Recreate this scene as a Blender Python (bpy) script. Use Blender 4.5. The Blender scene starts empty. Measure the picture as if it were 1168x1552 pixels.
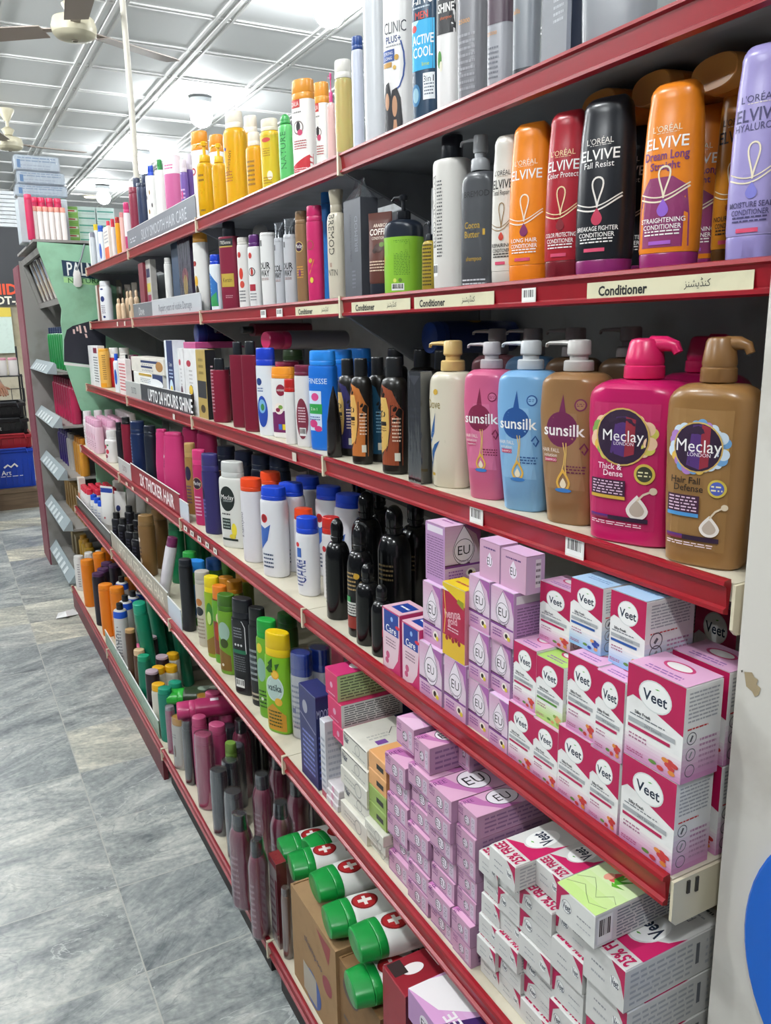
import bpy, bmesh, math, random
from mathutils import Vector, Matrix
random.seed(7)
sc = bpy.context.scene
COL = sc.collection
# ------------------------------------------------------------------ camera
CF, CCX, CCY = 1228.9, 584.0, 776.0
YAW, PITCH, ROLL, CH = math.radians(28.3177), math.radians(12.6708), math.radians(-0.93157), 1.34022
_cy, _sy, _cp, _sp = math.cos(YAW), math.sin(YAW), math.cos(PITCH), math.sin(PITCH)
FW = Vector((_sy*_cp, _cy*_cp, -_sp)); RT0 = Vector((_cy, -_sy, 0)); UP0 = RT0.cross(FW)
_c, _s = math.cos(ROLL), math.sin(ROLL)
RT = RT0*_c + UP0*_s; UP = UP0*_c - RT0*_s
CAM = Vector((0, 0, CH))
def proj(p):
    v = Vector(p) - CAM; d = v.dot(FW)
    return CCX + CF*v.dot(RT)/d, CCY - CF*v.dot(UP)/d
def ray(x, y): return RT*((x-CCX)/CF) + UP*((CCY-y)/CF) + FW
def at_z(x, y, z): d = ray(x, y); return CAM + d*((z-CH)/d.z)
def at_x(x, y, X): d = ray(x, y); return CAM + d*(X/d.x)
def at_y(x, y, Y): d = ray(x, y); return CAM + d*(Y/d.y)
cd = bpy.data.cameras.new('camera'); cam = bpy.data.objects.new('camera', cd); COL.objects.link(cam)
cam.matrix_world = Matrix((
    (RT.x, UP.x, -FW.x, 0), (RT.y, UP.y, -FW.y, 0), (RT.z, UP.z, -FW.z, CH), (0, 0, 0, 1)))
cd.sensor_fit = 'HORIZONTAL'; cd.sensor_width = 36; cd.lens = CF/1168*36; cd.clip_start = .02; cd.clip_end = 60
sc.camera = cam
# ------------------------------------------------------------------ materials
def lin(c):
    c = c.lstrip('#'); out = []
    for i in (0, 2, 4):
        v = int(c[i:i+2], 16)/255
        out.append(v/12.92 if v <= .04045 else ((v+.055)/1.055)**2.4)
    return (*out, 1)
MATS = {}
def mat(c, rough=.35, kind='plastic'):
    """c: '#rrggbb'; procedural principled material with a little surface variation"""
    key = (c, rough, kind)
    if key in MATS: return MATS[key]
    m = bpy.data.materials.new(kind + '_' + c.strip('#')); m.use_nodes = True
    nt = m.node_tree; b = nt.nodes['Principled BSDF']
    b.inputs['Base Color'].default_value = lin(c); b.inputs['Roughness'].default_value = rough
    tc = nt.nodes.new('ShaderNodeTexCoord'); no = nt.nodes.new('ShaderNodeTexNoise')
    no.inputs['Scale'].default_value = 18 if kind != 'metal' else 25
    nt.links.new(tc.outputs['Object'], no.inputs['Vector'])
    mr = nt.nodes.new('ShaderNodeMapRange'); mr.inputs['To Min'].default_value = max(.03, rough-.02); mr.inputs['To Max'].default_value = rough+.03
    nt.links.new(no.outputs['Fac'], mr.inputs['Value']); nt.links.new(mr.outputs['Result'], b.inputs['Roughness'])
    if kind == 'amber':
        b.inputs['Transmission Weight'].default_value = .3; b.inputs['IOR'].default_value = 1.38; b.inputs['Subsurface Weight'].default_value = .25; b.inputs['Subsurface Scale'].default_value = .03
    elif kind == 'translucent':
        b.inputs['Transmission Weight'].default_value = .3
    elif kind == 'metal':
        b.inputs['Metallic'].default_value = .85
    elif kind == 'film':
        nt.nodes.remove(b)
        out = nt.nodes['Material Output']
        tr = nt.nodes.new('ShaderNodeBsdfTransparent'); gl = nt.nodes.new('ShaderNodeBsdfGlossy')
        gl.inputs['Roughness'].default_value = rough; gl.inputs['Color'].default_value = lin(c); tr.inputs['Color'].default_value = (.93, .93, .94, 1)
        fr = nt.nodes.new('ShaderNodeLayerWeight'); fr.inputs['Blend'].default_value = .35
        mp = nt.nodes.new('ShaderNodeMapRange'); mp.inputs['To Min'].default_value = .1; mp.inputs['To Max'].default_value = .75
        nt.links.new(fr.outputs['Facing'], mp.inputs['Value'])
        mx = nt.nodes.new('ShaderNodeMixShader'); nt.links.new(mp.outputs['Result'], mx.inputs['Fac'])
        nt.links.new(tr.outputs[0], mx.inputs[1]); nt.links.new(gl.outputs[0], mx.inputs[2])
        bp = nt.nodes.new('ShaderNodeBump'); bp.inputs['Strength'].default_value = .6; bp.inputs['Distance'].default_value = .004
        ns = nt.nodes.new('ShaderNodeTexNoise'); ns.inputs['Scale'].default_value = 45
        mpv = nt.nodes.new('ShaderNodeMapping'); mpv.inputs['Scale'].default_value = (1, 1, .25)
        nt.links.new(tc.outputs['Object'], mpv.inputs['Vector']); nt.links.new(mpv.outputs[0], ns.inputs['Vector'])
        nt.links.new(ns.outputs['Fac'], bp.inputs['Height']); nt.links.new(bp.outputs[0], gl.inputs['Normal'])
        nt.links.new(mx.outputs[0], out.inputs['Surface'])
    elif kind in ('paint', 'card'):
        n2 = nt.nodes.new('ShaderNodeTexNoise'); n2.inputs['Scale'].default_value = 9 if kind == 'paint' else 30; n2.inputs['Detail'].default_value = 6
        nt.links.new(tc.outputs['Object'], n2.inputs['Vector'])
        r = nt.nodes.new('ShaderNodeMixRGB'); r.blend_type = 'MULTIPLY'
        r.inputs['Color1'].default_value = lin(c); r.inputs['Color2'].default_value = (.78, .76, .74, 1) if kind == 'paint' else (.9, .9, .9, 1)
        cr = nt.nodes.new('ShaderNodeValToRGB'); cr.color_ramp.elements[0].position = .5; cr.color_ramp.elements[1].position = .68
        nt.links.new(n2.outputs['Fac'], cr.inputs['Fac']); nt.links.new(cr.outputs['Color'], r.inputs['Fac'])
        nt.links.new(r.outputs['Color'], b.inputs['Base Color'])
    MATS[key] = m
    return m
# ------------------------------------------------------------------ mesh builder
class MB:
    def __init__(s): s.v, s.f, s.m, s.ms = [], [], [], []
    def mi(s, m):
        if m not in s.ms: s.ms.append(m)
        return s.ms.index(m)
    def add(s, vs, fs, m):
        o = len(s.v); i = s.mi(m); s.v += [tuple(v) for v in vs]
        for f in fs: s.f.append([k+o for k in f]); s.m.append(i)
        return s
    def loft(s, rows, m, segs=24, bend=None, caps=True):
        """rows: (z, half width, half depth, exponent[, x offset, y offset])"""
        vs, fs = [], []
        for r in rows:
            z, a, b, n = r[:4]; ox, oy = (r[4], r[5]) if len(r) > 4 else (0, 0)
            for k in range(segs):
                t = 2*math.pi*(k+.5)/segs; ct, st = math.cos(t), math.sin(t)
                vs.append((ox+a*math.copysign(abs(ct)**(2/n), ct), oy+b*math.copysign(abs(st)**(2/n), st), z))
        for i in range(len(rows)-1):
            for k in range(segs):
                k2 = (k+1) % segs
                fs.append((i*segs+k, i*segs+k2, (i+1)*segs+k2, (i+1)*segs+k))
        if caps:
            fs.append(tuple(range(segs-1, -1, -1))); o = (len(rows)-1)*segs; fs.append(tuple(range(o, o+segs)))
        return s.add(vs, fs, m)
    def box(s, x0, x1, y0, y1, z0, z1, m, bev=0):
        if bev:
            b = bev; rows = [(z0, .5*(x1-x0)-b, .5*(y1-y0)-b), (z0+b, .5*(x1-x0), .5*(y1-y0)), (z1-b, .5*(x1-x0), .5*(y1-y0)), (z1, .5*(x1-x0)-b, .5*(y1-y0)-b)]
            cx, cy = (x0+x1)/2, (y0+y1)/2; vs, fs = [], []
            for z, hx, hy in rows:
                for (sx, sy) in ((-1, -1), (1, -1), (1, 1), (-1, 1)):
                    if z in (z0, z1): vs.append((cx+sx*hx, cy+sy*hy, z))
                    else: vs.append((cx+sx*hx, cy+sy*hy, z))
            for i in range(3):
                for k in range(4): fs.append((i*4+k, i*4+(k+1) % 4, i*4+4+(k+1) % 4, i*4+4+k))
            fs += [(3, 2, 1, 0), (12, 13, 14, 15)]
            return s.add(vs, fs, m)
        vs = [(x0, y0, z0), (x1, y0, z0), (x1, y1, z0), (x0, y1, z0), (x0, y0, z1), (x1, y0, z1), (x1, y1, z1), (x0, y1, z1)]
        return s.add(vs, [(3, 2, 1, 0), (4, 5, 6, 7), (0, 1, 5, 4), (1, 2, 6, 5), (2, 3, 7, 6), (3, 0, 4, 7)], m)
    def tube(s, pts, r, m, segs=8, rz=1.0):
        vs, fs = [], []; P = [Vector(p) for p in pts]; n = len(P)
        for i, p in enumerate(P):
            t = (P[min(i+1, n-1)] - P[max(i-1, 0)]).normalized()
            u = t.cross(Vector((0, 0, 1)))
            if u.length < .05: u = t.cross(Vector((0, 1, 0)))
            u.normalize(); w = u.cross(t).normalized()
            rr = r[i] if isinstance(r, (list, tuple)) else r
            for k in range(segs):
                a = 2*math.pi*k/segs; vs.append(p + u*(rr*math.cos(a)) + w*(rr*rz*math.sin(a)))
        for i in range(n-1):
            for k in range(segs):
                fs.append((i*segs+k, i*segs+(k+1) % segs, (i+1)*segs+(k+1) % segs, (i+1)*segs+k))
        fs.append(tuple(range(segs-1, -1, -1))); fs.append(tuple(range((n-1)*segs, n*segs)))
        return s.add(vs, fs, m)
    def prism(s, pts, axis, a0, a1, m):
        """polygon pts (2D) extruded along an axis; the 2D coordinates are the two other axes in order"""
        n = len(pts); vs = []
        for a in (a0, a1):
            for (p, q) in pts:
                vs.append({'x': (a, p, q), 'y': (p, a, q), 'z': (p, q, a)}[axis])
        fs = [(k, (k+1) % n, n+(k+1) % n, n+k) for k in range(n)]
        fs += [tuple(range(n-1, -1, -1)), tuple(range(n, 2*n))]
        return s.add(vs, fs, m)
    def xform(s, M, start=0):
        for i in range(start, len(s.v)): s.v[i] = tuple(M @ Vector(s.v[i]))
        return s
    def mesh(s, name, smooth=35):
        me = bpy.data.meshes.new(name); me.from_pydata(s.v, [], s.f)
        for m in s.ms: me.materials.append(m)
        me.polygons.foreach_set('material_index', s.m)
        bm = bmesh.new(); bm.from_mesh(me); bmesh.ops.recalc_face_normals(bm, faces=bm.faces); bm.to_mesh(me); bm.free()
        if smooth:
            me.shade_smooth(); me.set_sharp_from_angle(angle=math.radians(smooth))
        me.update()
        return me
def new(name, data, parent=None):
    o = bpy.data.objects.new(name, data); COL.objects.link(o)
    if parent: o.parent = parent
    return o
def struct(name, mb, smooth=0):
    o = new(name, mb.mesh(name, smooth)); o['kind'] = 'structure'; return o
SEEN = set()
def tag(o, label, cat, group=None):
    o['label'] = label; o['category'] = cat
    if group: o['group'] = group
    return o
# ------------------------------------------------------------------ text and printed marks
TXT = {}
def text2d(s, bold=0):
    key = (s, bold)
    if key in TXT: return TXT[key]
    c = bpy.data.curves.new('t', 'FONT'); c.body = s; c.resolution_u = 2; c.offset = bold; c.size = 1
    o = bpy.data.objects.new('t', c); m = o.to_mesh()
    vs = [(v.co.x, v.co.y) for v in m.vertices]; fs = [tuple(p.vertices) for p in m.polygons]
    o.to_mesh_clear(); bpy.data.objects.remove(o); bpy.data.curves.remove(c)
    x0 = min(v[0] for v in vs); x1 = max(v[0] for v in vs); y0 = min(v[1] for v in vs); y1 = max(v[1] for v in vs)
    h = .72 if s.isascii() else (y1-y0)
    yc = .36 if s.isascii() else (y0+y1)/2
    vs = [((v[0]-(x0+x1)/2)/h, (v[1]-yc)/h) for v in vs]
    TXT[key] = (vs, fs, (x1-x0)/h)
    return TXT[key]
def grid(u0, v0, u1, v1, nu, nv):
    vs = [(u0+(u1-u0)*i/nu, v0+(v1-v0)*j/nv) for j in range(nv+1) for i in range(nu+1)]
    fs = [(j*(nu+1)+i, j*(nu+1)+i+1, (j+1)*(nu+1)+i+1, (j+1)*(nu+1)+i) for j in range(nv) for i in range(nu)]
    return vs, fs
def disc(u, v, ru, rv, n=24, rings=3, drop=0):
    vs, fs = [(u, v)], []
    for r in range(1, rings+1):
        for k in range(n):
            a = 2*math.pi*k/n; q = r/rings
            x, y = math.cos(a), math.sin(a)
            if drop and y > 0: x *= (1-y**2)**.5*(1-.35*y) if y < 1 else 0; y *= 1.5
            vs.append((u+ru*q*x, v+rv*q*y))
    for k in range(n): fs.append((0, 1+k, 1+(k+1) % n))
    for r in range(rings-1):
        for k in range(n):
            a, b = 1+r*n+k, 1+r*n+(k+1) % n; fs.append((a, a+n, b+n, b))
    return vs, fs
def ring(u, v, ru, rv, t, n=28, drop=0):
    vs, fs = [], []
    for q in (1, 1-t):
        for k in range(n):
            a = 2*math.pi*k/n; x, y = math.cos(a), math.sin(a)
            if drop and y > 0: x *= (1-y**2)**.5*(1-.35*y) if y < 1 else 0; y *= 1.5
            vs.append((u+ru*q*x, v+rv*q*y))
    for k in range(n): fs.append((k, (k+1) % n, n+(k+1) % n, n+k))
    return vs, fs
def poly(pts, step):
    bm = bmesh.new(); f = bm.faces.new([bm.verts.new((p[0], p[1], 0)) for p in pts])
    bmesh.ops.triangulate(bm, faces=bm.faces[:])
    for _ in range(3):
        es = [e for e in bm.edges if e.calc_length() > step]
        if not es: break
        bmesh.ops.subdivide_edges(bm, edges=es, cuts=1); bmesh.ops.triangulate(bm, faces=[f for f in bm.faces if len(f.verts) > 3])
    bm.verts.index_update(); vs = [(v.co.x, v.co.y) for v in bm.verts]; fs = [tuple(v.index for v in f.verts) for f in bm.faces]
    bm.free(); return vs, fs
def stroke(pts, wd, closed=False):
    P = [Vector((p[0], p[1])) for p in pts]; n = len(P); vs, fs = [], []
    for i, p in enumerate(P):
        t = (P[min(i+1, n-1)]-P[max(i-1, 0)]); t = t.normalized() if t.length else Vector((1, 0)); q = Vector((-t.y, t.x))*wd/2
        vs += [tuple(p+q), tuple(p-q)]
    for i in range(n-1): fs.append((2*i, 2*i+1, 2*i+3, 2*i+2))
    return vs, fs
def printed(mb, decals, w, h, surf, layer=.0003, rough=.45, half=None):
    """decals in fractions: u in -1..1 of half the width, v in 0..1 of the height; surf(x, z, off) -> 3D"""
    hw = half or w/2; rnd = random.Random(len(decals)*31+int(w*9999))
    for k, d in enumerate(decals):
        off = layer*(1+k*.13); t = d[0]; shapes = []
        if t == 'r': vs, fs = grid(d[1]*hw, d[2]*h, d[3]*hw, d[4]*h, 8, 3); shapes.append((vs, fs, d[5]))
        elif t == 'e': vs, fs = disc(d[1]*hw, d[2]*h, d[3]*hw, d[4]*h); shapes.append((vs, fs, d[5]))
        elif t == 'c': r = d[3]*hw; vs, fs = disc(d[1]*hw, d[2]*h, r, r); shapes.append((vs, fs, d[4]))
        elif t == 'd': r = d[3]*hw; vs, fs = disc(d[1]*hw, d[2]*h, r, r*(d[5] if len(d) > 5 else 1), drop=1); shapes.append((vs, fs, d[4]))
        elif t == 'dr': r = d[3]*hw; vs, fs = ring(d[1]*hw, d[2]*h, r, r*(d[6] if len(d) > 6 else 1), d[4], drop=1); shapes.append((vs, fs, d[5]))
        elif t == 'o': r = d[3]*hw; vs, fs = ring(d[1]*hw, d[2]*h, r, r, d[4]); shapes.append((vs, fs, d[5]))
        elif t == 't':
            v2, fs, wd = text2d(d[1], d[7] if len(d) > 7 else 0); sh = d[4]*h; sx = sh
            mw = (d[6] if len(d) > 6 and d[6] else 1.8)*hw
            if wd*sx > mw: sx = mw/wd
            shapes.append(([(d[2]*hw+x*sx, d[3]*h+y*sh) for x, y in v2], fs, d[5]))
        elif t == 'tr':   # text turned by an angle (degrees); height in metres fraction of h
            v2, fs, wd = text2d(d[1], d[8] if len(d) > 8 else 0); sh = d[4]*h; sx = sh
            mw = d[7]*h
            if wd*sx > mw: sx = mw/wd
            a = math.radians(d[6]); ca, sa = math.cos(a), math.sin(a)
            shapes.append(([(d[2]*hw+x*sx*ca-y*sh*sa, d[3]*h+x*sx*sa+y*sh*ca) for x, y in v2], fs, d[5]))
        elif t == 'l':    # rows of tiny illegible print
            n = d[5]
            for i in range(n):
                v = d[4]-(d[4]-d[2])*(i+.5)/n; th = abs(d[4]-d[2])/n*.42
                u = d[1]; 
                while u < d[3]-.02:
                    L = rnd.uniform(.06, .22)*max(.5, d[3]-d[1]); e = min(u+L, d[3])
                    shapes.append((*grid(u*hw, (v-th/2)*h, e*hw, (v+th/2)*h, 2, 1), d[6])); u = e+.035
        elif t == 'b':
            shapes.append((*grid(d[1]*hw, d[2]*h, d[3]*hw, d[4]*h, 4, 1), '#f2f2ee'))
            u = d[1]+.08*(d[3]-d[1]); top = d[4]-.1*(d[4]-d[2]); bo = d[2]+.28*(d[4]-d[2])
            sub = []
            while u < d[3]-.1*(d[3]-d[1]):
                e = u+rnd.choice((.03, .03, .06, .09))*(d[3]-d[1]); sub.append((*grid(u*hw, bo*h, e*hw, top*h, 1, 2), '#151515')); u = e+rnd.choice((.03, .06))*(d[3]-d[1])
            for vs, fs, c in sub: mb.add([surf(x, z, off+layer*.5) for x, z in vs], fs, mat(c, rough))
        elif t == 'p': vs, fs = poly([(a*hw, b*h) for a, b in d[1]], max(w/7, .004)); shapes.append((vs, fs, d[2]))
        elif t == 's': vs, fs = stroke([(a*hw, b*h) for a, b in d[1]], d[2]*hw); shapes.append((vs, fs, d[3]))
        elif t == 'g':    # vertical blend between two ink colours, in strips
            n = 8; c0, c1 = d[5], d[6]
            for i in range(n):
                q = i/(n-1); cc = '#'+''.join('%02x' % round(int(c0[j:j+2], 16)*(1-q)+int(c1[j:j+2], 16)*q) for j in (1, 3, 5))
                z0 = d[2]+(d[4]-d[2])*i/n; z1 = d[2]+(d[4]-d[2])*(i+1)/n
                shapes.append((*grid(d[1]*hw, z0*h, d[3]*hw, z1*h, 8, 1), cc))
        for vs, fs, c in shapes:
            mb.add([surf(x, z, off) for x, z in vs], fs, mat(c, rough))
# ------------------------------------------------------------------ shelf geometry
SX = [0, .6706, .6665, .6218, .5671, .5130, .4605]       # x of each shelf front, top to bottom
SZ = [0, 1.6464, 1.3996, 1.1076, .8141, .5152, .1091]    # z of the price rail's upper edge
BOARD = .004                                             # board surface below the rail's upper edge
JY = [.4808+.914*k for k in range(4)]+[4.19]             # uprights
BACKX = 1.0
def y_of(px, X, z):
    a, b = .02, 30
    for _ in range(50):
        m = (a+b)/2
        if proj((X, m, z))[0] > px: a = m
        else: b = m
    return (a+b)/2
def z_of(py, X, Y):
    a, b = -1, 4
    for _ in range(40):
        m = (a+b)/2
        if proj((X, Y, m))[1] > py: a = m
        else: b = m
    return (a+b)/2
class Fit: pass
def fit(s, x0, x1, yt, dx, dr=.6, d=None, boxy=False, z0=None, X0=None, h=None, rz=0):
    X0 = SX[s]+dx if X0 is None else X0
    z0 = SZ[s]-BOARD+.0004 if z0 is None else z0
    w, hh = .06, h or .2; Yc = y_of((x0+x1)/2, X0+.02, z0+.1)
    N = 28
    for _ in range(14):
        dd = d or dr*w; cr, sr = math.cos(math.radians(rz)), math.sin(math.radians(rz)); Xc = X0+(dd/2 if boxy else math.hypot(dd/2*cr, w/2*sr)); zc = z0+hh/2
        if boxy: pts = [(X0, Yc+b*w/2) for b in (-1, 1)]   # x0..x1 bound the front face of a carton
        else: pts = [(Xc+dd/2*math.sin(2*math.pi*k/N)*cr-w/2*math.cos(2*math.pi*k/N)*sr, Yc+dd/2*math.sin(2*math.pi*k/N)*sr+w/2*math.cos(2*math.pi*k/N)*cr) for k in range(N)]
        xs = [proj((p[0], p[1], zc))[0] for p in pts]; a, b = min(xs), max(xs)
        w = max(.004, w*((x1-x0)/(b-a))**.9)
        e = (a+b)/2-(x0+x1)/2
        g = (proj((Xc, Yc+.01, zc))[0]-proj((Xc, Yc, zc))[0])/.01
        Yc -= .8*e/g
        if h is None: hh = max(.01, z_of(yt, X0 if boxy else Xc, Yc)-z0)
    if z0 == SZ[s]-BOARD+.0004 and 1 < s: hh = min(hh, SZ[s-1]-SZ[s]-.0235)   # stays under the board above
    f = Fit(); f.ex, f.ey = (0, 0) if boxy else (math.hypot(dd*cr, w*sr), math.hypot(w*cr, dd*sr)); f.w, f.d, f.h, f.X, f.Y, f.z, f.px = w, d or dr*w, hh, Xc, Yc, z0, x1-x0
    return f
# ------------------------------------------------------------------ kinds of goods; every builder returns [(part, mesh, parent index)]
def rows_at(rows, z):
    for a, b in zip(rows, rows[1:]):
        if a[0] <= z <= b[0]:
            q = (z-a[0])/max(1e-9, b[0]-a[0]); return [a[i]+(b[i]-a[i])*q for i in (1, 2, 3)]
    r = rows[-1] if z > rows[-1][0] else rows[0]
    return r[1:4]
def surf_of(rows):
    def f(x, z, off):
        a, b, n = rows_at(rows, z); q = min(.985, abs(x)/max(a, 1e-6))
        x = max(-.985*a, min(.985*a, x))
        return (x, -b*(1-q**n)**(1/n)-off, z)
    return f
def segs_for(px): return 40 if px > 45 else 28 if px > 24 else 20 if px > 12 else 14
def add_label(parts, rows, dec, w, h, name='label', par=0):
    if not dec: return
    mb = MB(); printed(mb, dec, w, h, surf_of(rows)); parts.append((name, mb.mesh(name, 0), par))
def fillet(rows, n, r=.0):
    return rows
def bottle(f, c, o, dec):
    """body with a flip-top or screw cap"""
    w, d, h = f.w/2, f.d/2, f.h; g = o.get; sg = segs_for(f.px)
    n = g('n', 2.6); cf = g('cf', .16); hb = h*(1-cf); bot, mid, top = g('bot', .95), g('mid', 1), g('top', 1); sh = g('sh', .9); shz = g('shz', .9); dt = g('dt', None) or top
    R = [(0, w*bot*.9, d*bot*.9, n), (.012*h, w*bot*.985, d*bot*.985, n), (.03*h, w*bot, d*bot, n), (hb*.25, w*(bot+mid*2)/3, d*(bot+mid*2)/3, n),
         (hb*.5, w*mid, d*mid, n), (hb*.7, w*(mid+top)/2, d*(mid+dt)/2, n), (hb*shz, w*top, d*dt, n)]
    for q in (.3, .6, .85): R.append((hb*(shz+(1-shz)*q), w*(top+(sh-top)*(1-(1-q**2)**.5)/(1) if sh < top else top), d*(dt+(sh*g('shd', 1)-dt)*(1-(1-q**2)**.5)), n))
    R.append((hb, w*sh, d*sh*g('shd', 1), g('nn', n)))
    mb = MB(); mb.loft(R, mat(c[0], g('br', .3), g('bk', 'plastic')), sg)
    parts = [('body', mb.mesh('body'), None)]
    cw = g('cw', .86); ct = g('ct', .96); cd = g('cd', cw); cn = g('cn', 2.2); ch = h-hb
    C = [(hb+.0005, w*cw*.98, d*cd*.98, cn), (hb+ch*.04, w*cw, d*cd, cn)]
    if g('groove', 1): C += [(hb+ch*.3, w*cw, d*cd, cn), (hb+ch*.33, w*cw*.965, d*cd*.965, cn), (hb+ch*.36, w*cw, d*cd, cn)]
    if g('dome'): 
        for q in (0, .35, .6, .8, .93, .99): C.append((hb+ch*(.45+.55*q), w*cw*ct*(1-q**2)**.5, d*cd*ct*(1-q**2)**.5, cn))
    else: C += [(hb+ch*.9, w*cw*ct, d*cd*ct, cn), (hb+ch*.97, w*cw*ct*.97, d*cd*ct*.97, cn), (h, w*cw*ct*.9, d*cd*ct*.9, cn)]
    mb = MB(); mb.loft(C, mat(c[1], g('cr', .3), g('ck', 'plastic')), sg); parts.append(('cap', mb.mesh('cap'), None))
    if g('rib'):
        mb = MB()
        for k in range(18):
            a = 2*math.pi*k/18; mb.box(w*cw*math.cos(a)-.0006, w*cw*math.cos(a)+.0006, d*cd*math.sin(a)-.0006, d*cd*math.sin(a)+.0006, hb+ch*.1, hb+ch*.85, mat(c[1], .3))
        parts.append(('grip_rib', mb.mesh('grip_rib', 0), 1))
    if g('band'):   # coloured lower or upper body zone as a sleeve
        for (a, b, col) in g('band'):
            rr = [r for r in R if a*h < r[0] < b*h]; e0, e1 = rows_at(R, a*h), rows_at(R, b*h)
            rr = [(a*h, *e0)]+[tuple(r) for r in rr]+[(b*h, *e1)]
            mb = MB(); mb.loft([(r[0], r[1]+.0003, r[2]+.0003, r[3]) for r in rr], mat(col, .35), sg, caps=False); parts.append(('sleeve', mb.mesh('sleeve'), 0))
    add_label(parts, R, dec, f.w, h)
    if g('wrap'):
        wr = [(0, w*1.03, d*1.05, n)]+[(hb*q, w*1.05*(1+.02*math.sin(q*23)), d*1.07, n) for q in (.1, .2, .3, .45, .6, .75, .9)]+[(hb+ch*.2, w*max(cw, sh)*1.05, d*max(cw, sh)*1.07, n), (h*1.01, w*cw*1.06, d*cd*1.08, 2.2)]
        mb = MB(); mb.loft(wr, mat('#e6e8ee', .12, 'film'), sg); parts.append(('plastic_wrap', mb.mesh('plastic_wrap'), 0))
    return parts
def upended(f, c, o, dec):
    """conditioner that stands on its cap: short cap below, body tapering to a rounded end above"""
    w, d, h = f.w/2, f.d/2, f.h; g = o.get; sg = segs_for(f.px); n = g('n', 2.5); cf = g('cf', .1); hc = h*cf; tp = g('top', .84)
    C = [(0, w*.9, d*.9, n), (.006*h, w*.93, d*.95, n), (hc*.9, w*.96, d*1, n), (hc, w*.95, d*.98, n)]
    R = [(hc+.0004, w*.955, d*.99, n), (hc+.02*h, w*.985, d, n), (h*.35, w, d, n), (h*.6, w*.97, d*.96, n), (h*.8, w*(tp+.07), d*.88, n), (h*.9, w*tp, d*.8, n)]
    for q in (.35, .6, .8, .93, 1): R.append((h*(.9+.1*q), w*tp*(1-q**g('rq', 3.2)*g('rt', .35)), d*.8*(1-q**2)**.5*.92+.003, n))
    mb = MB(); mb.loft(R, mat(c[0], g('br', .28)), sg); parts = [('body', mb.mesh('body'), None)]
    mb = MB(); mb.loft(C, mat(c[1], g('cr', .25)), sg); parts.append(('cap', mb.mesh('cap'), None))
    add_label(parts, R, dec, f.w, h)
    return parts
def pump_head(mb, cx, z, w, h, sp, m, style=0):
    """collar, stem, head and spout; w: collar width"""
    r = w/2
    mb.loft([(z, r, r, 2), (z+h*.02, r*1.02, r*1.02, 2), (z+h*.3, r, r, 2), (z+h*.34, r*.9, r*.9, 2)], m, 24)
    if style == 0:
        mb.loft([(z+h*.34, r*.62, r*.62, 2), (z+h*.52, r*.62, r*.62, 2)], m, 20)
        mb.loft([(z+h*.5, r*.72, r*.72, 2), (z+h*.55, r*.8, r*.8, 2), (z+h*.94, r*.77, r*.77, 2), (z+h*.985, r*.7, r*.7, 2), (z+h, r*.5, r*.5, 2)], m, 28)
        L = r*2.5
        mb.tube([(sp*r*.3, 0, z+h*.88), (sp*r*1.2, 0, z+h*.90), (sp*L*.9, 0, z+h*.89), (sp*L*.97, 0, z+h*.86), (sp*L, 0, z+h*.76)], [r*.42, r*.36, r*.26, r*.22, r*.16], m, 12, rz=.45)
    elif style == 1:   # tall twist-lock head, blocky spout
        mb.loft([(z+h*.34, r*.93, r*.93, 2), (z+h*.42, r*.97, r*.97, 2), (z+h*.5, r*.95, r*.95, 2), (z+h*.9, r*.8, r*.8, 2), (z+h*.97, r*.7, r*.7, 2), (z+h, r*.5, r*.5, 2)], m, 28)
        mb.tube([(sp*r*.3, 0, z+h*.85), (sp*r*1.1, 0, z+h*.86), (sp*r*1.55, 0, z+h*.8), (sp*r*1.72, 0, z+h*.64)], [r*.42, r*.38, r*.3, r*.24], m, 12)
    else:              # slim long nozzle
        mb.loft([(z+h*.34, r*.3, r*.3, 2), (z+h*.8, r*.3, r*.3, 2)], m, 12)
        mb.loft([(z+h*.78, r*.55, r*.55, 2), (z+h*.95, r*.6, r*.6, 2), (z+h, r*.45, r*.45, 2)], m, 16)
        mb.tube([(0, 0, z+h*.9), (sp*r*1.5, 0, z+h*.92), (sp*r*1.95, 0, z+h*.8)], [r*.25, r*.2, r*.15], m, 8)
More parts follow.
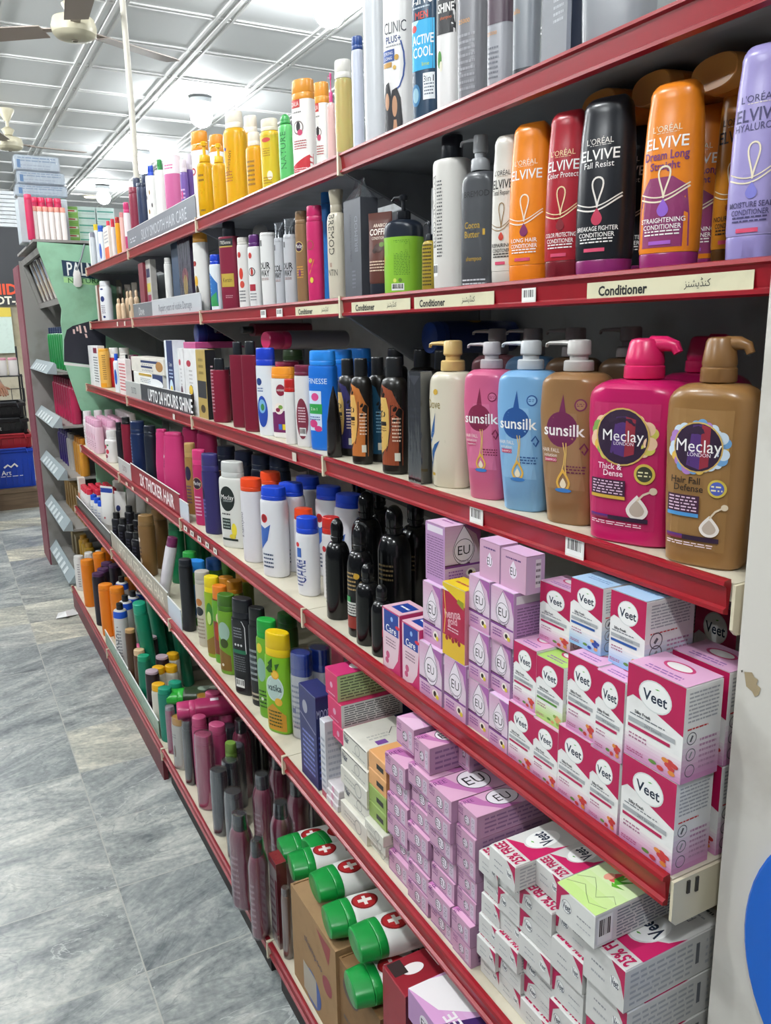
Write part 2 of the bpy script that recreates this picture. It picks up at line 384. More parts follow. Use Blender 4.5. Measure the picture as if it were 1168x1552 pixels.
def pump(f, c, o, dec):
    w, d, h = f.w/2, f.d/2, f.h; g = o.get; sg = segs_for(f.px); n = g('n', 2.8)
    hb = h*g('hb', .8); bot = g('bot', .72); sh = g('shz', .88)
    R = [(0, w*bot*.93, d*bot*.93, n), (.01*h, w*bot, d*bot, n), (hb*.35, w*(bot+(1-bot)*.55), d*(bot+(1-bot)*.55), n), (hb*.62, w*.97, d*.97, n), (hb*.75, w, d, n), (hb*sh, w*g('top', .97), d*.97, n)]
    for q in (.3, .55, .75, .9): 
        k = g('top', .97)+(g('neck', .4)*1.05-g('top', .97))*(1-(1-q**g('sq', 2))**.5); R.append((hb*(sh+(1-sh)*q), w*k, d*min(1, k+.12), n-.4*q))
    R += [(hb*.995, w*g('neck', .4)*1.04, d*min(1, g('neck', .4)*1.35), 2), (hb, w*g('neck', .4), w*g('neck', .4), 2)]
    mb = MB(); mb.loft(R, mat(c[0], g('br', .28), g('bk', 'plastic')), sg); parts = [('body', mb.mesh('body'), None)]
    mb = MB(); pump_head(mb, 0, hb+.0003, w*2*g('neck', .4)*g('pw', 1.1), h-hb, g('sp', -1), mat(c[1], .3, g('ck', 'plastic')), g('style', 0))
    parts.append(('pump_head', mb.mesh('pump_head'), None))
    for (a, b, col) in g('band') or ():
        rr = [(a*h, *rows_at(R, a*h))]+[tuple(r) for r in R if a*h < r[0] < b*h]+[(b*h, *rows_at(R, b*h))]
        mb = MB(); mb.loft([(r[0], r[1]+.0003, r[2]+.0003, r[3]) for r in rr], mat(col, .35), sg, caps=False); parts.append(('sleeve', mb.mesh('sleeve'), 0))
    add_label(parts, R, dec, f.w, h)
    return parts
def ball(f, c, o, dec):
    """round-shouldered bottle with a narrow neck and a domed cap"""
    w, d, h = f.w/2, f.d/2, f.h; sg = segs_for(f.px); g = o.get; hs = h*g('hs', .66); hn = h*.79
    R = [(0, w*.95, d*.95, 2), (.012*h, w, d, 2), (hs*.5, w, d, 2), (hs*.9, w*.99, d*.99, 2)]
    for q in (.25, .5, .7, .85, .95, 1): R.append((hs*.9+(hn-hs*.9)*q*.9, w*(.42+.58*(1-q**2)**.5), d*(.42+.58*(1-q**2)**.5), 2))
    R.append((hn, w*.42, d*.42, 2))
    mb = MB(); mb.loft(R, mat(c[0], .18), sg); parts = [('body', mb.mesh('body'), None)]
    C = [(hn+.0003, w*.5, d*.5, 2), (h*.82, w*.52, d*.52, 2), (h*.825, w*.47, d*.47, 2), (h*.84, w*.5, d*.5, 2), (h*.9, w*.52, d*.52, 2)]
    for q in (.4, .65, .85, .97): C.append((h*.9+h*.1*q, w*.52*(1-q**2)**.5, d*.52*(1-q**2)**.5, 2))
    mb = MB(); mb.loft(C, mat(c[1], .15), sg); parts.append(('cap', mb.mesh('cap'), None))
    add_label(parts, R, dec, f.w, h)
    return parts
def tube(f, c, o, dec):
    """squeeze tube standing on its cap, crimped flat at the top"""
    w, d, h = f.w/2, f.d/2, f.h; sg = segs_for(f.px); g = o.get; hc = h*g('cf', .14)
    C = [(0, w*.8, d*.93, 2.2), (hc*.1, w*.84, d*.97, 2.2), (hc, w*.86, d*.97, 2.2)]
    R = [(hc+.0003, w*.84, d*.95, 2.2), (hc*1.2, w*.9, d, 2.2), (h*.55, w*.95, d*.75, 2.2), (h*.9, w*1, d*.16, 2.4), (h*.93, w, .0016, 4), (h, w, .0014, 6)]
    mb = MB(); mb.loft(R, mat(c[0], g('br', .35)), sg); parts = [('body', mb.mesh('body'), None)]
    mb = MB(); mb.loft(C, mat(c[1], .3), sg); parts.append(('cap', mb.mesh('cap'), None))
    add_label(parts, R, dec, f.w, h)
    return parts
def carton(f, c, o, dec):
    """folding carton; dec: dict of face -> print; F faces the aisle, R the near side, L the far side, T the top"""
    w, d, h = f.w/2, f.d/2, f.h; bev = min(.0012, w*.06)
    mb = MB(); mb.box(-w, w, -d, d, 0, h, mat(c[0], .42, 'card'), bev)
    # tucked flap line round the lid
    mb.box(-w*.97, w*.97, -d*.97, d*.97, h, h+.0004, mat(c[0], .42, 'card'))
    parts = [('carton_body', mb.mesh('carton_body', 0), None)]
    dec = dec or {}
    faces = {'F': (f.w, h, lambda x, z, o_: (x, -d-o_, z)), 'R': (f.d, h, lambda x, z, o_: (w+o_, x, z)), 'L': (f.d, h, lambda x, z, o_: (-w-o_, -x, z)),
             'T': (f.w, f.d, lambda x, z, o_: (x, -d+z, h+.0005+o_)), 'TU': (f.d, f.w, lambda x, z, o_: (w-z, x, h+.0005+o_)), 'TI': (f.d, f.w, lambda x, z, o_: (-w+z, -x, h+.0005+o_)), 'TB': (f.w, f.d, lambda x, z, o_: (-x, d-z, h+.0005+o_))}
    nm = {'F': 'front_print', 'R': 'side_print', 'L': 'side_print', 'T': 'lid_print', 'TU': 'lid_print', 'TI': 'lid_print', 'TB': 'lid_print'}
    for k, dd in dec.items():
        ww, hh, sf = faces[k]; q = MB(); printed(q, dd, ww, hh, sf, layer=.00022); parts.append((nm[k], q.mesh(nm[k], 0), 0))
    if o.get('wrap'):
        q = MB(); q.box(-w*1.02, w*1.02, -d*1.03, d*1.03, .0, h*1.01, mat('#e6e8ee', .12, 'film')); parts.append(('plastic_wrap', q.mesh('plastic_wrap', 0), 0))
    if o.get('peak'):
        q = MB(); q.loft([(h+.001, w*1.0, d*1.0, 8), (h+o['peak']*.5, w*.6, d*.5, 3), (h+o['peak']*.9, w*.5, d*.15, 3), (h+o['peak'], w*.55, d*.08, 3)], mat('#dfe3ea', .15, 'film'), 16, caps=False); parts.append(('plastic_wrap', q.mesh('plastic_wrap'), 0))
    return parts
# ------------------------------------------------------------------ placing
FOOT = []      # what stands where on the shelves
class Foot: pass
def foot(s, X, Y, w, d, z, h, label, root, box):
    q = Foot(); q.s, q.X, q.Y, q.w, q.d, q.z, q.h, q.label, q.root, q.box, q.k = s, X, Y, w, d, z, h, label, root, box, 1.0; FOOT.append(q)
def clash(a, b):
    if a.s != b.s or min(a.z+a.h, b.z+b.h)-max(a.z, b.z) < .004: return None
    dx = (a.d+b.d)/2-abs(a.X-b.X); dy = (a.w*a.k+b.w*b.k)/2-abs(a.Y-b.Y)
    if dx < .0005 or dy < .0002: return None
    if not (a.box or b.box) and ((a.X-b.X)/(a.d+b.d)*2)**2+((a.Y-b.Y)/(a.w*a.k+b.w*b.k)*2)**2 >= 1: return None
    return dx, dy
def settle():
    """goods that would cut into each other: narrow both a little, or slide the rear one straight back from us"""
    for _ in range(40):
        n = 0
        for i, a in enumerate(FOOT):
            for b in FOOT[i+1:]:
                c = clash(a, b)
                if not c: continue
                dx, dy = c; n += 1
                r, f = (a, b) if a.X > b.X else (b, a)
                lone = not r.box and r.z < SZ[r.s]+.01
                room = BACKX-.03-(r.X+r.d/2)
                front = r.X-r.d/2 < SX[r.s]+.04; lim = .16 if front else .07
                if (dy/(a.w*a.k+b.w*b.k) < lim or not lone or room < .004 or r.Y*(r.X+.008)/r.X+r.w*r.k/2 > 4.176) and min(a.k, b.k) > .55:
                    q = max(.9, 1-dy*1.04/(a.w*a.k+b.w*b.k)); a.k *= q; b.k *= q
                elif lone and room > .004 and r.Y*(r.X+.008)/r.X+r.w*r.k/2 <= 4.176:
                    e = min(.008, room); r.Y *= (r.X+e)/r.X; r.X += e
        if not n: break
    for q in FOOT:
        if q.root is None: continue
        q.root.scale.x = q.k
        if not q.box: q.root.location.x, q.root.location.y = q.X, q.Y
    return n
class Kind: pass
def turn(s, px, dx):
    """goods are faced partly towards whoever walks up the aisle"""
    X = SX[s]+dx+.02; Y = y_of(px, X, SZ[s]+.1); return .42*math.degrees(math.atan2(Y, X))
def spawn(K, loc, label, rz=0, tilt=0, rot=None, group=None, name=None, cat=None, sc_=None, back=0):
    r = new(name or K.name, None); r.empty_display_size = .02
    r.location = loc
    if rot is not None: r.rotation_euler = rot.to_euler() if hasattr(rot, 'to_euler') else rot
    else:
        r.rotation_euler = (Matrix.Rotation(math.radians(-90+rz), 3, 'Z') @ Matrix.Rotation(math.radians(tilt), 3, 'Y') @ Matrix.Rotation(math.radians(-back), 3, 'X')).to_euler()
    if sc_: r.scale = sc_
    tag(r, label, cat or K.cat, group or K.group)
    obs = []
    for (nm, me, par) in K.parts:
        o = bpy.data.objects.new(nm, me); COL.objects.link(o); o.parent = r if par is None else obs[par]; obs.append(o)
    return r
def B(s, x0, x1, yt, dx, form, c, label, dec=None, dr=.6, d=None, o=None, cat='bottle', name='bottle', group=None, tilt=0, rz=None, h=None, z0=None, X0=None, lift=0, back=0):
    o = o or {}; boxy = form is carton
    if rz is None: rz = 0 if boxy or tilt or back else turn(s, (x0+x1)/2, dx)
    if z0 is None and lift: z0 = SZ[s]-BOARD+lift
    f = fit(s, x0, x1, yt, dx, dr, d, boxy, z0, X0, h, rz)
    if f.Y+f.w/2 > 4.183 and s: f.Y = 4.183-f.w/2
    K = Kind(); K.f = f; K.name = name; K.cat = cat; K.group = group; K.parts = form(f, c, o, dec)
    if K.parts is None: return K
    zz = f.z
    if tilt: zz += abs(math.sin(math.radians(tilt)))*f.w*.48
    if back: zz += abs(math.sin(math.radians(back)))*f.d*.48
    K.root = spawn(K, (f.X, f.Y, zz), label, rz, tilt, back=back)
    foot(s, f.X, f.Y, f.w if boxy else f.ey, f.d if boxy else f.ex, f.z, f.h, label, K.root, boxy)
    return K
def RP(K, s, px, dx, label, rz=None, tilt=0, group=None, lift=0, z=None, back=0):
    """another one of the same kind: px is its middle in the photograph, dx how far behind the shelf front"""
    if rz is None: rz = 0 if K.name == 'carton' or tilt or back else turn(s, px, dx)
    ex, ey = math.hypot(K.f.d*math.cos(math.radians(rz)), K.f.w*math.sin(math.radians(rz))), math.hypot(K.f.w*math.cos(math.radians(rz)), K.f.d*math.sin(math.radians(rz)))
    X = SX[s]+dx+ex/2; z0 = (SZ[s]-BOARD+.0004+lift) if z is None else z; Y = y_of(px, X, z0+K.f.h/2)
    while Y+K.f.w/2 > 4.17 and X > SX[s]+.012+K.f.d/2: X -= .005; Y = y_of(px, X, z0+K.f.h/2)
    Y = min(Y, 4.17-K.f.w/2)
    r = spawn(K, (X, Y, z0 + (abs(math.sin(math.radians(tilt)))*K.f.w*.48 if tilt else 0)), label, rz, tilt, group=group, back=back)
    if back: r.location.z += abs(math.sin(math.radians(back)))*K.f.d*.55
    bx_ = K.name == 'carton'; foot(s, X, Y, K.f.w if bx_ else ey, K.f.d if bx_ else ex, z0, K.f.h, label, r, bx_); return r
def RW(K, s, X, Y, label, z0=None, rz=0, group=None):
    """the same kind at a world place: X, Y of its middle"""
    z0 = SZ[s]-BOARD+.0004 if z0 is None else z0
    r = spawn(K, (X, Y, z0), label, rz, group=group); foot(s, X, Y, K.f.w, K.f.d, z0, K.f.h, label, r, True); return r
def lying(K, tipxy, X, label, z=None, yaw=0, roll=0, group=None, pitch=0, s=6):
    """lay a bottle on its back, its top towards the aisle: the top's middle is seen at pixel tipxy at depth X"""
    p = at_x(tipxy[0], tipxy[1], X)
    if z is not None: p.z = z
    # local z (up the bottle) -> world -x
    R = Matrix.Rotation(math.radians(yaw), 3, 'Z') @ Matrix.Rotation(math.radians(-90+pitch), 3, 'Y') @ Matrix.Rotation(math.radians(90+roll), 3, 'Z')
    base = p - R @ Vector((0, 0, K.f.h))
    r = spawn(K, base, label, rot=R, group=group)
    return r
def lying_base(K, tipxy, X, label, yaw=0):
    p = at_x(tipxy[0], tipxy[1], X); R = Matrix.Rotation(math.radians(yaw), 3, 'Z') @ Matrix.Rotation(math.radians(90), 3, 'Y') @ Matrix.Rotation(math.radians(90), 3, 'Z')
    return spawn(K, p, label, rot=R)
def dims(w, d, h, px=40):
    f = Fit(); f.w, f.d, f.h, f.px = w, d, h, px; return f
def kind(form, w, d, h, c, o=None, dec=None, name='bottle', cat='bottle', group=None, px=40):
    K = Kind(); K.f = dims(w, d, h, px); K.name, K.cat, K.group = name, cat, group; K.parts = form(K.f, c, o or {}, dec); return K
# ------------------------------------------------------------------ the setting
def node_mat(name):
    m = bpy.data.materials.new(name); m.use_nodes = True; nt = m.node_tree
    return m, nt, nt.nodes['Principled BSDF'], (lambda t, **k: mk(nt, t, k))
def mk(nt, t, k):
    n = nt.nodes.new(t)
    for a, v in k.items(): setattr(n, a, v)
    return n
# marble floor tiles .61 x .305
fm, nt, bs, N = node_mat('marble_tiles')
L = nt.links.new
geo = N('ShaderNodeNewGeometry'); sep = N('ShaderNodeSeparateXYZ'); L(geo.outputs['Position'], sep.inputs[0])
def M_(op, a, b=None, c=None):
    n = N('ShaderNodeMath', operation=op)
    for i, v in enumerate((a, b, c)):
        if v is None: continue
        if isinstance(v, (int, float)): n.inputs[i].default_value = v
        else: L(v, n.inputs[i])
    return n.outputs[0]
TXs, TYs = .61, .309
u = M_('DIVIDE', M_('SUBTRACT', sep.outputs['X'], .238-6.1), TXs); v = M_('DIVIDE', M_('SUBTRACT', sep.outputs['Y'], 1.87-6.18), TYs)
fu, fv = M_('FRACT', u), M_('FRACT', v); iu, iv = M_('FLOOR', u), M_('FLOOR', v)
cmb = N('ShaderNodeCombineXYZ'); L(iu, cmb.inputs[0]); L(iv, cmb.inputs[1])
wn = N('ShaderNodeTexWhiteNoise', noise_dimensions='3D'); L(cmb.outputs[0], wn.inputs['Vector'])
du = M_('MULTIPLY', M_('MINIMUM', fu, M_('SUBTRACT', 1.0, fu)), TXs); dv = M_('MULTIPLY', M_('MINIMUM', fv, M_('SUBTRACT', 1.0, fv)), TYs)
gap = M_('LESS_THAN', M_('MINIMUM', du, dv), .0016)
# clouded stone, shifted and turned a little from tile to tile
sh = N('ShaderNodeVectorMath', operation='MULTIPLY_ADD'); L(wn.outputs['Color'], sh.inputs[0]); sh.inputs[1].default_value = (30, 30, 0); L(geo.outputs['Position'], sh.inputs[2])
rt = N('ShaderNodeVectorRotate', rotation_type='Z_AXIS'); L(sh.outputs[0], rt.inputs['Vector']); L(M_('MULTIPLY', M_('SUBTRACT', wn.outputs['Value'], .5), 1.1), rt.inputs['Angle'])
mp = N('ShaderNodeMapping'); mp.inputs['Scale'].default_value = (2.0, 5.0, 1); L(rt.outputs[0], mp.inputs[0])
n1 = N('ShaderNodeTexNoise'); n1.inputs['Scale'].default_value = 1.6; n1.inputs['Detail'].default_value = 12; n1.inputs['Roughness'].default_value = .72; n1.inputs['Distortion'].default_value = .7; L(mp.outputs[0], n1.inputs['Vector'])
n2 = N('ShaderNodeTexNoise'); n2.inputs['Scale'].default_value = 1.5; n2.inputs['Detail'].default_value = 7; n2.inputs['Distortion'].default_value = 1.5; L(mp.outputs[0], n2.inputs['Vector'])
n3 = N('ShaderNodeTexNoise'); n3.inputs['Scale'].default_value = 70; n3.inputs['Detail'].default_value = 4; L(rt.outputs[0], n3.inputs['Vector'])
mix1 = M_('ADD', M_('MULTIPLY', n1.outputs['Fac'], .8), M_('MULTIPLY', n3.outputs['Fac'], .2))
r1 = N('ShaderNodeValToRGB'); e = r1.color_ramp.elements; e[0].position = .36; e[0].color = lin('#61666a'); e[1].position = .66; e[1].color = lin('#d6d5cd')
x = r1.color_ramp.elements.new(.5); x.color = lin('#9b9f9d'); L(mix1, r1.inputs['Fac'])
# tile tone: from cool grey to a warmer, paler stone
tone = N('ShaderNodeValToRGB'); e = tone.color_ramp.elements; e[0].color = (.72, .75, .77, 1); e[1].color = (1.32, 1.22, 1.02, 1); x = e.new(.62); x.color = (.98, .99, .98, 1); L(wn.outputs['Value'], tone.inputs['Fac'])
mu = N('ShaderNodeMixRGB', blend_type='MULTIPLY'); mu.inputs['Fac'].default_value = 1; L(r1.outputs[0], mu.inputs['Color1']); L(tone.outputs[0], mu.inputs['Color2'])
# thin pale veins and dark hair cracks
vr = N('ShaderNodeValToRGB'); e = vr.color_ramp.elements; e[0].position = .49; e[0].color = (0, 0, 0, 1); e[1].position = .5; e[1].color = (1, 1, 1, 1); x = vr.color_ramp.elements.new(.51); x.color = (0, 0, 0, 1); L(n2.outputs['Fac'], vr.inputs['Fac'])
vd = N('ShaderNodeMixRGB'); L(M_('MULTIPLY', vr.outputs[0], .4), vd.inputs['Fac']); L(mu.outputs[0], vd.inputs['Color1']); vd.inputs['Color2'].default_value = lin('#4d5558')
vr2 = N('ShaderNodeValToRGB'); e = vr2.color_ramp.elements; e[0].position = .605; e[0].color = (0, 0, 0, 1); e[1].position = .61; e[1].color = (1, 1, 1, 1); x = vr2.color_ramp.elements.new(.616); x.color = (0, 0, 0, 1); L(n2.outputs['Fac'], vr2.inputs['Fac'])
vm = N('ShaderNodeMixRGB'); L(M_('MULTIPLY', vr2.outputs[0], .6), vm.inputs['Fac']); L(vd.outputs[0], vm.inputs['Color1']); vm.inputs['Color2'].default_value = lin('#d8dad8')
gm = N('ShaderNodeMixRGB'); L(gap, gm.inputs['Fac']); L(vm.outputs[0], gm.inputs['Color1']); gm.inputs['Color2'].default_value = lin('#a9a9a2')
L(gm.outputs[0], bs.inputs['Base Color'])
L(M_('ADD', M_('MULTIPLY', n1.outputs['Fac'], .25), .22), bs.inputs['Roughness'])
mb = MB(); mb.box(-4, 4.5, -2.5, 13, -.05, 0, fm); struct('floor', mb)
# ceiling: square gypsum tiles in a moulded grid
CZ = 3.135
cmt = mat('#eef0f0', .7); grid_m = mat('#f2f2f0', .6)
mb = MB(); mb.box(-4, 4.5, -2.5, 13, CZ, CZ+.05, cmt); struct('ceiling', mb)
g = MB()
for k in range(-8, 6):
    X = 1.105+.61*k
    for o_, wd, dz in ((-.05, .016, .012), (0, .022, .018), (.05, .016, .012)): g.box(X+o_-wd/2, X+o_+wd/2, -2.5, 13, CZ-dz, CZ-.0005, grid_m)
for k in range(-12, 14):
    Y = 5.08+.61*k
    for o_ in (-.022, .022): g.box(-4, 4.5, Y+o_-.007, Y+o_+.007, CZ-.009, CZ-.0007, grid_m)
struct('trim_1', g)
# column at the near end of the shelves (painted white, chipped)
wp = mat('#cfcbc3', .55, 'paint')
mb = MB(); mb.box(.616, 1.25, -.6, .462, 0, CZ, wp)
def on_col(pts, m, off=.0006):
    q = [at_x(a, b, .616) for a, b in pts]; mb.add([(.616-off, p.y, p.z) for p in q], [tuple(range(len(q)))], m)
on_col([(1128, 1018), (1140, 1019), (1143, 1026), (1149, 1030), (1147, 1037), (1153, 1043), (1150, 1053), (1144, 1056), (1140, 1048), (1131, 1040)], mat('#9b8a6c', .8))
on_col([(1123, 1016), (1126, 1015), (1126, 1018), (1124, 1019)], mat('#4a4640', .8))
struct('wall_right', mb)
# walls far away and on the other side of the gondola's aisle
mb = MB(); mb.box(-4, 4.5, 12.9, 13, 0, CZ, mat('#b9bcbc', .6, 'paint')); struct('wall_back', mb)
mb = MB(); mb.box(4.4, 4.5, -2.5, 12.9, 0, CZ, mat('#c3c6c8', .6, 'paint')); struct('wall_far_right', mb)
# round blue sign on the column
A_, B_, C_ = [at_x(*q, .616) for q in ((1133, 1430), (1160, 1308), (1162, 1551))]
def circle3(a, b, c):
    ax, ay, bx_, by, cx, cy = a.y, a.z, b.y, b.z, c.y, c.z; d = 2*(ax*(by-cy)+bx_*(cy-ay)+cx*(ay-by))
    ux = ((ax*ax+ay*ay)*(by-cy)+(bx_*bx_+by*by)*(cy-ay)+(cx*cx+cy*cy)*(ay-by))/d; uy = ((ax*ax+ay*ay)*(cx-bx_)+(bx_*bx_+by*by)*(ax-cx)+(cx*cx+cy*cy)*(bx_-ax))/d
    return ux, uy, math.hypot(ax-ux, ay-uy)
sy_, sz_, sr_ = circle3(A_, B_, C_); print('disc', sy_, sz_, sr_)
mb = MB(); mb.loft([(0, sr_, sr_, 2), (.004, sr_, sr_, 2), (.006, sr_*.985, sr_*.985, 2)], mat('#0a5fc4', .25), 64)
s_ = new('round_sign', mb.mesh('round_sign')); s_.location = (.6155, sy_, sz_); s_.rotation_euler = (0, -math.pi/2, 0)
tag(s_, 'round plain blue disc fixed low on the white column', 'sign')
# ------------------------------------------------------------------ the gondola
red = mat('#8c0c1b', .33, 'plastic'); red_d = mat('#7d0d1b', .4); grey = mat('#8f9297', .45, 'paint'); beige = mat('#cfc8b4', .5, 'paint'); cream = mat('#d8cfb4', .5)
gon = new('shelving_unit', None); gon.location = (BACKX, JY[2], 0)
tag(gon, 'long grey shelving unit with six tiers of red price rails', 'shelves')
def gpart(name, mb, par=None, smooth=0):
    o = new(name, mb.mesh(name, smooth)); o.parent = par or gon
    if par is None: o.matrix_parent_inverse = Matrix.Translation((-BACKX, -JY[2], 0))
    return o
mb = MB(); mb.box(BACKX, BACKX+.012, JY[0], JY[4], .06, 1.62, mat('#c3c5c8', .5, 'paint')); gpart('back_panel', mb)
for j in range(5):
    mb = MB(); y = JY[j]
    y0 = y-.006 if j else y-.010; mb.box(BACKX-.028, BACKX-.0005, y0, y0+.024, 0, 1.68, grey)
    for q in range(30): mb.box(BACKX-.0285, BACKX-.0275, y0+.009, y0+.014, .1+q*.05, .125+q*.05, mat('#2a2a2c', .6))
    gpart('upright', mb)
SHELF = {}
for s in range(1, 7):
    for j in range(4):
        X, Z = SX[s], SZ[s]-BOARD; y0, y1 = JY[j]+.001, JY[j+1]-.001
        top = beige if s >= 3 else grey
        mb = MB(); mb.box(X+.006, BACKX-.03, y0, y1, Z-.018, Z, top)
        mb.box(X+.03, X+.045, y0, y1, Z-.021, Z-.0182, grey); mb.box(BACKX-.1, BACKX-.085, y0, y1, Z-.021, Z-.0182, grey)
        sh_ = gpart('shelf', mb); SHELF[s, j] = sh_
        # price rail: bead on top, flat tilted face, bead below
        prof = [(X, SZ[s]), (X-.004, SZ[s]-.001), (X-.005, SZ[s]-.005), (X-.001, SZ[s]-.007), (X+.001, SZ[s]-.027), (X-.003, SZ[s]-.029), (X-.003, SZ[s]-.033), (X+.004, SZ[s]-.035), (X+.006, SZ[s]-.006), (X+.005, SZ[s])]
        r_ = MB(); r_.prism(prof, 'y', y0+.003, y1-.003, red if s < 6 else red_d)
        ro = gpart('price_rail', r_, sh_)
        # cream clip where two rails meet
        k_ = MB(); k_.box(X-.0065, X+.004, y1-.006, y1+.0005, SZ[s]-.037, SZ[s]+.002, cream); gpart('rail_clip', k_, sh_)
        # brackets under the board at both ends
        for e_, yy in ((0, y0+.001), (1, y1-.004)):
            b_ = MB(); zt = Z-.0186
            b_.prism([(X+.012, zt), (BACKX-.03, zt), (BACKX-.03, zt-(.17 if s in (2, 3) else .12)), (BACKX-.06, zt-(.17 if s in (2, 3) else .12)), (X+.012, zt-.012)], 'y', yy, yy+.003, cream if (j == 0 and e_ == 0 and s >= 3) else grey)
            gpart('bracket', b_, sh_)
# end plates with hooks where the near ends of two shelves show
for s in (3, 4):
    X, Z = SX[s], SZ[s]-.004
    b_ = MB(); b_.prism([(X+.002, Z), (X+.1, Z), (X+.1, Z-.05), (X+.008, Z-.05), (X+.002, Z-.044)], 'y', JY[0]-.004, JY[0]-.0005, cream)
    b_.box(X+.02, X+.024, JY[0]-.0055, JY[0]-.004, Z-.018, Z-.004, mat('#3b3732', .6)); b_.box(X+.032, X+.036, JY[0]-.0055, JY[0]-.004, Z-.02, Z-.004, mat('#3b3732', .6))
    gpart('bracket', b_, SHELF[s, 0])
# kick boards under the two far bays, dark boards painted as the shade and dirt of the open gap under the near ones
for j in (2, 3):
    mb = MB(); mb.box(SX[6]-.002, SX[6]+.012, JY[j]+.004, JY[j+1]-.004, 0, SZ[6]-.037, mat('#5a141f', .5, 'paint')); gpart('kick_or_shade_board', mb)
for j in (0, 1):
    mb = MB(); mb.box(SX[6]+.014, SX[6]+.026, JY[j]+.034, JY[j+1]-.024, 0, SZ[6]-.037, mat('#231f1e', .7, 'paint')); gpart('kick_or_shade_board', mb)
for j in range(5):
    y0 = JY[j]-.02 if j else JY[0]
    mb = MB(); mb.box(SX[6]+.028, SX[6]+.05, y0+.0, y0+.03, 0, SZ[6]-.06, mat('#2e2a28', .6)); gpart('foot', mb)
# paper price strips and barcode labels pushed into the rails
def rail_card(s, x0, x1, label=None, txt=None, urdu=False, col='#d6d0b0', bar=False, dark=False, v0=.010, v1=.0275, parts=None):
    X = SX[s]-.0012; zc = SZ[s]-.017
    ya, yb = y_of(x0, X, zc), y_of(x1, X, zc); w = ya-yb; h = v1-v0
    mb = MB(); mb.box(-w/2, w/2, -.0006, 0, 0, h, mat(col, .45, 'card'))
    dec = list(parts or [])
    if txt: dec.append(('t', txt, -.5 if urdu else -.35, .45, .6, '#0c0c0c', .85, .03))
    if urdu: dec.append(('t', 'ﺰﻨﺸﯾﮉﻨﮐ', .42, .5, .62, '#161616', .5))
    if bar: dec += [('b', -.85, .12, .85, .95)]
    if dec: printed(mb, dec, w, h, lambda x, z, o_: (x, -.0006-o_, z), layer=.0002)
    j = max(0, min(3, int(((ya+yb)/2-JY[0])/.914)))
    o = new('price_card', mb.mesh('price_card', 0)); o.parent = SHELF[s, j]
    if label: o['label'] = label
    M = Matrix.Translation((X, (ya+yb)/2, SZ[s]-v1-.001)) @ Matrix.Rotation(-math.pi/2, 4, 'Z')
    o.location = M.translation; o.rotation_euler = M.to_euler()
rail_card(2, 890, 1143, 'cream shelf card reading Conditioner in English and Urdu', 'Conditioner', True)
rail_card(2, 628, 749, 'cream shelf card reading Conditioner', 'Conditioner', True)
rail_card(2, 533, 622, 'cream shelf card reading Conditioner', 'Conditioner', True)
rail_card(2, 448, 513, 'cream shelf card reading Conditioner', 'Conditioner', True)
rail_card(2, 791, 812, None, bar=True, col='#e6e4de'); rail_card(2, 395, 403, None, bar=True, col='#e6e4de'); rail_card(2, 419, 428, None, bar=True, col='#e6e4de')
rail_card(3, 712, 732, None, bar=True, col='#e6e4de', v0=.004, v1=.0275); rail_card(3, 857, 885, None, bar=True, col='#e6e4de', v0=.003, v1=.0275)
rail_card(3, 443, 449, col='#cfc6b8'); rail_card(3, 262, 265, col='#d8d0c4')
for x in (281, 291, 302, 314, 326): rail_card(4, x-2.5, x+2.5, parts=[('r', -.3, .3, .4, .8, '#333333')], col='#e8e4dc', v0=.012, v1=.026)
for x in (192, 201, 223): rail_card(4, x-1.5, x+1.5, col='#e4d2c0', v0=.014, v1=.026)
for x in (178, 189): rail_card(2, x-1, x+1, col='#d8c8bc')
# ================================================================== TOP SHELF
W, K_, G_, N_ = '#f4f2ee', '#141416', '#8a8d92', '#1d2a44'
B(1, 888, 996, -190, .02, bottle, ['#8b8e93', '#55585e'], 'pale grey bottle at the near end of the top shelf, cropped by the frame', o=dict(n=4, cf=.1), dr=.55)
B(1, 822, 868, -170, .02, carton, ['#6d7076'], 'dark grey carton with fine print on the top shelf, second from the near end', dec={'F': [('l', -.2, .25, .5, .95, 18, '#a9acb2'), ('r', .72, 0, 1, 1, '#2b3346')], 'R': [('r', -1, 0, 1, 1, '#2b3346')]}, dr=.6, cat='box', name='carton')
B(1, 779, 819, -140, .025, bottle, ['#8e939a', '#3a3d44'], 'grey translucent bottle with a black foot on the top shelf', o=dict(n=3, cf=.12, band=[(.0, .1, '#1a1c22')], bk='translucent'), dec=[('t', 'alla', -.5, .43, .03, '#d99a52', .8)])
B(1, 740, 778, -120, .025, bottle, ['#9c9da3', '#3a3040'], 'silver bottle with a plum upper half on the top shelf', o=dict(n=3, cf=.12, band=[(.42, .88, '#4b3a46')]), dec=[('t', '25000', -.4, .37, .022, '#d99a52', .9), ('l', -.7, .1, .2, .3, 7, '#70727a')])
B(1, 695, 739, -105, .025, bottle, ['#77777c', '#33343a'], 'taupe grey bottle with small orange lettering on the top shelf', o=dict(n=3, cf=.12, band=[(0, .03, '#23242a')]), dec=[('t', '25000', -.3, .50, .025, '#d99a52', 1), ('l', -.7, .1, .5, .44, 9, '#9a9aa0')])
B(1, 663, 696, -90, .025, bottle, ['#e6e4e2', '#1b1b1d'], 'white bottle with a black upper panel on the top shelf', o=dict(n=3, cf=.14), dec=[('p', [(-.8, .48), (.95, .48), (.95, .88), (.2, .84), (-.8, .7)], '#232326'), ('t', 'BLACK', .1, .70, .05, W, 1.5, .02), ('t', 'SHINE', .1, .625, .05, W, 1.5, .02), ('t', 'shampoo', .1, .57, .02, '#c8622e', 1.1), ('e', -.5, .34, .22, .05, '#4f8a3b'), ('e', -.35, .3, .15, .03, '#e8e4d0')])
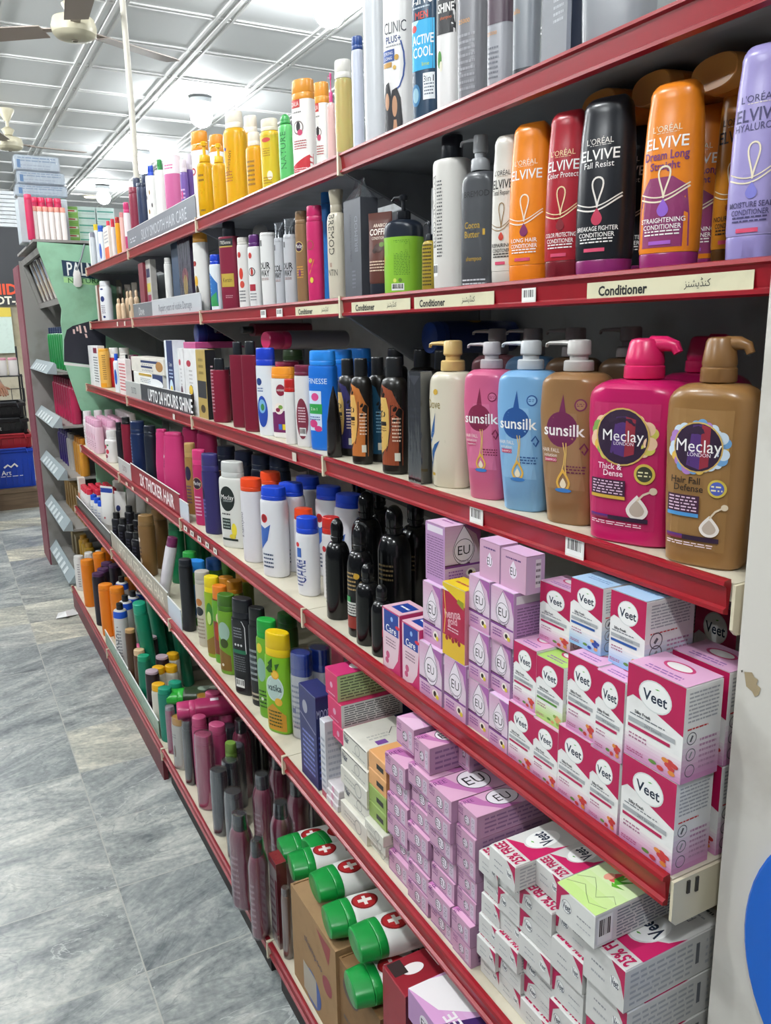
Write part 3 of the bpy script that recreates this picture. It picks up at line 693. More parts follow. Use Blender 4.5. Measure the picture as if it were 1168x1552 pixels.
B(1, 626, 667, -95, .025, bottle, ['#1e3a52', '#10202f'], 'dark teal bottle with a bright cyan panel on the top shelf', o=dict(n=3, cf=.14), dec=[('t', 'ZINC', 0, .70, .095, W, 1.6, .012), ('l', -.7, .625, .6, .645, 1, '#b7c4cf'), ('t', 'MEN', 0, .595, .04, '#e0442f', 1), ('r', -.86, .31, .9, .57, '#2aa6d8'), ('p', [(-.86, .5), (-.2, .57), (-.86, .57)], '#bfe7f4'), ('c', -.6, .53, .22, '#c43a3a'), ('t', 'ACTIVE', .06, .47, .05, W, 1.6, .012), ('t', 'COOL', .06, .405, .055, W, 1.5, .012), ('t', 'lime', .3, .34, .022, '#c6e24a', .6), ('r', .1, .15, .9, .29, '#e9edf0'), ('t', '3in1', .5, .26, .035, '#1b2738', .7), ('l', .2, .17, .85, .24, 4, '#555f70'), ('e', -.5, .18, .4, .06, '#2f6f9c'), ('e', -.5, .18, .25, .04, '#8fb9c9')])
B(1, 582, 626, -85, .02, bottle, ['#eceae8', '#d9d8d6'], 'large white bottle with a picture of long black hair', o=dict(n=2.6, cf=.14), dec=[('t', 'CLINIC', .08, .575, .06, '#3e4048', 1.55, .0), ('t', 'PLUS+', 0, .515, .035, '#2e3f74', 1.1, .015), ('l', -.6, .475, .6, .49, 1, '#9a9aa0'), ('r', -.85, .405, .1, .465, '#2a4b8f'), ('t', 'STRONG', -.38, .447, .016, W, .7), ('t', 'LONG', -.38, .422, .016, W, .6), ('r', -.8, .375, -.1, .40, '#b98a3c'), ('c', .25, .42, .16, '#c79a3a'), ('c', .1, .37, .12, '#d8b050'), ('s', [(.55, .5), (.72, .44), (.76, .38), (.68, .32), (.45, .27), (.1, .25)], .09, '#2a4b8f'),
 ('p', [(-.85, .05), (-.8, .22), (-.6, .29), (-.35, .3), (-.2, .24), (-.1, .12), (-.3, .04)], '#15131a'), ('p', [(-.35, .02), (-.3, .18), (-.1, .255), (.25, .265), (.5, .21), (.62, .08), (.5, .02), (.1, .05)], '#15131a'), ('e', -.5, .2, .17, .045, '#b98a6a'), ('e', .08, .17, .19, .055, '#c0906e'), ('p', [(-.1, .02), (.0, .1), (.2, .1), (.3, .02)], '#c0906e')])
B(1, 552, 582, -45, .025, bottle, ['#c9ccd0', '#c2c5c9'], 'plain pale grey bottle left of the white one with black hair', o=dict(n=2.6, cf=.15))
B(1, 534, 551, 56, .03, bottle, ['#c7ccda', '#2d4b8a'], 'slim pale bottle with a dark blue cap on the top shelf', o=dict(n=2.4, cf=.11, cw=.96), dr=.7)
B(1, 508, 534, 92, .025, bottle, ['#d9c77e', '#eeeae0'], 'clear golden oil bottle with a frosted white cap on the top shelf', o=dict(n=2.2, cf=.18, cw=.95, bk='amber'), dr=.8)
B(1, 496, 509, 111, .06, pump, ['#e3b9b4', '#e0478c'], 'small pink bottle with a bright pink pump on the top shelf', o=dict(bot=1, neck=.35, hb=.72, sp=-1, style=2), dr=.7)
dbl = [('r', -.85, .72, .1, .80, '#b8322e'), ('t', 'DALIA', -.38, .76, .045, W, .75), ('l', -.7, .66, .2, .69, 1, '#8f8a88'), ('c', -.1, .52, .5, '#8a7f7a'), ('c', -.1, .52, .4, '#f4f0ec'), ('e', -.1, .53, .2, .05, '#2a2226'), ('e', .05, .47, .25, .03, '#c8466a'), ('l', -.6, .3, .6, .4, 4, '#b35a5a'), ('p', [(-.98, 0.03), (.98, .03), (.98, .25), (.1, .2), (-.98, .13)], '#c32b36'), ('l', -.6, .06, .6, .12, 3, '#f0d8d8')]
KD = B(1, 476, 500, 126, .09, bottle, [W, '#e59a3c'], 'white bottle with an orange cap and red foot, the far one behind its twin', dec=dbl, o=dict(cf=.2, cw=.98, sh=.96, top=.98))
B(1, 444, 478, 122, .02, bottle, [W, '#e59a3c'], 'white bottle with an orange cap and red foot, nearest the clear golden bottles', dec=dbl, o=dict(cf=.2, cw=.98, sh=.96, top=.98))
B(1, 423, 444, 173, .025, bottle, ['#5fbf6b', '#3f9f52'], 'light green bottle with a rounded green cap on the top shelf', o=dict(n=2.3, cf=.14, cw=.72, sh=.6, shz=.92, dome=1), dec=[('tr', 'NATURE', 0, .5, .1, '#2c6b3d', 90, .5)])
B(1, 396, 424, 181, .025, bottle, ['#f7d838', '#f3ead0'], 'yellow clear bottle with a white cap and round red badge', o=dict(n=2.4, cf=.16, cw=.9, sh=.82, bk='amber', band=[(.78, .84, '#e3b91d')]), dec=[('e', 0, .72, .5, .03, '#c9483a'), ('l', -.4, .5, .4, .62, 4, '#b98a1f'), ('e', .3, .25, .3, .06, '#f3ead0'), ('l', -.5, .14, .5, .24, 3, '#b98a1f')])
B(1, 369, 396, 176, .10, bottle, ['#fdb622', '#f4ead8'], 'tall amber bottle with a white cap, behind the short one', o=dict(n=2.4, cf=.17, cw=.72, sh=.7, bk='amber'))
B(1, 374, 399, 201, .02, bottle, ['#fdb622', '#f4ead8'], 'short amber bottle with a white cap in front of a tall one', o=dict(n=2.4, cf=.2, cw=.72, sh=.7, bk='amber'), dec=[('l', -.6, .2, .4, .6, 6, '#8f6a2a')])
B(1, 340, 375, 170, .02, bottle, ['#ffbe1e', '#f4ead8'], 'tall amber baby shampoo bottle with a white cap at the shelf front', o=dict(n=2.4, cf=.17, cw=.74, sh=.72, shz=.85, bot=.92, mid=.93, bk='amber'), dec=[('c', -.55, .62, .12, '#2d4b9a'), ('tr', 'johnson', -.25, .48, .055, '#7f5a1e', 78, .3), ('l', -.7, .28, .1, .4, 4, '#b06a1e')])
B(1, 322, 344, 218, .03, pump, ['#fcbc22', '#efc12a'], 'amber pump bottle with a yellow pump, right of its twin', o=dict(bot=.9, hb=.74, neck=.5, style=2, bk='amber', n=2.4), dr=.65)
B(1, 299, 325, 215, .015, pump, ['#f2b916', '#f0b91a'], 'amber pump bottle with a yellow pump beside the grey shelf sign', o=dict(bot=.9, hb=.74, neck=.5, style=2, bk='amber', n=2.4), dr=.65, dec=[('l', -.4, .48, .3, .6, 2, '#7a5a10'), ('l', -.4, .1, .3, .16, 1, '#7a5a10')])
B(1, 320, 342, 205, .11, bottle, [W, '#f0982c'], 'white bottle with an orange cap behind the second amber pump bottle', o=dict(cf=.18, cw=.96))
B(1, 293, 319, 200, .11, bottle, [W, '#f0982c'], 'white bottle with an orange cap behind the first amber pump bottle', o=dict(cf=.18, cw=.96), dec=[('c', -.5, .62, .35, '#b8283a'), ('c', -.5, .62, .2, W)])
fl = [('l', -.7, .1, .7, .6, 9, '#e9c6ea'), ('e', -.2, .5, .35, .06, '#d84a8c'), ('e', .3, .35, .35, .06, '#7b3fb0'), ('e', -.3, .22, .35, .06, '#c23a4a')]
B(1, 281, 294, 231, .04, bottle, ['#6a4a9a', '#e9e2ee'], 'slim purple bottle with a white cap behind the grey sign', o=dict(cf=.2, cw=.95), dr=.8)
B(1, 275, 286, 242, .03, bottle, ['#7a5aa8', '#efe2ea'], 'slim purple bottle with a flowered print behind the grey sign', o=dict(cf=.18, cw=.9), dec=fl, dr=.8)
B(1, 252, 276, 237, .04, bottle, ['#d06a9c', '#efe3e8'], 'pink bottle with a white top half behind the grey sign', o=dict(cf=.09, n=3, band=[(.78, 1, '#f0e4ea')], sh=.95), dec=[('l', -.6, .83, .6, .9, 2, '#d84a8c')])
spots = [('e', -.6, .6, .12, .03, '#2c2622'), ('e', .1, .66, .14, .03, '#a67f2c'), ('e', .5, .5, .12, .03, '#2c2622'), ('e', -.2, .42, .18, .03, '#a67f2c'), ('e', .4, .3, .12, .03, '#4b3f33'), ('e', -.5, .3, .12, .03, '#2c2622')]
B(1, 238, 253, 242, .04, bottle, [W, '#2f8a46'], 'white bottle with a green cap on the top shelf', o=dict(cf=.13, cw=.5, sh=.9, n=3), dr=.7)
B(1, 224, 239, 251, .035, bottle, [W, '#2f52c8'], 'white gold-dotted bottle with a blue cap on the top shelf', o=dict(cf=.13, cw=.6, sh=.9, n=3), dec=spots, dr=.7)
B(1, 210, 226, 278, .03, bottle, ['#2b3550', '#232c44'], 'navy bottle behind the left end of the grey sign', o=dict(cf=.06, cw=.96, n=2.3), dr=.8)
B(1, 218, 232, 264, .11, bottle, ['#2b3550', '#2c3650'], 'second navy bottle, further back than the first', o=dict(cf=.25, cw=.96, n=2.3), dr=.8)
B(1, 198, 211, 284, .03, bottle, ['#8a2f45', '#8a2f45'], 'maroon bottle at the left end of the grey sign', o=dict(cf=.1, cw=.96, n=2.4), dr=.8)
B(1, 205, 217, 270, .12, bottle, ['#5a3a4a', '#2c3650'], 'maroon bottle with a dark cap behind the navy one on the top shelf', o=dict(cf=.25, cw=.9, n=2.3), dr=.8)
B(1, 189, 198, 307, .03, bottle, ['#f0e4e6', '#d84078'], 'white bottle with a magenta cap just left of the grey sign', o=dict(cf=.2, cw=.96, band=[(.1, .35, '#b83a6a')]), dr=.8)
B(1, 183, 190, 322, .02, bottle, ['#eab8b0', '#d98a8a'], 'thin peach bottle near the far end of the top shelf', o=dict(cf=.12, cw=.96), dr=.9)
B(1, 176, 183, 329, .02, bottle, ['#f0a020', '#b8322e'], 'thin orange bottle with a red cap on the top shelf', o=dict(cf=.15, cw=.96), dr=.9)
B(1, 169, 176, 332, .02, bottle, ['#e8dcd8', '#d83a4e'], 'white bottle with a red cap left of the thin orange one', o=dict(cf=.2, cw=.9), dr=.9)
B(1, 163, 169, 335, .03, bottle, ['#f0e8e2', '#d83a4e'], 'white bottle with a red cap, second left of the thin orange one', o=dict(cf=.2, cw=.9), dr=.9)
B(1, 157, 166, 344, .01, carton, ['#e9e2da'], 'white carton with an orange print on the top shelf', dec={'F': [('r', -.8, .05, .8, .4, '#e2603c'), ('l', -.7, .5, .7, .9, 4, '#a0a0a8')]}, d=.03, cat='box', name='carton')
B(1, 150, 159, 342, .02, bottle, ['#e8ecf2', '#2f62c8'], 'white bottle with a blue cap near the far end of the top shelf', o=dict(cf=.16, cw=.95), dec=[('e', 0, .35, .5, .2, '#3a5ab0')], dr=.8)
B(1, 144, 151, 340, .04, bottle, ['#e8ecf2', '#e8c832'], 'white bottle with a yellow cap near the far end of the top shelf', o=dict(cf=.14, cw=.95), dr=.9)
B(1, 138, 145, 352, .02, bottle, ['#c8ccd0', '#8f8f9a'], 'grey bottle second from the far end of the top shelf', o=dict(cf=.14, cw=.95), dr=.9)
B(1, 131, 138, 357, .02, bottle, ['#f0efec', '#f0efec'], 'white bottle at the far end of the top shelf', o=dict(cf=.2, cw=.8), dr=.9)
# ------------------------------------------------------------------ shelf signs (printed strips standing in the rail)
def sign(s, x0, x1, hgt, col, label, txt=None, tc='#e9e9e9', th=.55, dx=.0086, tail=None, lean=0, bold=0, base=.0):
    X = SX[s]+dx; z = SZ[s]-BOARD+.0005+base; ya, yb = y_of(x0, X, z+hgt/2), y_of(x1, X, z+hgt/2); w = ya-yb
    r = new('shelf_sign', None); r.location = (X, (ya+yb)/2, z); r.rotation_euler = (0, 0, -math.pi/2); tag(r, label, 'sign')
    q = min(.012, hgt*.2); P = [(-w/2, 0), (w/2, 0), (w/2, hgt-q), (w/2-q*.4, hgt-q*.3), (w/2-q, hgt), (-w/2, hgt)]
    mb = MB(); mb.prism(P, 'y', -.0012, .0012, mat(col, .3)); o = new('sign_board', mb.mesh('sign_board', 0), r)
    mb = MB(); mb.box(-w/2, w/2, -.0018, .0018, hgt-.0008, hgt+.001, mat('#e4e4e2', .4)); new('sign_edge', mb.mesh('sign_edge', 0), r)
    if txt:
        mb = MB(); dec = [('t', txt, 0 if not tail else tail, .48, th, tc, 1.7, bold)] if isinstance(txt, str) else txt
        printed(mb, dec, w, hgt, lambda x, y, o_: (x, -.0012-o_, y), layer=.0003); new('lettering', mb.mesh('lettering', 0), r)
    return r
sign(1, 194, 297, .070, '#70757d', 'grey shelf sign about smooth care on the top shelf', [('t', 'SILKY SMOOTH HAIR CARE', .15, .5, .5, '#c9ccd2', 1.4), ('l', -.9, .3, -.68, .6, 2, '#c9ccd2')])
sign(2, 231, 305, .055, '#c3c6cb', 'pale grey sign about repairing damage on the second shelf', [('t', 'Repairs years of visible Damage', .0, .5, .42, '#6a6e78', 1.6)])
sign(2, 203, 231, .052, '#6f7278', 'dark grey sign with white script, left of the pale one', [('t', 'Dove', -.1, .48, .55, '#e3e3e3', 1.1)])
sign(3, 214, 290, .062, '#3a3d44', 'dark sign reading UPTO 24 HOURS SHINE on the third shelf', 'UPTO 24 HOURS SHINE', '#f4f4f4', .66, tail=.2, bold=.02)
sign(3, 191, 214, .06, '#b9bbb8', 'small grey sign left of the dark HOURS SHINE sign', [('t', 'SUTSI', .1, .5, .4, '#5b5d60', 1.5)])
sign(4, 199, 273, .068, '#8f1c2c', 'red sign reading 2X THICKER HAIR on the fourth shelf', '2X THICKER HAIR', '#f8f0f0', .62, tail=.12, bold=.02)
sign(4, 180, 199, .06, '#c6c4c2', 'small grey sign left of the red THICKER HAIR sign', [('t', 'SUTSI', 0, .5, .35, '#7f5a66', 1.5)])
sign(4, 273, 286, .055, '#cfd8e2', 'small pale blue card right of the red THICKER HAIR sign')
sign(5, 117, 168, .055, '#2c2f2c', 'black sign at the far end of the fifth shelf', [('l', -.9, .3, .9, .7, 2, '#7f8a84')])
sign(5, 169, 255, .07, '#a49c8a', 'beige lettered sign along the fifth shelf rail', [('t', 'UPTO 10X STRONGER HAIR', .1, .5, .6, '#ece6d6', 1.6, .01)])
sign(5, 255, 275, .06, '#c9d6e2', 'pale blue card at the near end of the beige sign')
sign(6, 160, 241, .06, '#7fa08c', 'long green tinted strip sign on the bottom shelf', [('l', -.9, .2, .9, .8, 3, '#a9c4b2')])
# ================================================================== SECOND SHELF: conditioners near us
def elvive(txt1, col, rib='#e8dcc0', dropc='#7a1f4a', panel=None, tc=W, sub=None, script=None):
    d = []
    if panel: d.append(('p', [(-.88, .13), (.86, .13), (.84, .3), (.74, .45), (.3, .5), (-.5, .5), (-.8, .42), (-.86, .3)], panel))
    d += [('t', "L'ORÉAL", 0, .755, .04, rib if tc == W else tc, 1.2), ('l', -.35, .725, .4, .732, 1, rib), ('t', 'ELVIVE', 0, .68, .06, tc, 1.5, .01)]
    if sub: d.append(('t', sub, 0, .625, .034, tc, 1.5))
    if script: d += [('t', script[0], 0, .615, .045, '#6f2a68', 1.5, .02), ('t', script[1], 0, .56, .04, '#6f2a68', 1.3, .02)]
    a = .43; wv = lambda o_, k: [(-.82+1.64*i/16, a+o_-.045*math.sin(math.pi*i/16)+k*(i/16-.5)) for i in range(17)]
    d += [('s', wv(-.01, .05), .05, rib), ('s', wv(.012, .04), .04, rib), ('s', [(.02-.26*math.sin(2*math.pi*i/20)*math.sin(math.pi*i/20), a-.04+.165*math.sin(math.pi*i/20)**1.2+.0*i) for i in range(21)], .06, rib), ('d', .02, a-.1, .2, dropc, 1.1)]
    d += [('t', txt1, 0, .275, .026, tc, 1.5, .01), ('t', 'CONDITIONER', 0, .24, .026, tc, 1.3, .01), ('l', -.6, .19, .6, .225, 2, tc), ('r', -.42, .145, .35, .165, '#d0486a' if not panel else '#a35ac0')]
    return d
B(2, 1108, 1200, 65, .014, upended, ['#9a90c4', '#8f86bc'], 'lavender conditioner bottle at the near end of the second shelf', dec=elvive('MOISTURE SEAL', '', dropc='#7a78c8', tc='#3b3560', sub='HYALURON'), dr=.66, o=dict(cf=.13))
B(2, 1084, 1152, 108, .105, upended, ['#c07a1e', '#5a3a1a'], 'dark amber conditioner bottle with black lettering behind the lavender one', dec=elvive('NOURISHING', '', tc='#2b1d12', dropc='#8a3a1a'), dr=.66, o=dict(cf=.12))
KO = B(2, 974, 1066, 124, .016, upended, ['#e0801c', '#8a2160'], 'large orange conditioner bottle with a purple panel and magenta foot', dec=elvive('STRAIGHTENING', '', panel='#83285c', dropc='#8d5ac4', script=('Dream Long', 'Straight')), dr=.66, o=dict(cf=.1))
RP(KO, 2, 1065, .12, 'orange conditioner bottle with a magenta foot, half hidden behind its twin')
KB = B(2, 876, 963, 147, .016, upended, ['#191b21', '#7f2260'], 'black conditioner bottle with a magenta foot and silver ribbon print', dec=elvive('BREAKAGE FIGHTER', '', rib='#e6e0d8', dropc='#b8304e', sub='Fall Resist'), dr=.66, o=dict(cf=.1))
RP(KB, 2, 958, .125, 'second black conditioner bottle, half hidden behind the first')
B(2, 828, 893, 168, .018, upended, ['#a01f2c', '#6b1420'], 'red conditioner bottle with a gold loop on the second shelf', dec=elvive('COLOR PROTECTING', '', rib='#e9cfa0', dropc='#7a1420', sub='Color Protect'), dr=.66, o=dict(cf=.12))
B(2, 773, 838, 186, .016, upended, ['#e8851f', '#e07a18'], 'orange conditioner bottle with white lettering left of the red one', dec=elvive('LONG HAIR', '', rib='#f4e3cf', dropc='#7a2458'), dr=.66, o=dict(cf=.12))
B(2, 746, 788, 205, .018, upended, ['#d9d5cc', '#c9c5bc'], 'off-white conditioner bottle with a red drop beside the grey pump bottle', dec=elvive('REPAIRING', '', rib='#8a6a3a', dropc='#b83a2a', tc='#2a2622', sub='Total Repair 5'), dr=.66, o=dict(cf=.1))
KE = kind(upended, .07, .036, .19, ['#d9832a', '#e39a4c'], dict(rt=.2), [], 'bottle', 'bottle')
lying_base(KE, (905, 160), .74, 'orange conditioner bottle lying on its back above the red one', yaw=-6)
lying_base(KE, (985, 134), .745, 'orange conditioner bottle lying on its back above the black one', yaw=-6)
lying_base(KE, (1080, 110), .74, 'orange conditioner bottle lying on its back above the amber one', yaw=-6)
B(2, 700, 755, 205, .018, pump, ['#5c5e62', '#a7a9ac'], 'grey see-through bottle with a silver pump facing left', o=dict(bot=.98, hb=.77, neck=.42, n=2.6, bk='translucent'), dec=[('t', 'BREMOD', .1, .62, .04, '#2a2b2e', 1.4), ('t', 'Cocoa', -.1, .42, .045, '#c9a23c', .9), ('t', 'Butter', -.1, .36, .045, '#c9a23c', .9), ('t', 'shampoo', 0, .2, .03, '#c9a23c', .9), ('r', .5, .35, .62, .39, '#c9a23c'), ('l', -.7, .02, .7, .07, 2, '#c8c8cc')])
B(2, 657, 713, 206, .016, bottle, ['#d9d6d0', '#1c2029'], 'white bottle with vertical print and a black cap on the second shelf', o=dict(n=2.3, cf=.15, cw=.58, sh=.84, shz=.95, nn=2, groove=0), dec=[('r', -.85, .3, -.55, .75, '#cfccc6'), ('tr', 'BREMOD KERATIN HAIR', -.66, .52, .034, '#2c2c2e', 90, .46), ('l', -.45, .22, -.1, .72, 22, '#4a4a4c'), ('b', -.8, .1, -.4, .18)], dr=.75)
B(2, 654, 668, 262, .075, bottle, ['#cfcfcf', '#2a2a2e'], 'slim white bottle with black print behind the tall white one', o=dict(cf=.12, cw=.7), dr=.8)
B(2, 640, 661, 336, .035, pump, ['#a8912f', '#1c2029'], 'yellow labelled bottle with a black pump behind the green one', o=dict(bot=1, hb=.74, neck=.4, style=2), dec=[('l', -.7, .1, .7, .7, 12, '#4a3f1a')], dr=.7)
B(2, 583, 641, 296, .016, pump, ['#1d2430', '#11141b'], 'black pump bottle with a bright green wraparound label', o=dict(bot=.98, hb=.76, neck=.32, n=2.3, style=2, sp=-1, band=[(.03, .58, '#84b832')]), dec=[('r', -.9, .03, .95, .58, '#84b832'), ('l', -.05, .2, .75, .55, 22, '#4d7a1c'), ('e', -.82, .35, .1, .05, '#c86a2c'), ('c', .0, .15, .1, '#d9e26a'), ('c', .3, .15, .1, '#5b7a2a'), ('b', -.2, .05, .5, .12), ('t', '100% NATURAL', .15, .075, .02, '#1a2a10', .6)], dr=.8)
B(2, 558, 596, 322, .018, tube, ['#5a3128', '#1e222c'], 'brown squeeze tube with coffee lettering and beans', o=dict(cf=.16), dec=[('t', 'ARABICA', .1, .85, .04, '#efe0cf', 1.2, .01), ('t', 'COFFEE', .05, .775, .075, '#f4ece2', 1.7, .02), ('t', 'CONDITIONER', .1, .70, .035, '#efe0cf', 1.3), ('e', .1, .58, .4, .055, '#3a1e16'), ('e', .35, .62, .2, .03, '#5e7a2c'), ('e', -.2, .55, .2, .03, '#2a140e'), ('l', -.7, .3, .6, .44, 4, '#d9c0a8')])
B(2, 522, 547, 302, .016, carton, ['#4c4f56'], 'dark grey carton in a twisted plastic wrap', dec={'F': [('tr', 'BREMOD', .45, .65, .07, '#7d8088', 90, .35), ('tr', 'KERATIN TREATMENT', -.2, .62, .035, '#33353c', 90, .5), ('l', -.1, .1, .3, .3, 5, '#7d8088')]}, o=dict(peak=.035), d=.035, cat='box', name='carton')
B(2, 497, 525, 288, .016, bottle, ['#cdc5b2', '#b3aa96'], 'beige bottle with vertical lettering and a flared cap', o=dict(n=2.5, cf=.2, cw=.62, ct=1.25, sh=.6, shz=.86), dec=[('tr', 'BREMOD', -.15, .60, .07, '#4a463e', -90, .36), ('t', 'NTIN', -.1, .26, .06, '#3c3832', 1.1), ('t', 'II', -.3, .33, .04, '#8a3a2a', .3)], dr=.7)
B(2, 488, 502, 283, .07, bottle, ['#2f7fd0', '#2f7fd0'], 'tall sky blue bottle behind the beige one', o=dict(cf=.1, cw=.95), dr=.8)
mec = lambda c: [('o', -.1, .62, .72, .18, '#c9b26a'), ('c', -.1, .62, .6, '#3a1438'), ('t', 'Meclay', -.1, .63, .045, W, 1.15), ('l', -.6, .28, .5, .42, 5, '#d9a24a'), ('e', -.1, .34, .2, .04, c)]
B(2, 466, 490, 312, .022, bottle, ['#c42c66', '#c42c66'], 'magenta shampoo bottle on the second shelf between brown and beige ones', o=dict(cf=.16, cw=.95, sh=.97), dec=[('o', -.3, .6, .5, .12, '#8a6a2a'), ('c', -.3, .44, .25, '#c8a040'), ('s', [(-.5, .3), (.2, .45)], .1, '#d9803a'), ('e', -.2, .24, .25, .03, '#d9c04a')], dr=.55)
B(2, 449, 468, 320, .03, bottle, ['#8a6a4a', '#8f7050'], 'brown shampoo bottle left of the magenta one on the second shelf', o=dict(cf=.14, cw=.95, sh=.97), dec=mec('#7a3a6a'), dr=.6)
cway = lambda a: [('t', a, -.1, .56, .09, '#17181c', 1.6, .02), ('t', 'WAY', -.05, .46, .09, '#17181c', 1.3, .02), ('l', -.6, .36, .5, .4, 2, '#8a5a52'), ('r', -.6, .82, -.35, .9, '#4a4a4c')]
def peakbottle(f, c, o, dec):
    P = bottle(f, c, o, dec); mb = MB(); w, d, h = f.w/2, f.d/2, f.h
    mb.loft([(h*.96, w*.9, d*.9, 2), (h+.012, w*.75, d*.7, 2), (h+.028, w*.95, d*.2, 2.5), (h+.034, w*1.1, d*.06, 3)], mat('#c4c8d0', .15, 'film'), 16, caps=False)
    P.append(('plastic_wrap', mb.mesh('plastic_wrap'), 0)); return P
B(2, 431, 453, 356, .018, peakbottle, ['#bfc0c4', '#b7b9be'], 'silver tube in a twisted wrap, right of its twin', o=dict(cf=.06, cw=.97, n=2.2, sh=.98), dec=cway('OUR'), dr=.8)
B(2, 417, 434, 361, .035, peakbottle, ['#bfc0c4', '#b7b9be'], 'silver tube in a twisted wrap, left of its twin', o=dict(cf=.06, cw=.97, n=2.2, sh=.98), dec=cway('COL'), dr=.8)
B(2, 396, 420, 353, .016, bottle, ['#e3e2e0', '#d9d8d6'], 'white tube with bold black lettering left of the wrapped silver ones', o=dict(cf=.05, cw=.97, n=2.3, sh=.98), dec=cway('OUR'), dr=.8)
B(2, 385, 409, 336, .11, bottle, ['#dcdbd8', '#d4d3d0'], 'white bottle with a round cap behind the white tubes', o=dict(cf=.14, cw=.95, dome=1), dr=.9)
car = [('e', -.3, .72, .3, .04, '#b8342e'), ('o', -.1, .5, .55, .2, '#3a3a3e'), ('e', -.1, .5, .2, .05, '#b8342e'), ('r', -.6, .24, .4, .33, '#a02838'), ('l', -.6, .1, .5, .22, 3, '#8a8a8e')]
B(2, 377, 397, 356, .022, bottle, ['#e3e2e0', '#5a2a6a'], 'white bottle with a purple cap on the second shelf', o=dict(cf=.16, cw=.8, n=2.4), dec=car, dr=.6)
B(2, 361, 380, 360, .03, bottle, ['#e3e0dc', '#cfcac2'], 'white bottle with red fruit print right of the maroon one', o=dict(cf=.1, cw=.9, n=2.4), dec=[('e', -.3, .76, .3, .04, '#b8342e'), ('e', -.1, .5, .35, .08, '#c83a2a'), ('e', 0, .35, .4, .05, '#c84a3a'), ('l', -.6, .1, .5, .28, 4, '#7a7a7e')], dr=.6)
B(2, 335, 364, 333, .018, bottle, ['#7a2238', '#20242e'], 'maroon bottle with a dark cap and gold label on the second shelf', o=dict(cf=.165, cw=.66, sh=.97, shz=.98, n=3.5, groove=0), dec=[('r', -.85, .73, .75, .81, '#1a1c22'), ('r', -.8, .715, .7, .73, '#b59a4a'), ('t', 'TRESemme', -.05, .77, .04, '#d9d4c8', 1.2), ('r', -.7, .27, .7, .42, '#b59a3c'), ('t', 'Keratin', 0, .35, .05, '#4a3a14', 1.0), ('l', -.3, .14, .5, .18, 2, '#c9a0a8')], dr=.5)
B(2, 319, 337, 386, .024, bottle, ['#e6ecf0', '#2448c8'], 'small white bottle with a blue cap and blue-green label', o=dict(cf=.17, cw=.85), dec=[('p', [(-.8, .1), (.7, .1), (.7, .5), (-.8, .7)], '#2a6ab0'), ('p', [(-.8, .1), (.7, .1), (.5, .35), (-.8, .25)], '#3a9a5a')], dr=.7)
B(2, 313, 323, 414, .06, bottle, ['#3048b0', '#3048b0'], 'small blue bottle half hidden left of the white one with a blue cap', o=dict(cf=.2), dr=.8)
B(2, 295, 317, 348, .018, bottle, ['#e4e2de', '#e5a23c'], 'tall white bottle with an orange cap and yellow picture', o=dict(cf=.12, cw=.98, sh=.97, bot=.8), dec=[('c', -.6, .62, .3, '#9a2a2a'), ('e', -.5, .4, .3, .07, '#d9a62c'), ('e', -.4, .25, .3, .1, '#3a2e1e')], dr=.55)
B(2, 272, 290, 362, .025, carton, ['#3a2448'], 'dark purple carton with red and gold picture on the second shelf', dec={'F': [('e', 0, .5, .5, .12, '#a8304a'), ('e', 0, .38, .35, .15, '#d9b04a'), ('l', -.7, .1, .7, .25, 4, '#c8b0d8')]}, o=dict(wrap=1), d=.03, cat='box', name='carton')
B(2, 262, 273, 368, .035, carton, ['#1f3a58'], 'slim dark blue carton left of the purple one on the second shelf', d=.02, cat='box', name='carton')
B(2, 251, 262, 391, .02, bottle, ['#e4e2de', '#d4d2ce'], 'slim white bottle behind the pale grey sign', o=dict(cf=.1), dr=.8)
B(2, 223, 230, 394, .03, carton, ['#b8b4ae'], 'slim carton with coloured stripes behind the dark grey sign', dec={'F': [('r', -.8, .7, .6, .85, '#2a3050'), ('r', -.8, .45, .6, .6, '#c8b84a'), ('r', -.8, .2, .6, .4, '#8a2a4a')]}, d=.02, cat='box', name='carton')
B(2, 212, 219, 399, .02, carton, ['#7a2a38'], 'slim maroon carton left of the striped one', d=.02, cat='box', name='carton')
for i, (a, b, y) in enumerate(((166, 179, 427), (177, 190, 429), (189, 201, 431), (200, 211, 428))):
    B(2, a, b, y, .12, tube, ['#8a8074', '#6a6058'], 'grey brown squeeze tube in the back row, %s from the far end' % ('first', 'second', 'third', 'fourth')[i], o=dict(cf=.15), dr=.8, group='grey brown tubes at the far end of the second shelf', name='squeeze_tube', cat='tube')
for i, (a, b, y, dx) in enumerate(((176, 185, 452, .02), (183.5, 191, 451, .035), (190, 199, 441, .06), (195, 204, 440, .025), (203, 212, 439, .055))):
    B(2, a, b, y, dx, ball, ['#e6c8a6', '#e6c8a6'], 'small beige bottle with a round cap, %s from the far end of its cluster' % ('first', 'second', 'third', 'fourth', 'fifth')[i], dr=1, dec=[('e', -.1, .4, .4, .12, '#5a5a48')] if i == 3 else None, group='small beige bottles on the second shelf')
B(2, 152, 170, 426, .02, bottle, ['#e9e9ea', '#e4e4e6'], 'white bottle with navy round logos near the far end', o=dict(cf=.14, cw=.9), dec=[('e', -.1, .56, .4, .07, '#1d2c6a'), ('l', -.5, .2, .3, .42, 5, '#6a5a78'), ('e', 0, .12, .25, .03, '#1d2c6a'), ('e', -.1, .8, .3, .02, '#1d2c6a')], dr=.6)
B(2, 142, 152, 433, .03, carton, ['#8a4a44'], 'thin reddish brown carton near the far end of the second shelf', dec={'F': [('r', -1, .0, -.3, 1, '#e9dcd6')]}, d=.02, cat='box', name='carton')
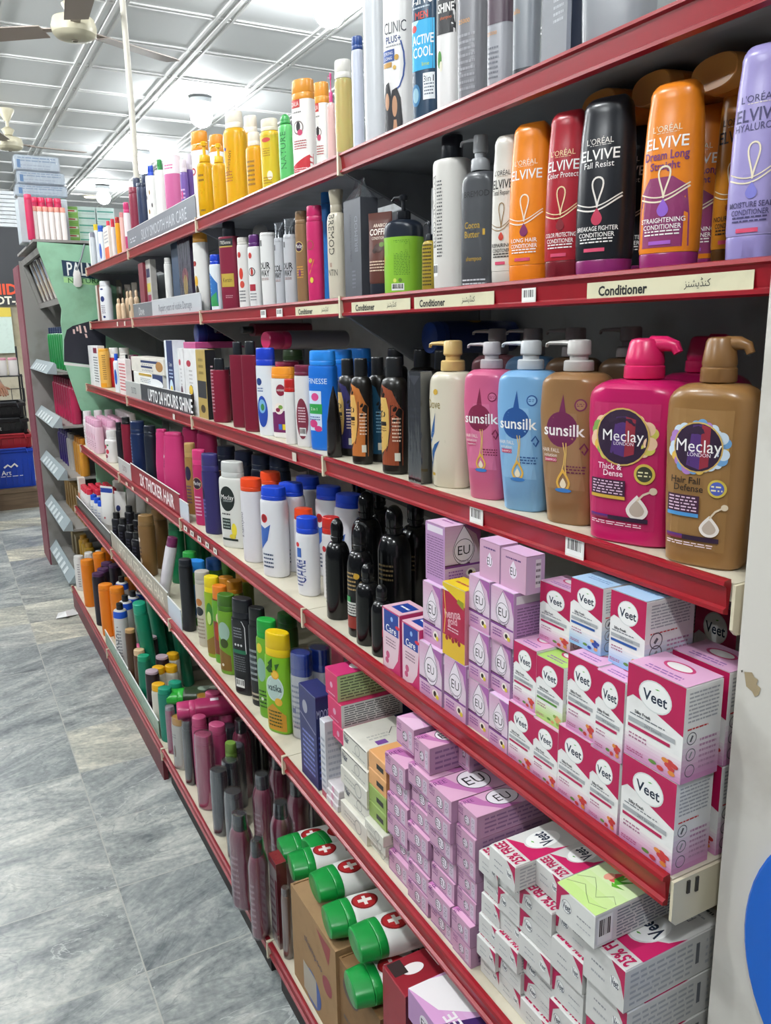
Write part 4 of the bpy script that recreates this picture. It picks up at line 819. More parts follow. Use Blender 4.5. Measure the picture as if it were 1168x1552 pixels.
B(2, 133, 143, 436, .03, bottle, ['#58a858', '#2f8a40'], 'green bottle with navy round logos at the far end of the second shelf', o=dict(cf=.16, cw=.9), dec=[('e', 0, .55, .5, .09, '#1d2c3a'), ('e', 0, .2, .4, .06, '#1d4a3a')], dr=.8)
# ================================================================== THIRD SHELF: pump bottles near us
def sunsilk(disc_c, tint, subc='#f4e9e0'):
    return [('p', [(-.62, .2), (-.3, .62), (.4, .62), (.62, .2)], tint), ('p', [(-.18, .58), (-.02, .72), (.12, .58)], disc_c), ('c', -.05, .53, .5, disc_c), ('t', 'sunsilk', .0, .53, .065, W, 1.45, .014), ('c', .5, .665, .17, disc_c), ('c', .5, .665, .13, tint), ('l', .4, .655, .6, .675, 2, disc_c),
            ('t', 'HAIR FALL', -.42, .415, .022, subc, .62), ('t', 'solution', -.42, .388, .02, subc, .6), ('r', -.62, .35, -.2, .373, '#b8285e'), ('t', 'SHAMPOO', -.41, .361, .014, W, .4), ('l', .1, .29, .66, .34, 3, disc_c),
            ('s', [(.0, .46), (.06, .4), (.02, .34), (-.08, .28)], .03, '#e2bd6a'), ('s', [(.1, .46), (.1, .4), (.07, .34), (.1, .28)], .03, '#e2bd6a'), ('dr', .0, .24, .22, .3, '#e2b04a', 1.2), ('d', .0, .23, .1, '#f3e6c8', 1.2), ('e', .0, .195, .26, .012, '#3a7ac0'), ('s', [(.5, .43), (.62, .46), (.7, .43), (.62, .4), (.56, .42)], .05, disc_c)]
KP = dict(bot=.72, hb=.835, neck=.38, n=2.9, top=.97, shz=.9)
B(3, 646, 727, 516, .022, pump, ['#d6cfbb', '#d8b878'], 'cream pump bottle with a gold pump and blue leaf mark', o=dict(bot=.82, hb=.80, neck=.42, n=2.7), dec=[('p', [(-.75, .3), (-.5, .38), (-.42, .52), (-.62, .42), (-.8, .34)], '#1f4f86'), ('p', [(-.8, .22), (-.5, .3), (-.2, .33), (-.5, .24), (-.72, .12)], '#1f4f86'), ('t', 'Dove', -.5, .58, .065, '#8a7a3a', .7), ('e', -.4, .66, .12, .02, '#c9a23c'), ('r', -.9, .08, -.5, .1, '#c9a23c')], dr=.6, cat='pump bottle', name='pump_bottle')
B(3, 706, 782, 518, .02, pump, ['#c95f85', '#d3ccd0'], 'pink pump bottle with a clear pump between cream and blue ones', o=dict(KP, ck='translucent'), dec=sunsilk('#7a1d40', '#cf6e92'), dr=.8, cat='pump bottle', name='pump_bottle')
B(3, 757, 848, 516, .016, pump, ['#78a8d2', '#dfe3e6'], 'light blue pump bottle with a white pump on the third shelf', o=dict(KP, ck='translucent'), dec=sunsilk('#1f4f8f', '#86b3d8'), dr=.8, cat='pump bottle', name='pump_bottle')
B(3, 822, 926, 515, .016, pump, ['#8e6a45', '#d8d4d0'], 'brown pump bottle with a clear pump beside the light blue one', o=dict(KP, ck='translucent'), dec=sunsilk('#6a1f4a', '#977350'), dr=.8, cat='pump bottle', name='pump_bottle')
def meclay(c2, name2, dens):
    d = [('p', [(-.8, .12), (.62, .12), (.66, .86), (-.72, .86)], c2)]
    rnd = random.Random(3)
    for k in range(26):
        a = 2*math.pi*k/26; r = .52+.1*rnd.random(); d.append(('c', -.06+r*math.cos(a), .665+r*math.sin(a)*.2, .09+.05*rnd.random(), rnd.choice(dens)))
    d += [('o', -.06, .665, .56, .06, '#caa85a'), ('c', -.06, .665, .53, '#2a1430'), ('p', [(-.3, .57), (-.18, .78), (.02, .785), (.0, .55)], '#4a2a6a'), ('p', [(.0, .55), (.02, .785), (.22, .77), (.2, .57)], '#8a2434'), ('t', 'Meclay', -.04, .675, .066, W, 1.02), ('t', 'LONDON', -.02, .628, .02, '#e8dfe6', .7),
          ('t', name2[0], -.3, .49, .035, '#f4dfe6' if c2 != '#8f6a3c' else '#2b1d12', .75, .012), ('t', name2[1], -.22, .45, .035, '#f4dfe6' if c2 != '#8f6a3c' else '#2b1d12', .75, .012), ('c', .42, .46, .2, '#c9b24a'), ('c', .42, .46, .15, '#3a3a2a' if c2 != '#8f6a3c' else '#4a5ab0'), ('l', .3, .44, .54, .48, 2, '#e8e0b0'),
          ('r', -.72, .315, .05, .41, '#3c1734'), ('l', -.68, .32, .0, .405, 5, '#e0c4d6'), ('r', -.72, .295, .05, .315, '#c9a23c' if c2 != '#8f6a3c' else '#4a90c8'), ('d', .3, .245, .22, '#e9e2dc', .9), ('d', .3, .245, .15, '#b8a89a', .9), ('s', [(.3, .3), (.42, .34), (.55, .36)], .04, '#d9c9b0'), ('c', .6, .365, .07, '#d9c9b0'),
          ('r', -.72, .17, .52, .195, '#2a1430'), ('g', -.72, .17, -.3, .195, '#8a2434', '#4a2a8a'), ('l', -.7, .135, .4, .16, 2, '#f0dfe6')]
    def low(e):   # the printed area ends below the shoulder
        e = list(e); f_ = lambda v: .08+(v-.12)*.838
        if e[0] == 'p': e[1] = [(u, f_(v)) for u, v in e[1]]
        elif e[0] == 's': e[1] = [(u, f_(v)) for u, v in e[1]]
        elif e[0] in 'rlg': e[2], e[4] = f_(e[2]), f_(e[4])
        elif e[0] == 't': e[3] = f_(e[3]); e[4] *= .86
        else: e[2] = f_(e[2])
        return tuple(e)
    return [low(e) for e in d]
KM = B(3, 897, 1049, 513, .012, pump, ['#b81a5c', '#d0225f'], 'large hot pink pump bottle with a dark round badge at the shelf front', o=dict(bot=.88, hb=.81, neck=.34, n=3.0, style=1, sp=1, pw=1.12, top=1, shz=.88, sq=2), dec=meclay('#b01c58', ('Thick &', 'Dense'), ['#c9c25a', '#7aa04a', '#d9b04a', '#e6c0a0']), dr=.68, cat='pump bottle', name='pump_bottle')
RP(KM, 3, 1060, .155, 'second hot pink pump bottle, half hidden behind the first')
B(3, 1013, 1152, 511, .012, pump, ['#8a653a', '#7d5a34'], 'large bronze brown pump bottle at the near end of the third shelf', o=dict(bot=.86, hb=.81, neck=.34, n=3.0, style=1, sp=1, pw=1.12, top=1, shz=.88, sq=2), dec=meclay('#8f6a3c', ('Hair Fall', 'Defense'), ['#6a9ac8', '#a87ac0', '#d9b04a', '#c8d8e6']), dr=.68, cat='pump bottle', name='pump_bottle')
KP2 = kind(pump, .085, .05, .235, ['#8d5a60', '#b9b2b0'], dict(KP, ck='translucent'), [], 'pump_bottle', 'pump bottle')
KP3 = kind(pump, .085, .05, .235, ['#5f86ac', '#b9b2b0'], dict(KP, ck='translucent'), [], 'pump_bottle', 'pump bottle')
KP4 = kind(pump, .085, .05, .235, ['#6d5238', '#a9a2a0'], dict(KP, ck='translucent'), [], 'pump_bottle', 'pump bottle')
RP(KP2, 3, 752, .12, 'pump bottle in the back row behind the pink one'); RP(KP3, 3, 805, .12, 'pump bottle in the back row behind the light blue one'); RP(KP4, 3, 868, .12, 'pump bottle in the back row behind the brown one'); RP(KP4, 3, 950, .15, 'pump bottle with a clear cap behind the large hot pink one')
B(3, 616, 640, 564, .016, carton, ['#1b1d22'], 'black carton in glossy plastic wrap beside the cream pump bottle', o=dict(wrap=1), dec={'F': [('p', [(-.9, .97), (.9, .97), (0, .88)], '#4a4d55'), ('l', -.7, .2, .7, .7, 8, '#2e3138')]}, d=.02, cat='box', name='carton')
def black(c1, c2=None):
    d = [('p', [(-.9, .08), (.9, .08), (.95, .55), (.3, .72), (-.9, .78)], c1)]
    if c2: d += [('p', [(-.92, .16), (-.1, .24), (.05, .4), (.02, .56), (-.2, .66), (-.92, .66)], c2), ('t', 'D', -.5, .52, .06, '#1b1414', .6, .03), ('r', -.85, .42, -.2, .455, '#1b1414'), ('l', -.85, .37, -.2, .41, 2, '#5a3a1a'), ('s', [(-.9, .12), (-.2, .2), (.15, .38), (.2, .6)], .07, '#1b1414'), ('s', [(-.9, .8), (.0, .74), (.6, .66), (.95, .58)], .1, '#1b1414')]
    d += [('l', .3, .28, .85, .5, 7, '#e8cfb8' if c2 else '#8fc0d8'), ('r', .45, .12, .8, .19, '#d8d8c8')]
    return d
KBo = dict(cf=.17, cw=.62, sh=.62, shz=.84, n=2.3, nn=2, groove=0)
B(3, 578, 618, 541, .016, bottle, ['#16130f', '#17181b'], 'black shampoo bottle with a brown and gold label, nearest of four', o=KBo, dec=black('#8a3f20', '#cfa95a'), dr=.75)
B(3, 558, 588, 542, .04, bottle, ['#16130f', '#17181b'], 'black shampoo bottle with a blue label, second of four from near', o=KBo, dec=black('#1a4a66'), dr=.8)
B(3, 532, 564, 543, .018, bottle, ['#16130f', '#17181b'], 'black shampoo bottle with an orange and gold label, third of four from near', o=KBo, dec=black('#b86a2c', '#d9a95a'), dr=.75)
B(3, 513, 543, 544, .035, bottle, ['#16130f', '#17181b'], 'black shampoo bottle with a violet and gold label, furthest of four', o=KBo, dec=black('#2a2458', '#d3ac5e'), dr=.75)
KBB = kind(bottle, .055, .045, .2, ['#16130f', '#17181b'], KBo, [], 'bottle', 'bottle')
RP(KBB, 3, 600, .16, 'black bottle in the back row behind the blue labelled one'); RP(KBB, 3, 640, .16, 'black bottle in the back row behind the wrapped black carton'); RP(KBB, 3, 672, .14, 'black bottle in the back row behind the cream pump bottle')
def cone(f, c, o, dec):
    w, d, h = f.w/2, f.d/2, f.h
    R = [(0, w*.9, d*.9, 2), (.02*h, w, d, 2), (h*.5, w*.9, d*.9, 2), (h*.8, w*.5, d*.5, 2), (h*.95, w*.15, d*.15, 2), (h, w*.05, d*.05, 2)]
    mb = MB(); mb.loft(R[:3], mat(c[0], .25), 18); P = [('body', mb.mesh('body'), None)]
    mb = MB(); mb.loft([(h*.502, w*.9, d*.9, 2)]+R[3:], mat(c[1], .2), 18); P.append(('nozzle', mb.mesh('nozzle'), None)); return P
B(3, 494, 518, 585, .012, cone, ['#1d1a1a', '#15110f'], 'black pointed bottle in front of the bright blue ones', dr=.9)
KF = B(3, 470, 511, 531, .03, bottle, ['#1f6fd0', '#2a8ae6'], 'bright blue shampoo bottle with a flowered label on the third shelf', o=dict(cf=.15, cw=.95, sh=.95, n=2.8), dec=[('t', 'FINESSE', -.1, .70, .055, '#dceaf8', 1.5), ('r', -.95, .2, .2, .6, '#cfe0f2'), ('r', -.95, .37, .25, .47, '#2f9a48'), ('t', '2 in 1', -.4, .42, .03, W, .8), ('e', -.3, .54, .3, .04, '#d84a8a'), ('e', -.5, .27, .35, .04, '#c83a7a'), ('e', -.1, .22, .3, .03, '#c83a7a'), ('l', -.8, .3, .1, .35, 2, '#3a5a9a')], dr=.5)
RP(KF, 3, 516, .085, 'second bright blue shampoo bottle, behind the flowered one')
RP(KF, 3, 545, .16, 'bright blue bottle in the back row behind the orange labelled black one')
B(3, 448, 474, 553, .02, bottle, ['#dedcda', '#6a2038'], 'white bottle with a maroon cap and red back label', o=dict(cf=.13, cw=.98, sh=.98, bot=.9), dec=[('e', .05, .35, .72, .25, '#7a2a3c'), ('l', -.4, .3, .5, .5, 6, '#e0c8cc'), ('b', -.3, .14, .5, .24)], dr=.5)
B(3, 432, 451, 574, .016, bottle, ['#e3e2e0', '#b8231f'], 'small white bottle with a red cap between two taller white ones', o=dict(cf=.2, cw=.98, sh=.98), dr=.7)
B(3, 413, 449, 556, .035, bottle, ['#e6e4e2', '#f0962a'], 'white bottle with a large orange cap and purple label', o=dict(cf=.16, cw=.98, sh=.98, bot=.95), dec=[('c', .1, .68, .4, '#8a1f38'), ('t', 'HERBAL', .1, .68, .03, W, .7), ('p', [(-.8, .08), (.7, .08), (.7, .4), (-.8, .36)], '#6a1f58'), ('c', -.1, .42, .4, '#efe4dc'), ('e', .05, .44, .2, .03, '#7aa04a'), ('e', -.2, .40, .2, .03, '#8a2a4a'), ('r', -.2, .12, .1, .2, '#3a6ac0'), ('r', .15, .12, .5, .2, '#d9c02c')], dr=.5)
B(3, 415, 455, 548, .12, bottle, ['#d9d4d0', '#d03a6a'], 'white bottle with a pink cap behind the orange capped one', o=dict(cf=.1, cw=.98), dr=.6)
B(3, 430, 461, 530, .17, bottle, ['#5a3a48', '#3f5a34'], 'bottle with a dark green cap in the back row of the third shelf', o=dict(cf=.14, cw=.95), dr=.7)
B(3, 390, 419, 527, .02, bottle, ['#dfe4ea', '#1f3fc0'], 'white bottle with a royal blue cap and blue swirl label', o=dict(cf=.2, cw=.98, sh=.98, bot=.88), dec=[('c', -.45, .62, .32, '#1f3a7a'), ('l', -.7, .5, .0, .56, 2, '#3a5a9a'), ('e', -.2, .28, .6, .18, '#2247a8'), ('e', -.2, .34, .4, .08, '#7ab0d8'), ('e', -.15, .33, .2, .04, '#3f8a4a')], dr=.5)
tre = dict(cf=.15, cw=.6, sh=.97, shz=.985, n=3.4, groove=0)
B(3, 369, 395, 517, .018, bottle, ['#701a2e', '#1c2026'], 'tall maroon bottle with a dark cap, nearest of the maroon group', o=tre, dr=.55)
B(3, 351, 374, 518, .022, bottle, ['#701a2e', '#1c2026'], 'tall maroon bottle with a dark cap, second nearest of the maroon group', o=tre, dr=.55)
B(3, 340, 353, 556, .055, bottle, ['#701a2e', '#1c2026'], 'slim maroon bottle half hidden in the middle of the maroon group', o=tre, dr=.7)
B(3, 322, 347, 543, .016, bottle, ['#7c1c32', '#1c2026'], 'shorter maroon bottle with a black cap and side print, leaning slightly', o=dict(tre, cf=.18), dec=[('l', -.9, .15, -.4, .9, 14, '#cfa8b0')], dr=.55)
B(3, 312, 333, 545, .06, bottle, ['#8a1c34', '#1c2026'], 'shorter maroon bottle leaning at the far side of the maroon group', o=tre, dr=.6)
KT = kind(bottle, .055, .035, .2, ['#701a2e', '#1c2026'], tre, [], 'bottle', 'bottle')
lying(KT, (326, 500), .73, 'maroon bottle lying on top of the maroon group, pointing at the aisle'); lying(KT, (366, 500), .74, 'maroon bottle lying on its back behind the first lying maroon one')
KW = kind(bottle, .06, .045, .22, ['#8a868c', '#c92a60'], dict(cf=.26, cw=.98, sh=.98, n=2.2), [], 'bottle', 'bottle')
lying(KW, (402, 516), .70, 'grey white bottle with a pink cap lying across the third shelf', yaw=4)
KN = kind(bottle, .06, .06, .19, ['#1f2f6a', '#23408a'], dict(cf=.15, cw=.99, sh=.99, n=2), [('e', 0, .5, .5, .1, '#cfa23c')], 'bottle', 'bottle')
lying(KN, (297, 506), .70, 'navy bottle lying on top of the cartons, its round end facing us', yaw=0)
lying(KN, (650, 512), .80, 'navy bottle with a gold ring lying behind the cream pump bottle', yaw=0)
# cartons in the far half of the third shelf
CB = dict(cat='box', name='carton')
B(3, 299, 313, 530, .02, carton, ['#b59a52'], 'gold and black carton beside the maroon bottles', dec={'F': [('r', -.9, .3, .9, .55, '#23232a'), ('l', -.5, .62, .5, .9, 3, '#8a7436'), ('e', 0, .14, .5, .06, '#4a3a1a')], 'R': [('r', -1, 0, 1, 1, '#1b1b20')]}, d=.03, **CB)
wl = {'F': [('e', -.3, .78, .35, .05, '#b02a40'), ('l', -.3, .4, .2, .7, 5, '#b9b4b4'), ('e', -.1, .3, .35, .16, '#3a2a22'), ('e', -.15, .38, .3, .07, '#e0b82c')]}
B(3, 281, 300, 529, .022, carton, ['#e9e8e8'], 'white carton with a red mark and picture, left of the gold one', dec=wl, d=.035, **CB)
B(3, 270, 281, 528, .03, carton, ['#e9e8e8'], 'white carton with a red mark, second left of the gold one', dec={'F': wl['F'][:2]+[('e', -.1, .25, .4, .16, '#5a1f38')]}, d=.035, **CB)
K1 = kind(carton, .13, .16, .018, ['#b84a80'], None, None, 'carton', 'box')
p = at_x(289, 521, .67); RW(K1, 3, .745, p.y, 'flat pink and black carton lying across two white cartons', z0=SZ[3]-BOARD+.0008+max(f_.h for f_ in FOOT if 'white carton with a red mark' in f_.label))
B(3, 250, 266, 516, .016, carton, ['#e8eef4'], 'tall navy and white carton with a yellow flower on the third shelf', dec={'F': [('r', -.5, 0, 1, 1, '#14285e'), ('t', 'Cream', .25, .66, .06, W, 1.1), ('l', -.2, .45, .7, .6, 3, '#b8cbe6'), ('c', .2, .3, .45, '#cfe4f2'), ('e', .2, .3, .25, .05, '#e6c82c'), ('e', .2, .14, .5, .05, '#2a78c8')]}, d=.04, **CB)
dv1 = {'F': [('r', -.35, .66, .7, .82, '#1c2f62'), ('r', -.35, .32, .35, .46, '#1c2f62'), ('l', -.3, .5, .4, .6, 1, '#8a8f9a'), ('e', .75, .5, .2, .32, '#a8763a'), ('l', -.3, .1, .4, .24, 2, '#8a8f9a')]}
dv2 = {'F': [('r', .35, .0, 1, 1, '#1c2f62'), ('e', .5, .36, .5, .34, '#eef0f2'), ('r', -.6, .78, .3, .95, '#b8952f'), ('l', -.5, .3, .2, .65, 3, '#7a8090')]}
bz = SZ[3]-BOARD+.0004
k3 = B(3, 193, 245, 568, .014, carton, ['#eceae4'], 'white and navy carton with a gold bar, lowest of its stack', dec=dv2, d=.06, h=.05, **CB)
k2 = B(3, 203, 247, 541, .014, carton, ['#eceae4'], 'white and navy carton with a gold bar, middle of its stack', dec=dv2, d=.06, h=.05, z0=bz+k3.f.h+.001, **CB)
k1 = B(3, 199, 248, 507, .014, carton, ['#e3ddd2'], 'cream carton with two navy bars, topmost of its stack', dec=dv1, d=.06, h=.052, z0=bz+k3.f.h+k2.f.h+.002, **CB)
B(3, 198, 204, 538, .05, carton, ['#5a2036'], 'narrow dark maroon carton left of the stacked cartons', d=.02, **CB)
B(3, 190, 198, 538, .02, bottle, ['#8a2030', '#1a1a1e'], 'small dark red bottle with a black cap left of the stacked cartons', o=dict(cf=.2, cw=.5, sh=.5, shz=.7), dr=.8)
B(3, 180, 192, 544, .012, carton, ['#f0e6e4'], 'small white carton with red lines of print', dec={'F': [('l', -.8, .1, .8, .9, 9, '#c84a56')]}, d=.02, **CB)
B(3, 173, 183, 536, .014, bottle, ['#e6ecf2', '#2a5ac8'], 'small white bottle with a blue cap far along the third shelf', o=dict(cf=.18, cw=.6, sh=.6), dec=[('e', 0, .4, .5, .2, '#2a5ab0')], dr=.8)
B(3, 182, 198, 527, .10, bottle, ['#e6e2de', '#dedad6'], 'white bottle behind the small carton with red lines', o=dict(cf=.2, cw=.95), dr=.7)
B(3, 167, 181, 527, .06, bottle, ['#c02a34', '#ecebea'], 'red bottle with a white cap behind the small blue capped one', o=dict(cf=.25, cw=.98), dr=.7)
B(3, 150, 168, 528, .014, bottle, ['#e9b45a', '#e9a83a'], 'pale orange bottle with dark vertical print', o=dict(cf=.08, cw=.95, sh=.96), dec=[('l', .2, .2, .8, .85, 12, '#6a4a2a'), ('r', -.9, .02, .9, .12, '#e59a1e')], dr=.6)
B(3, 134, 151, 524, .016, carton, ['#eceaea'], 'white carton with small black print at the far end of the third shelf', dec={'F': [('r', .1, .82, .8, .95, '#7a1f3a'), ('l', 0, .1, .8, .75, 10, '#3a3a44')]}, d=.03, **CB)
B(3, 130, 134, 534, .02, bottle, ['#e6e6c8', '#d8d890'], 'thin cream stick bottle at the very end of the third shelf', o=dict(cf=.2), dr=1)
# ================================================================== FOURTH SHELF
def veet(band, botc, fruit=('#c23a3a', '#d8863a'), side=True):
    F = [('p', [(-1, .62), (-.78, .68), (-.5, .66), (1, .5), (1, 1), (-1, 1)], '#b0124e'), ('g', -1, .0, 1, .28, botc, '#eeeae8' if botc != '#a8cf6a' else '#dfe8c8'), ('e', -.0, .76, .58, .165, '#d9dcda'), ('e', 0, .76, .54, .15, '#f2f2f0'), ('t', 'Veet', .0, .755, .115, '#15263c', .95, .02), ('p', [(-.02, .845), (.08, .855), (.16, .85), (.06, .84)], '#5aa83a'),
         ('t', 'Silky Fresh', -.4, .515, .035, '#20242c', .95, .02), ('l', -.85, .46, .4, .49, 1, '#70757c'), ('r', -.9, .385, .75, .435, '#a9acaf'), ('t', '24/7 Smooth', .0, .41, .032, '#4a4e55', 1.2), ('r', -.9, .325, .6, .36, band), ('l', -.85, .2, -.2, .28, 2, '#a86a8a')]
    rnd = random.Random(5)
    for k in range(9): F.append(('e', .25+rnd.random()*.6, .06+rnd.random()*.13, .12, .025, rnd.choice(fruit)))
    F += [('e', .05, .08, .14, .02, '#5f8a3a'), ('l', -.9, .05, -.3, .1, 2, '#b04a7a')]
    R = [('g', -1, 0, 1, .5, botc, '#ecebea'), ('l', -.8, .62, .8, .95, 8, '#a9abb0'), ('l', -.8, .54, .3, .58, 1, '#c23a3a'), ('o', -.55, .46, .26, .14, '#5a5a60'), ('o', -.55, .29, .26, .14, '#5a5a60'), ('o', -.55, .12, .26, .14, '#5a5a60'), ('s', [(-.62, .43), (-.5, .49)], .1, '#5a5a60'), ('s', [(-.62, .26), (-.5, .32)], .08, '#8a8a90'), ('l', -.1, .1, .8, .45, 6, '#b88aa8')]
    T = [('r', -1, 0, 1, 1, botc if botc != '#c98ab4' else '#dba9cb'), ('e', 0, .62, .5, .2, '#c23a72'), ('e', 0, .62, .4, .15, '#e8e6e4'), ('l', -.6, .1, .6, .3, 2, '#8a5aa0')]
    return {'F': F, 'R': R, 'T': T}
bx = dict(cat='box', name='carton', group=None)
VP_ = veet('#b0124e', '#c98ab4')
KV = B(4, 941, 1021, 1164, .0076, carton, ['#ecebe9'], 'large pink and white carton, bottom row at the near end of shelf four', dec=VP_, dr=.72, **bx)
hV = KV.f.h; bV = SZ[4]-BOARD+.0004
KVt = B(4, 949, 1035, 1000, .0076, carton, ['#ecebe9'], 'large pink and white carton on top at the near end of the fourth shelf', dec=VP_, d=KV.f.d, h=hV, z0=bV+hV+.0012, **bx)
def vrow(s, x0, x1, yt, lab, dec, base=0, h=None, dx=.0076, d=.05, **k):
    return B(s, x0, x1, yt, dx, carton, ['#ecebe9'], lab, dec=dec, d=d, h=h, z0=SZ[s]-BOARD+.0004+base, **dict(bx, **k))
# bottom row of hair removal cartons, from near to far
v2 = vrow(4, 892, 937, 1144, 'pink and white carton in the bottom row, second from the near end', VP_)
v3 = vrow(4, 844, 894, 1112, 'pink and white carton in the bottom row, third from the near end', VP_, dx=.0076)
v4 = vrow(4, 807, 845, 1099, 'pink and white carton in the bottom row, fourth from the near end', VP_)
v5 = vrow(4, 770, 808, 1073, 'pink and white carton in the bottom row, fifth from the near end', VP_, dx=.0076)
t2 = vrow(4, 900, 946, 1025, 'pink and white carton on the second row left of the large one', VP_, base=v2.f.h+.001)
t3 = vrow(4, 858, 906, 1000, 'pink and white carton on the second row, right of the green one', VP_, base=v3.f.h+.001, dx=.010)
t4 = vrow(4, 812, 853, 1003, 'light green and white carton on the second row', veet('#4f8a2c', '#a8cf6a', ('#d8a06a', '#8aa84a')), base=v4.f.h+.001, dx=.012)
t5 = vrow(4, 778, 812, 979, 'pink and white carton on the second row, left of the green one', VP_, base=v5.f.h+.001, dx=.012)
VB_ = veet('#1f4f9a', '#8fb8e0', ('#2a4a9a', '#d8a06a')); VB_['T'] = [('r', -1, 0, 1, 1, '#a9cbea'), ('l', -.6, .3, .7, .5, 2, '#6a90c0')]
zt = max(t3.f.z+t3.f.h, t2.f.z+t2.f.h)-(SZ[4]-BOARD)
vrow(4, 924, 977, 903, 'blue and white carton on the top row under the rail end', VB_, base=t2.f.z+t2.f.h-(SZ[4]-BOARD)+.001, dx=.03, d=.07)
vrow(4, 864, 912, 884, 'blue and white carton on the top row, left of its twin', VB_, base=t3.f.z+t3.f.h-(SZ[4]-BOARD)+.001, dx=.03, d=.045)
vrow(4, 818, 865, 889, 'pink and white carton leaning on the top row left of the blue ones', VP_, base=max(t4.f.z+t4.f.h, t5.f.z+t5.f.h)-(SZ[4]-BOARD)+.001, dx=.04, d=.04)
KVb = kind(carton, KV.f.w, KV.f.d, hV, ['#ecebe9'], None, VP_, 'carton', 'box')
for r_, zz in enumerate((bV, bV+hV+.0012)):
    RW(KVb, 4, KV.f.X+KV.f.d+.012, KV.f.Y, 'pink carton in the back row behind the large near-end one, %s' % ('bottom row' if r_ == 0 else 'upper row'), z0=zz)
KVs = kind(carton, .058, .05, .115, ['#d9d0d4'], None, VP_, 'carton', 'box')
for k_ in range(2): RW(KVs, 4, .78, .60+.075*k_, 'pink carton standing high in the back row, %s from the near end' % ('first' if k_ == 0 else 'second'), z0=bV+2*hV-.1)
# ---- fourth shelf, lilac cartons
def eu(tall=True):
    if tall:
        F = [('g', -1, 0, 1, .45, '#c78fb4', '#dcc8d6'), ('g', -1, .45, 1, 1, '#dcc8d6', '#d1a6c2'), ('p', [(.0, 1), (1, 1), (1, .55), (.75, .82)], '#a35fa0'), ('r', -1, .3, 1, .335, '#7a3a86'), ('r', -1, .335, .4, .36, '#55304a'), ('d', .05, .6, .62, '#eadfe8', 1.25), ('dr', .05, .6, .62, .05, '#5a4a5c', 1.25), ('c', .05, .58, .55, '#ece2ea'), ('o', .05, .58, .55, .06, '#4a3d4c'), ('t', 'EU', .05, .585, .16, '#1d181f', .8), ('t', 'natural', .05, .40, .05, '#8a6f8c', 1.1),
             ('e', .45, .18, .28, .075, '#f0e6dc'), ('c', .42, .18, .13, '#2b1a16'), ('e', .62, .14, .14, .04, '#d9c03a'), ('l', -.8, .1, .0, .26, 3, '#8a4a94')]
        return {'F': F, 'R': [('r', -1, 0, 1, 1, '#b68cb8'), ('r', -.9, .8, .5, .95, '#e6dfe6'), ('l', -.85, .08, .85, .74, 12, '#7d5a82')], 'T': [('r', -1, 0, 1, 1, '#dcbcdc'), ('l', -.6, .3, .5, .6, 2, '#8a4a94')]}
    F = [('r', -1, 0, 1, 1, '#c99cb8'), ('s', [(-1, .06), (1, .06)], .05, '#8a5a90'), ('t', 'FREE', -.68, .78, .2, '#6a1f6a', .5), ('l', -.9, .52, -.45, .66, 1, '#6a1f6a'), ('c', .0, .5, .3, '#eadfea'), ('o', .0, .5, .3, .12, '#4a3d4c'), ('t', 'EU', 0, .5, .3, '#1d181f', .42), ('r', .42, .15, .8, .85, '#cdbccd'), ('o', .6, .66, .1, .2, '#4a3d4c'), ('o', .6, .4, .1, .2, '#4a3d4c'), ('l', -.3, .1, .3, .18, 1, '#4a3d4c')]
    R = [('r', -1, 0, 1, 1, '#b78fae'), ('l', -.8, .1, .8, .9, 4, '#8a648e')]
    T = [('r', -1, 0, 1, 1, '#dcabc9'), ('p', [(-1, 1), (-.6, 1), (-.5, .6), (-.1, .2), (.2, 0), (-.3, 0), (-.7, .5)], '#bd72ac'), ('e', -.05, .55, .4, .4, '#2a222c'), ('e', -.05, .55, .375, .375, '#f0eaf0'), ('t', 'EU', -.05, .55, .36, '#1d181f', .55), ('tr', 'FREE', -.85, .82, .16, '#6a1f6a', 0, .5), ('r', .5, .3, .62, .9, '#3a2a4a')]
    return {'F': F, 'R': R, 'TU': T}
ET = eu(); lil = ['#d0a5be']
EH = (z_of(892, SX[4]+.012, y_of(760, SX[4]+.012, 1.0))-(SZ[4]-BOARD+.0004))/3-.001
A1 = vrow(4, 634, 671, 980, 'lilac carton in the bottom row, left of the lilac stack', ET, dx=.0076, d=.05)
A1b = SZ[4]-BOARD+.0004
A2 = vrow(4, 641, 668, 886, 'lilac carton above the bottom left one of the lilac stack', ET, base=A1.f.h+.001, dx=.014, d=.05)
B(4, 645, 674, 800, .022, carton, ['#d0a5be'], 'lilac carton standing highest at the left of the lilac stack, its text side facing out', dec={'F': [('r', -1, 0, 1, 1, '#b48ab6'), ('r', -.8, .86, .8, .97, '#dfd4e0'), ('l', -.85, .1, .85, .8, 16, '#7d5a82')], 'R': ET['F'], 'T': ET['T']}, d=.06, h=1.0712-(A1b+A1.f.h+A2.f.h+.002), z0=A1b+A1.f.h+A2.f.h+.002, **bx)
B1_ = vrow(4, 672, 707, 1001, 'lilac carton in the bottom row under the red and yellow one', ET, dx=.0076, d=.05)
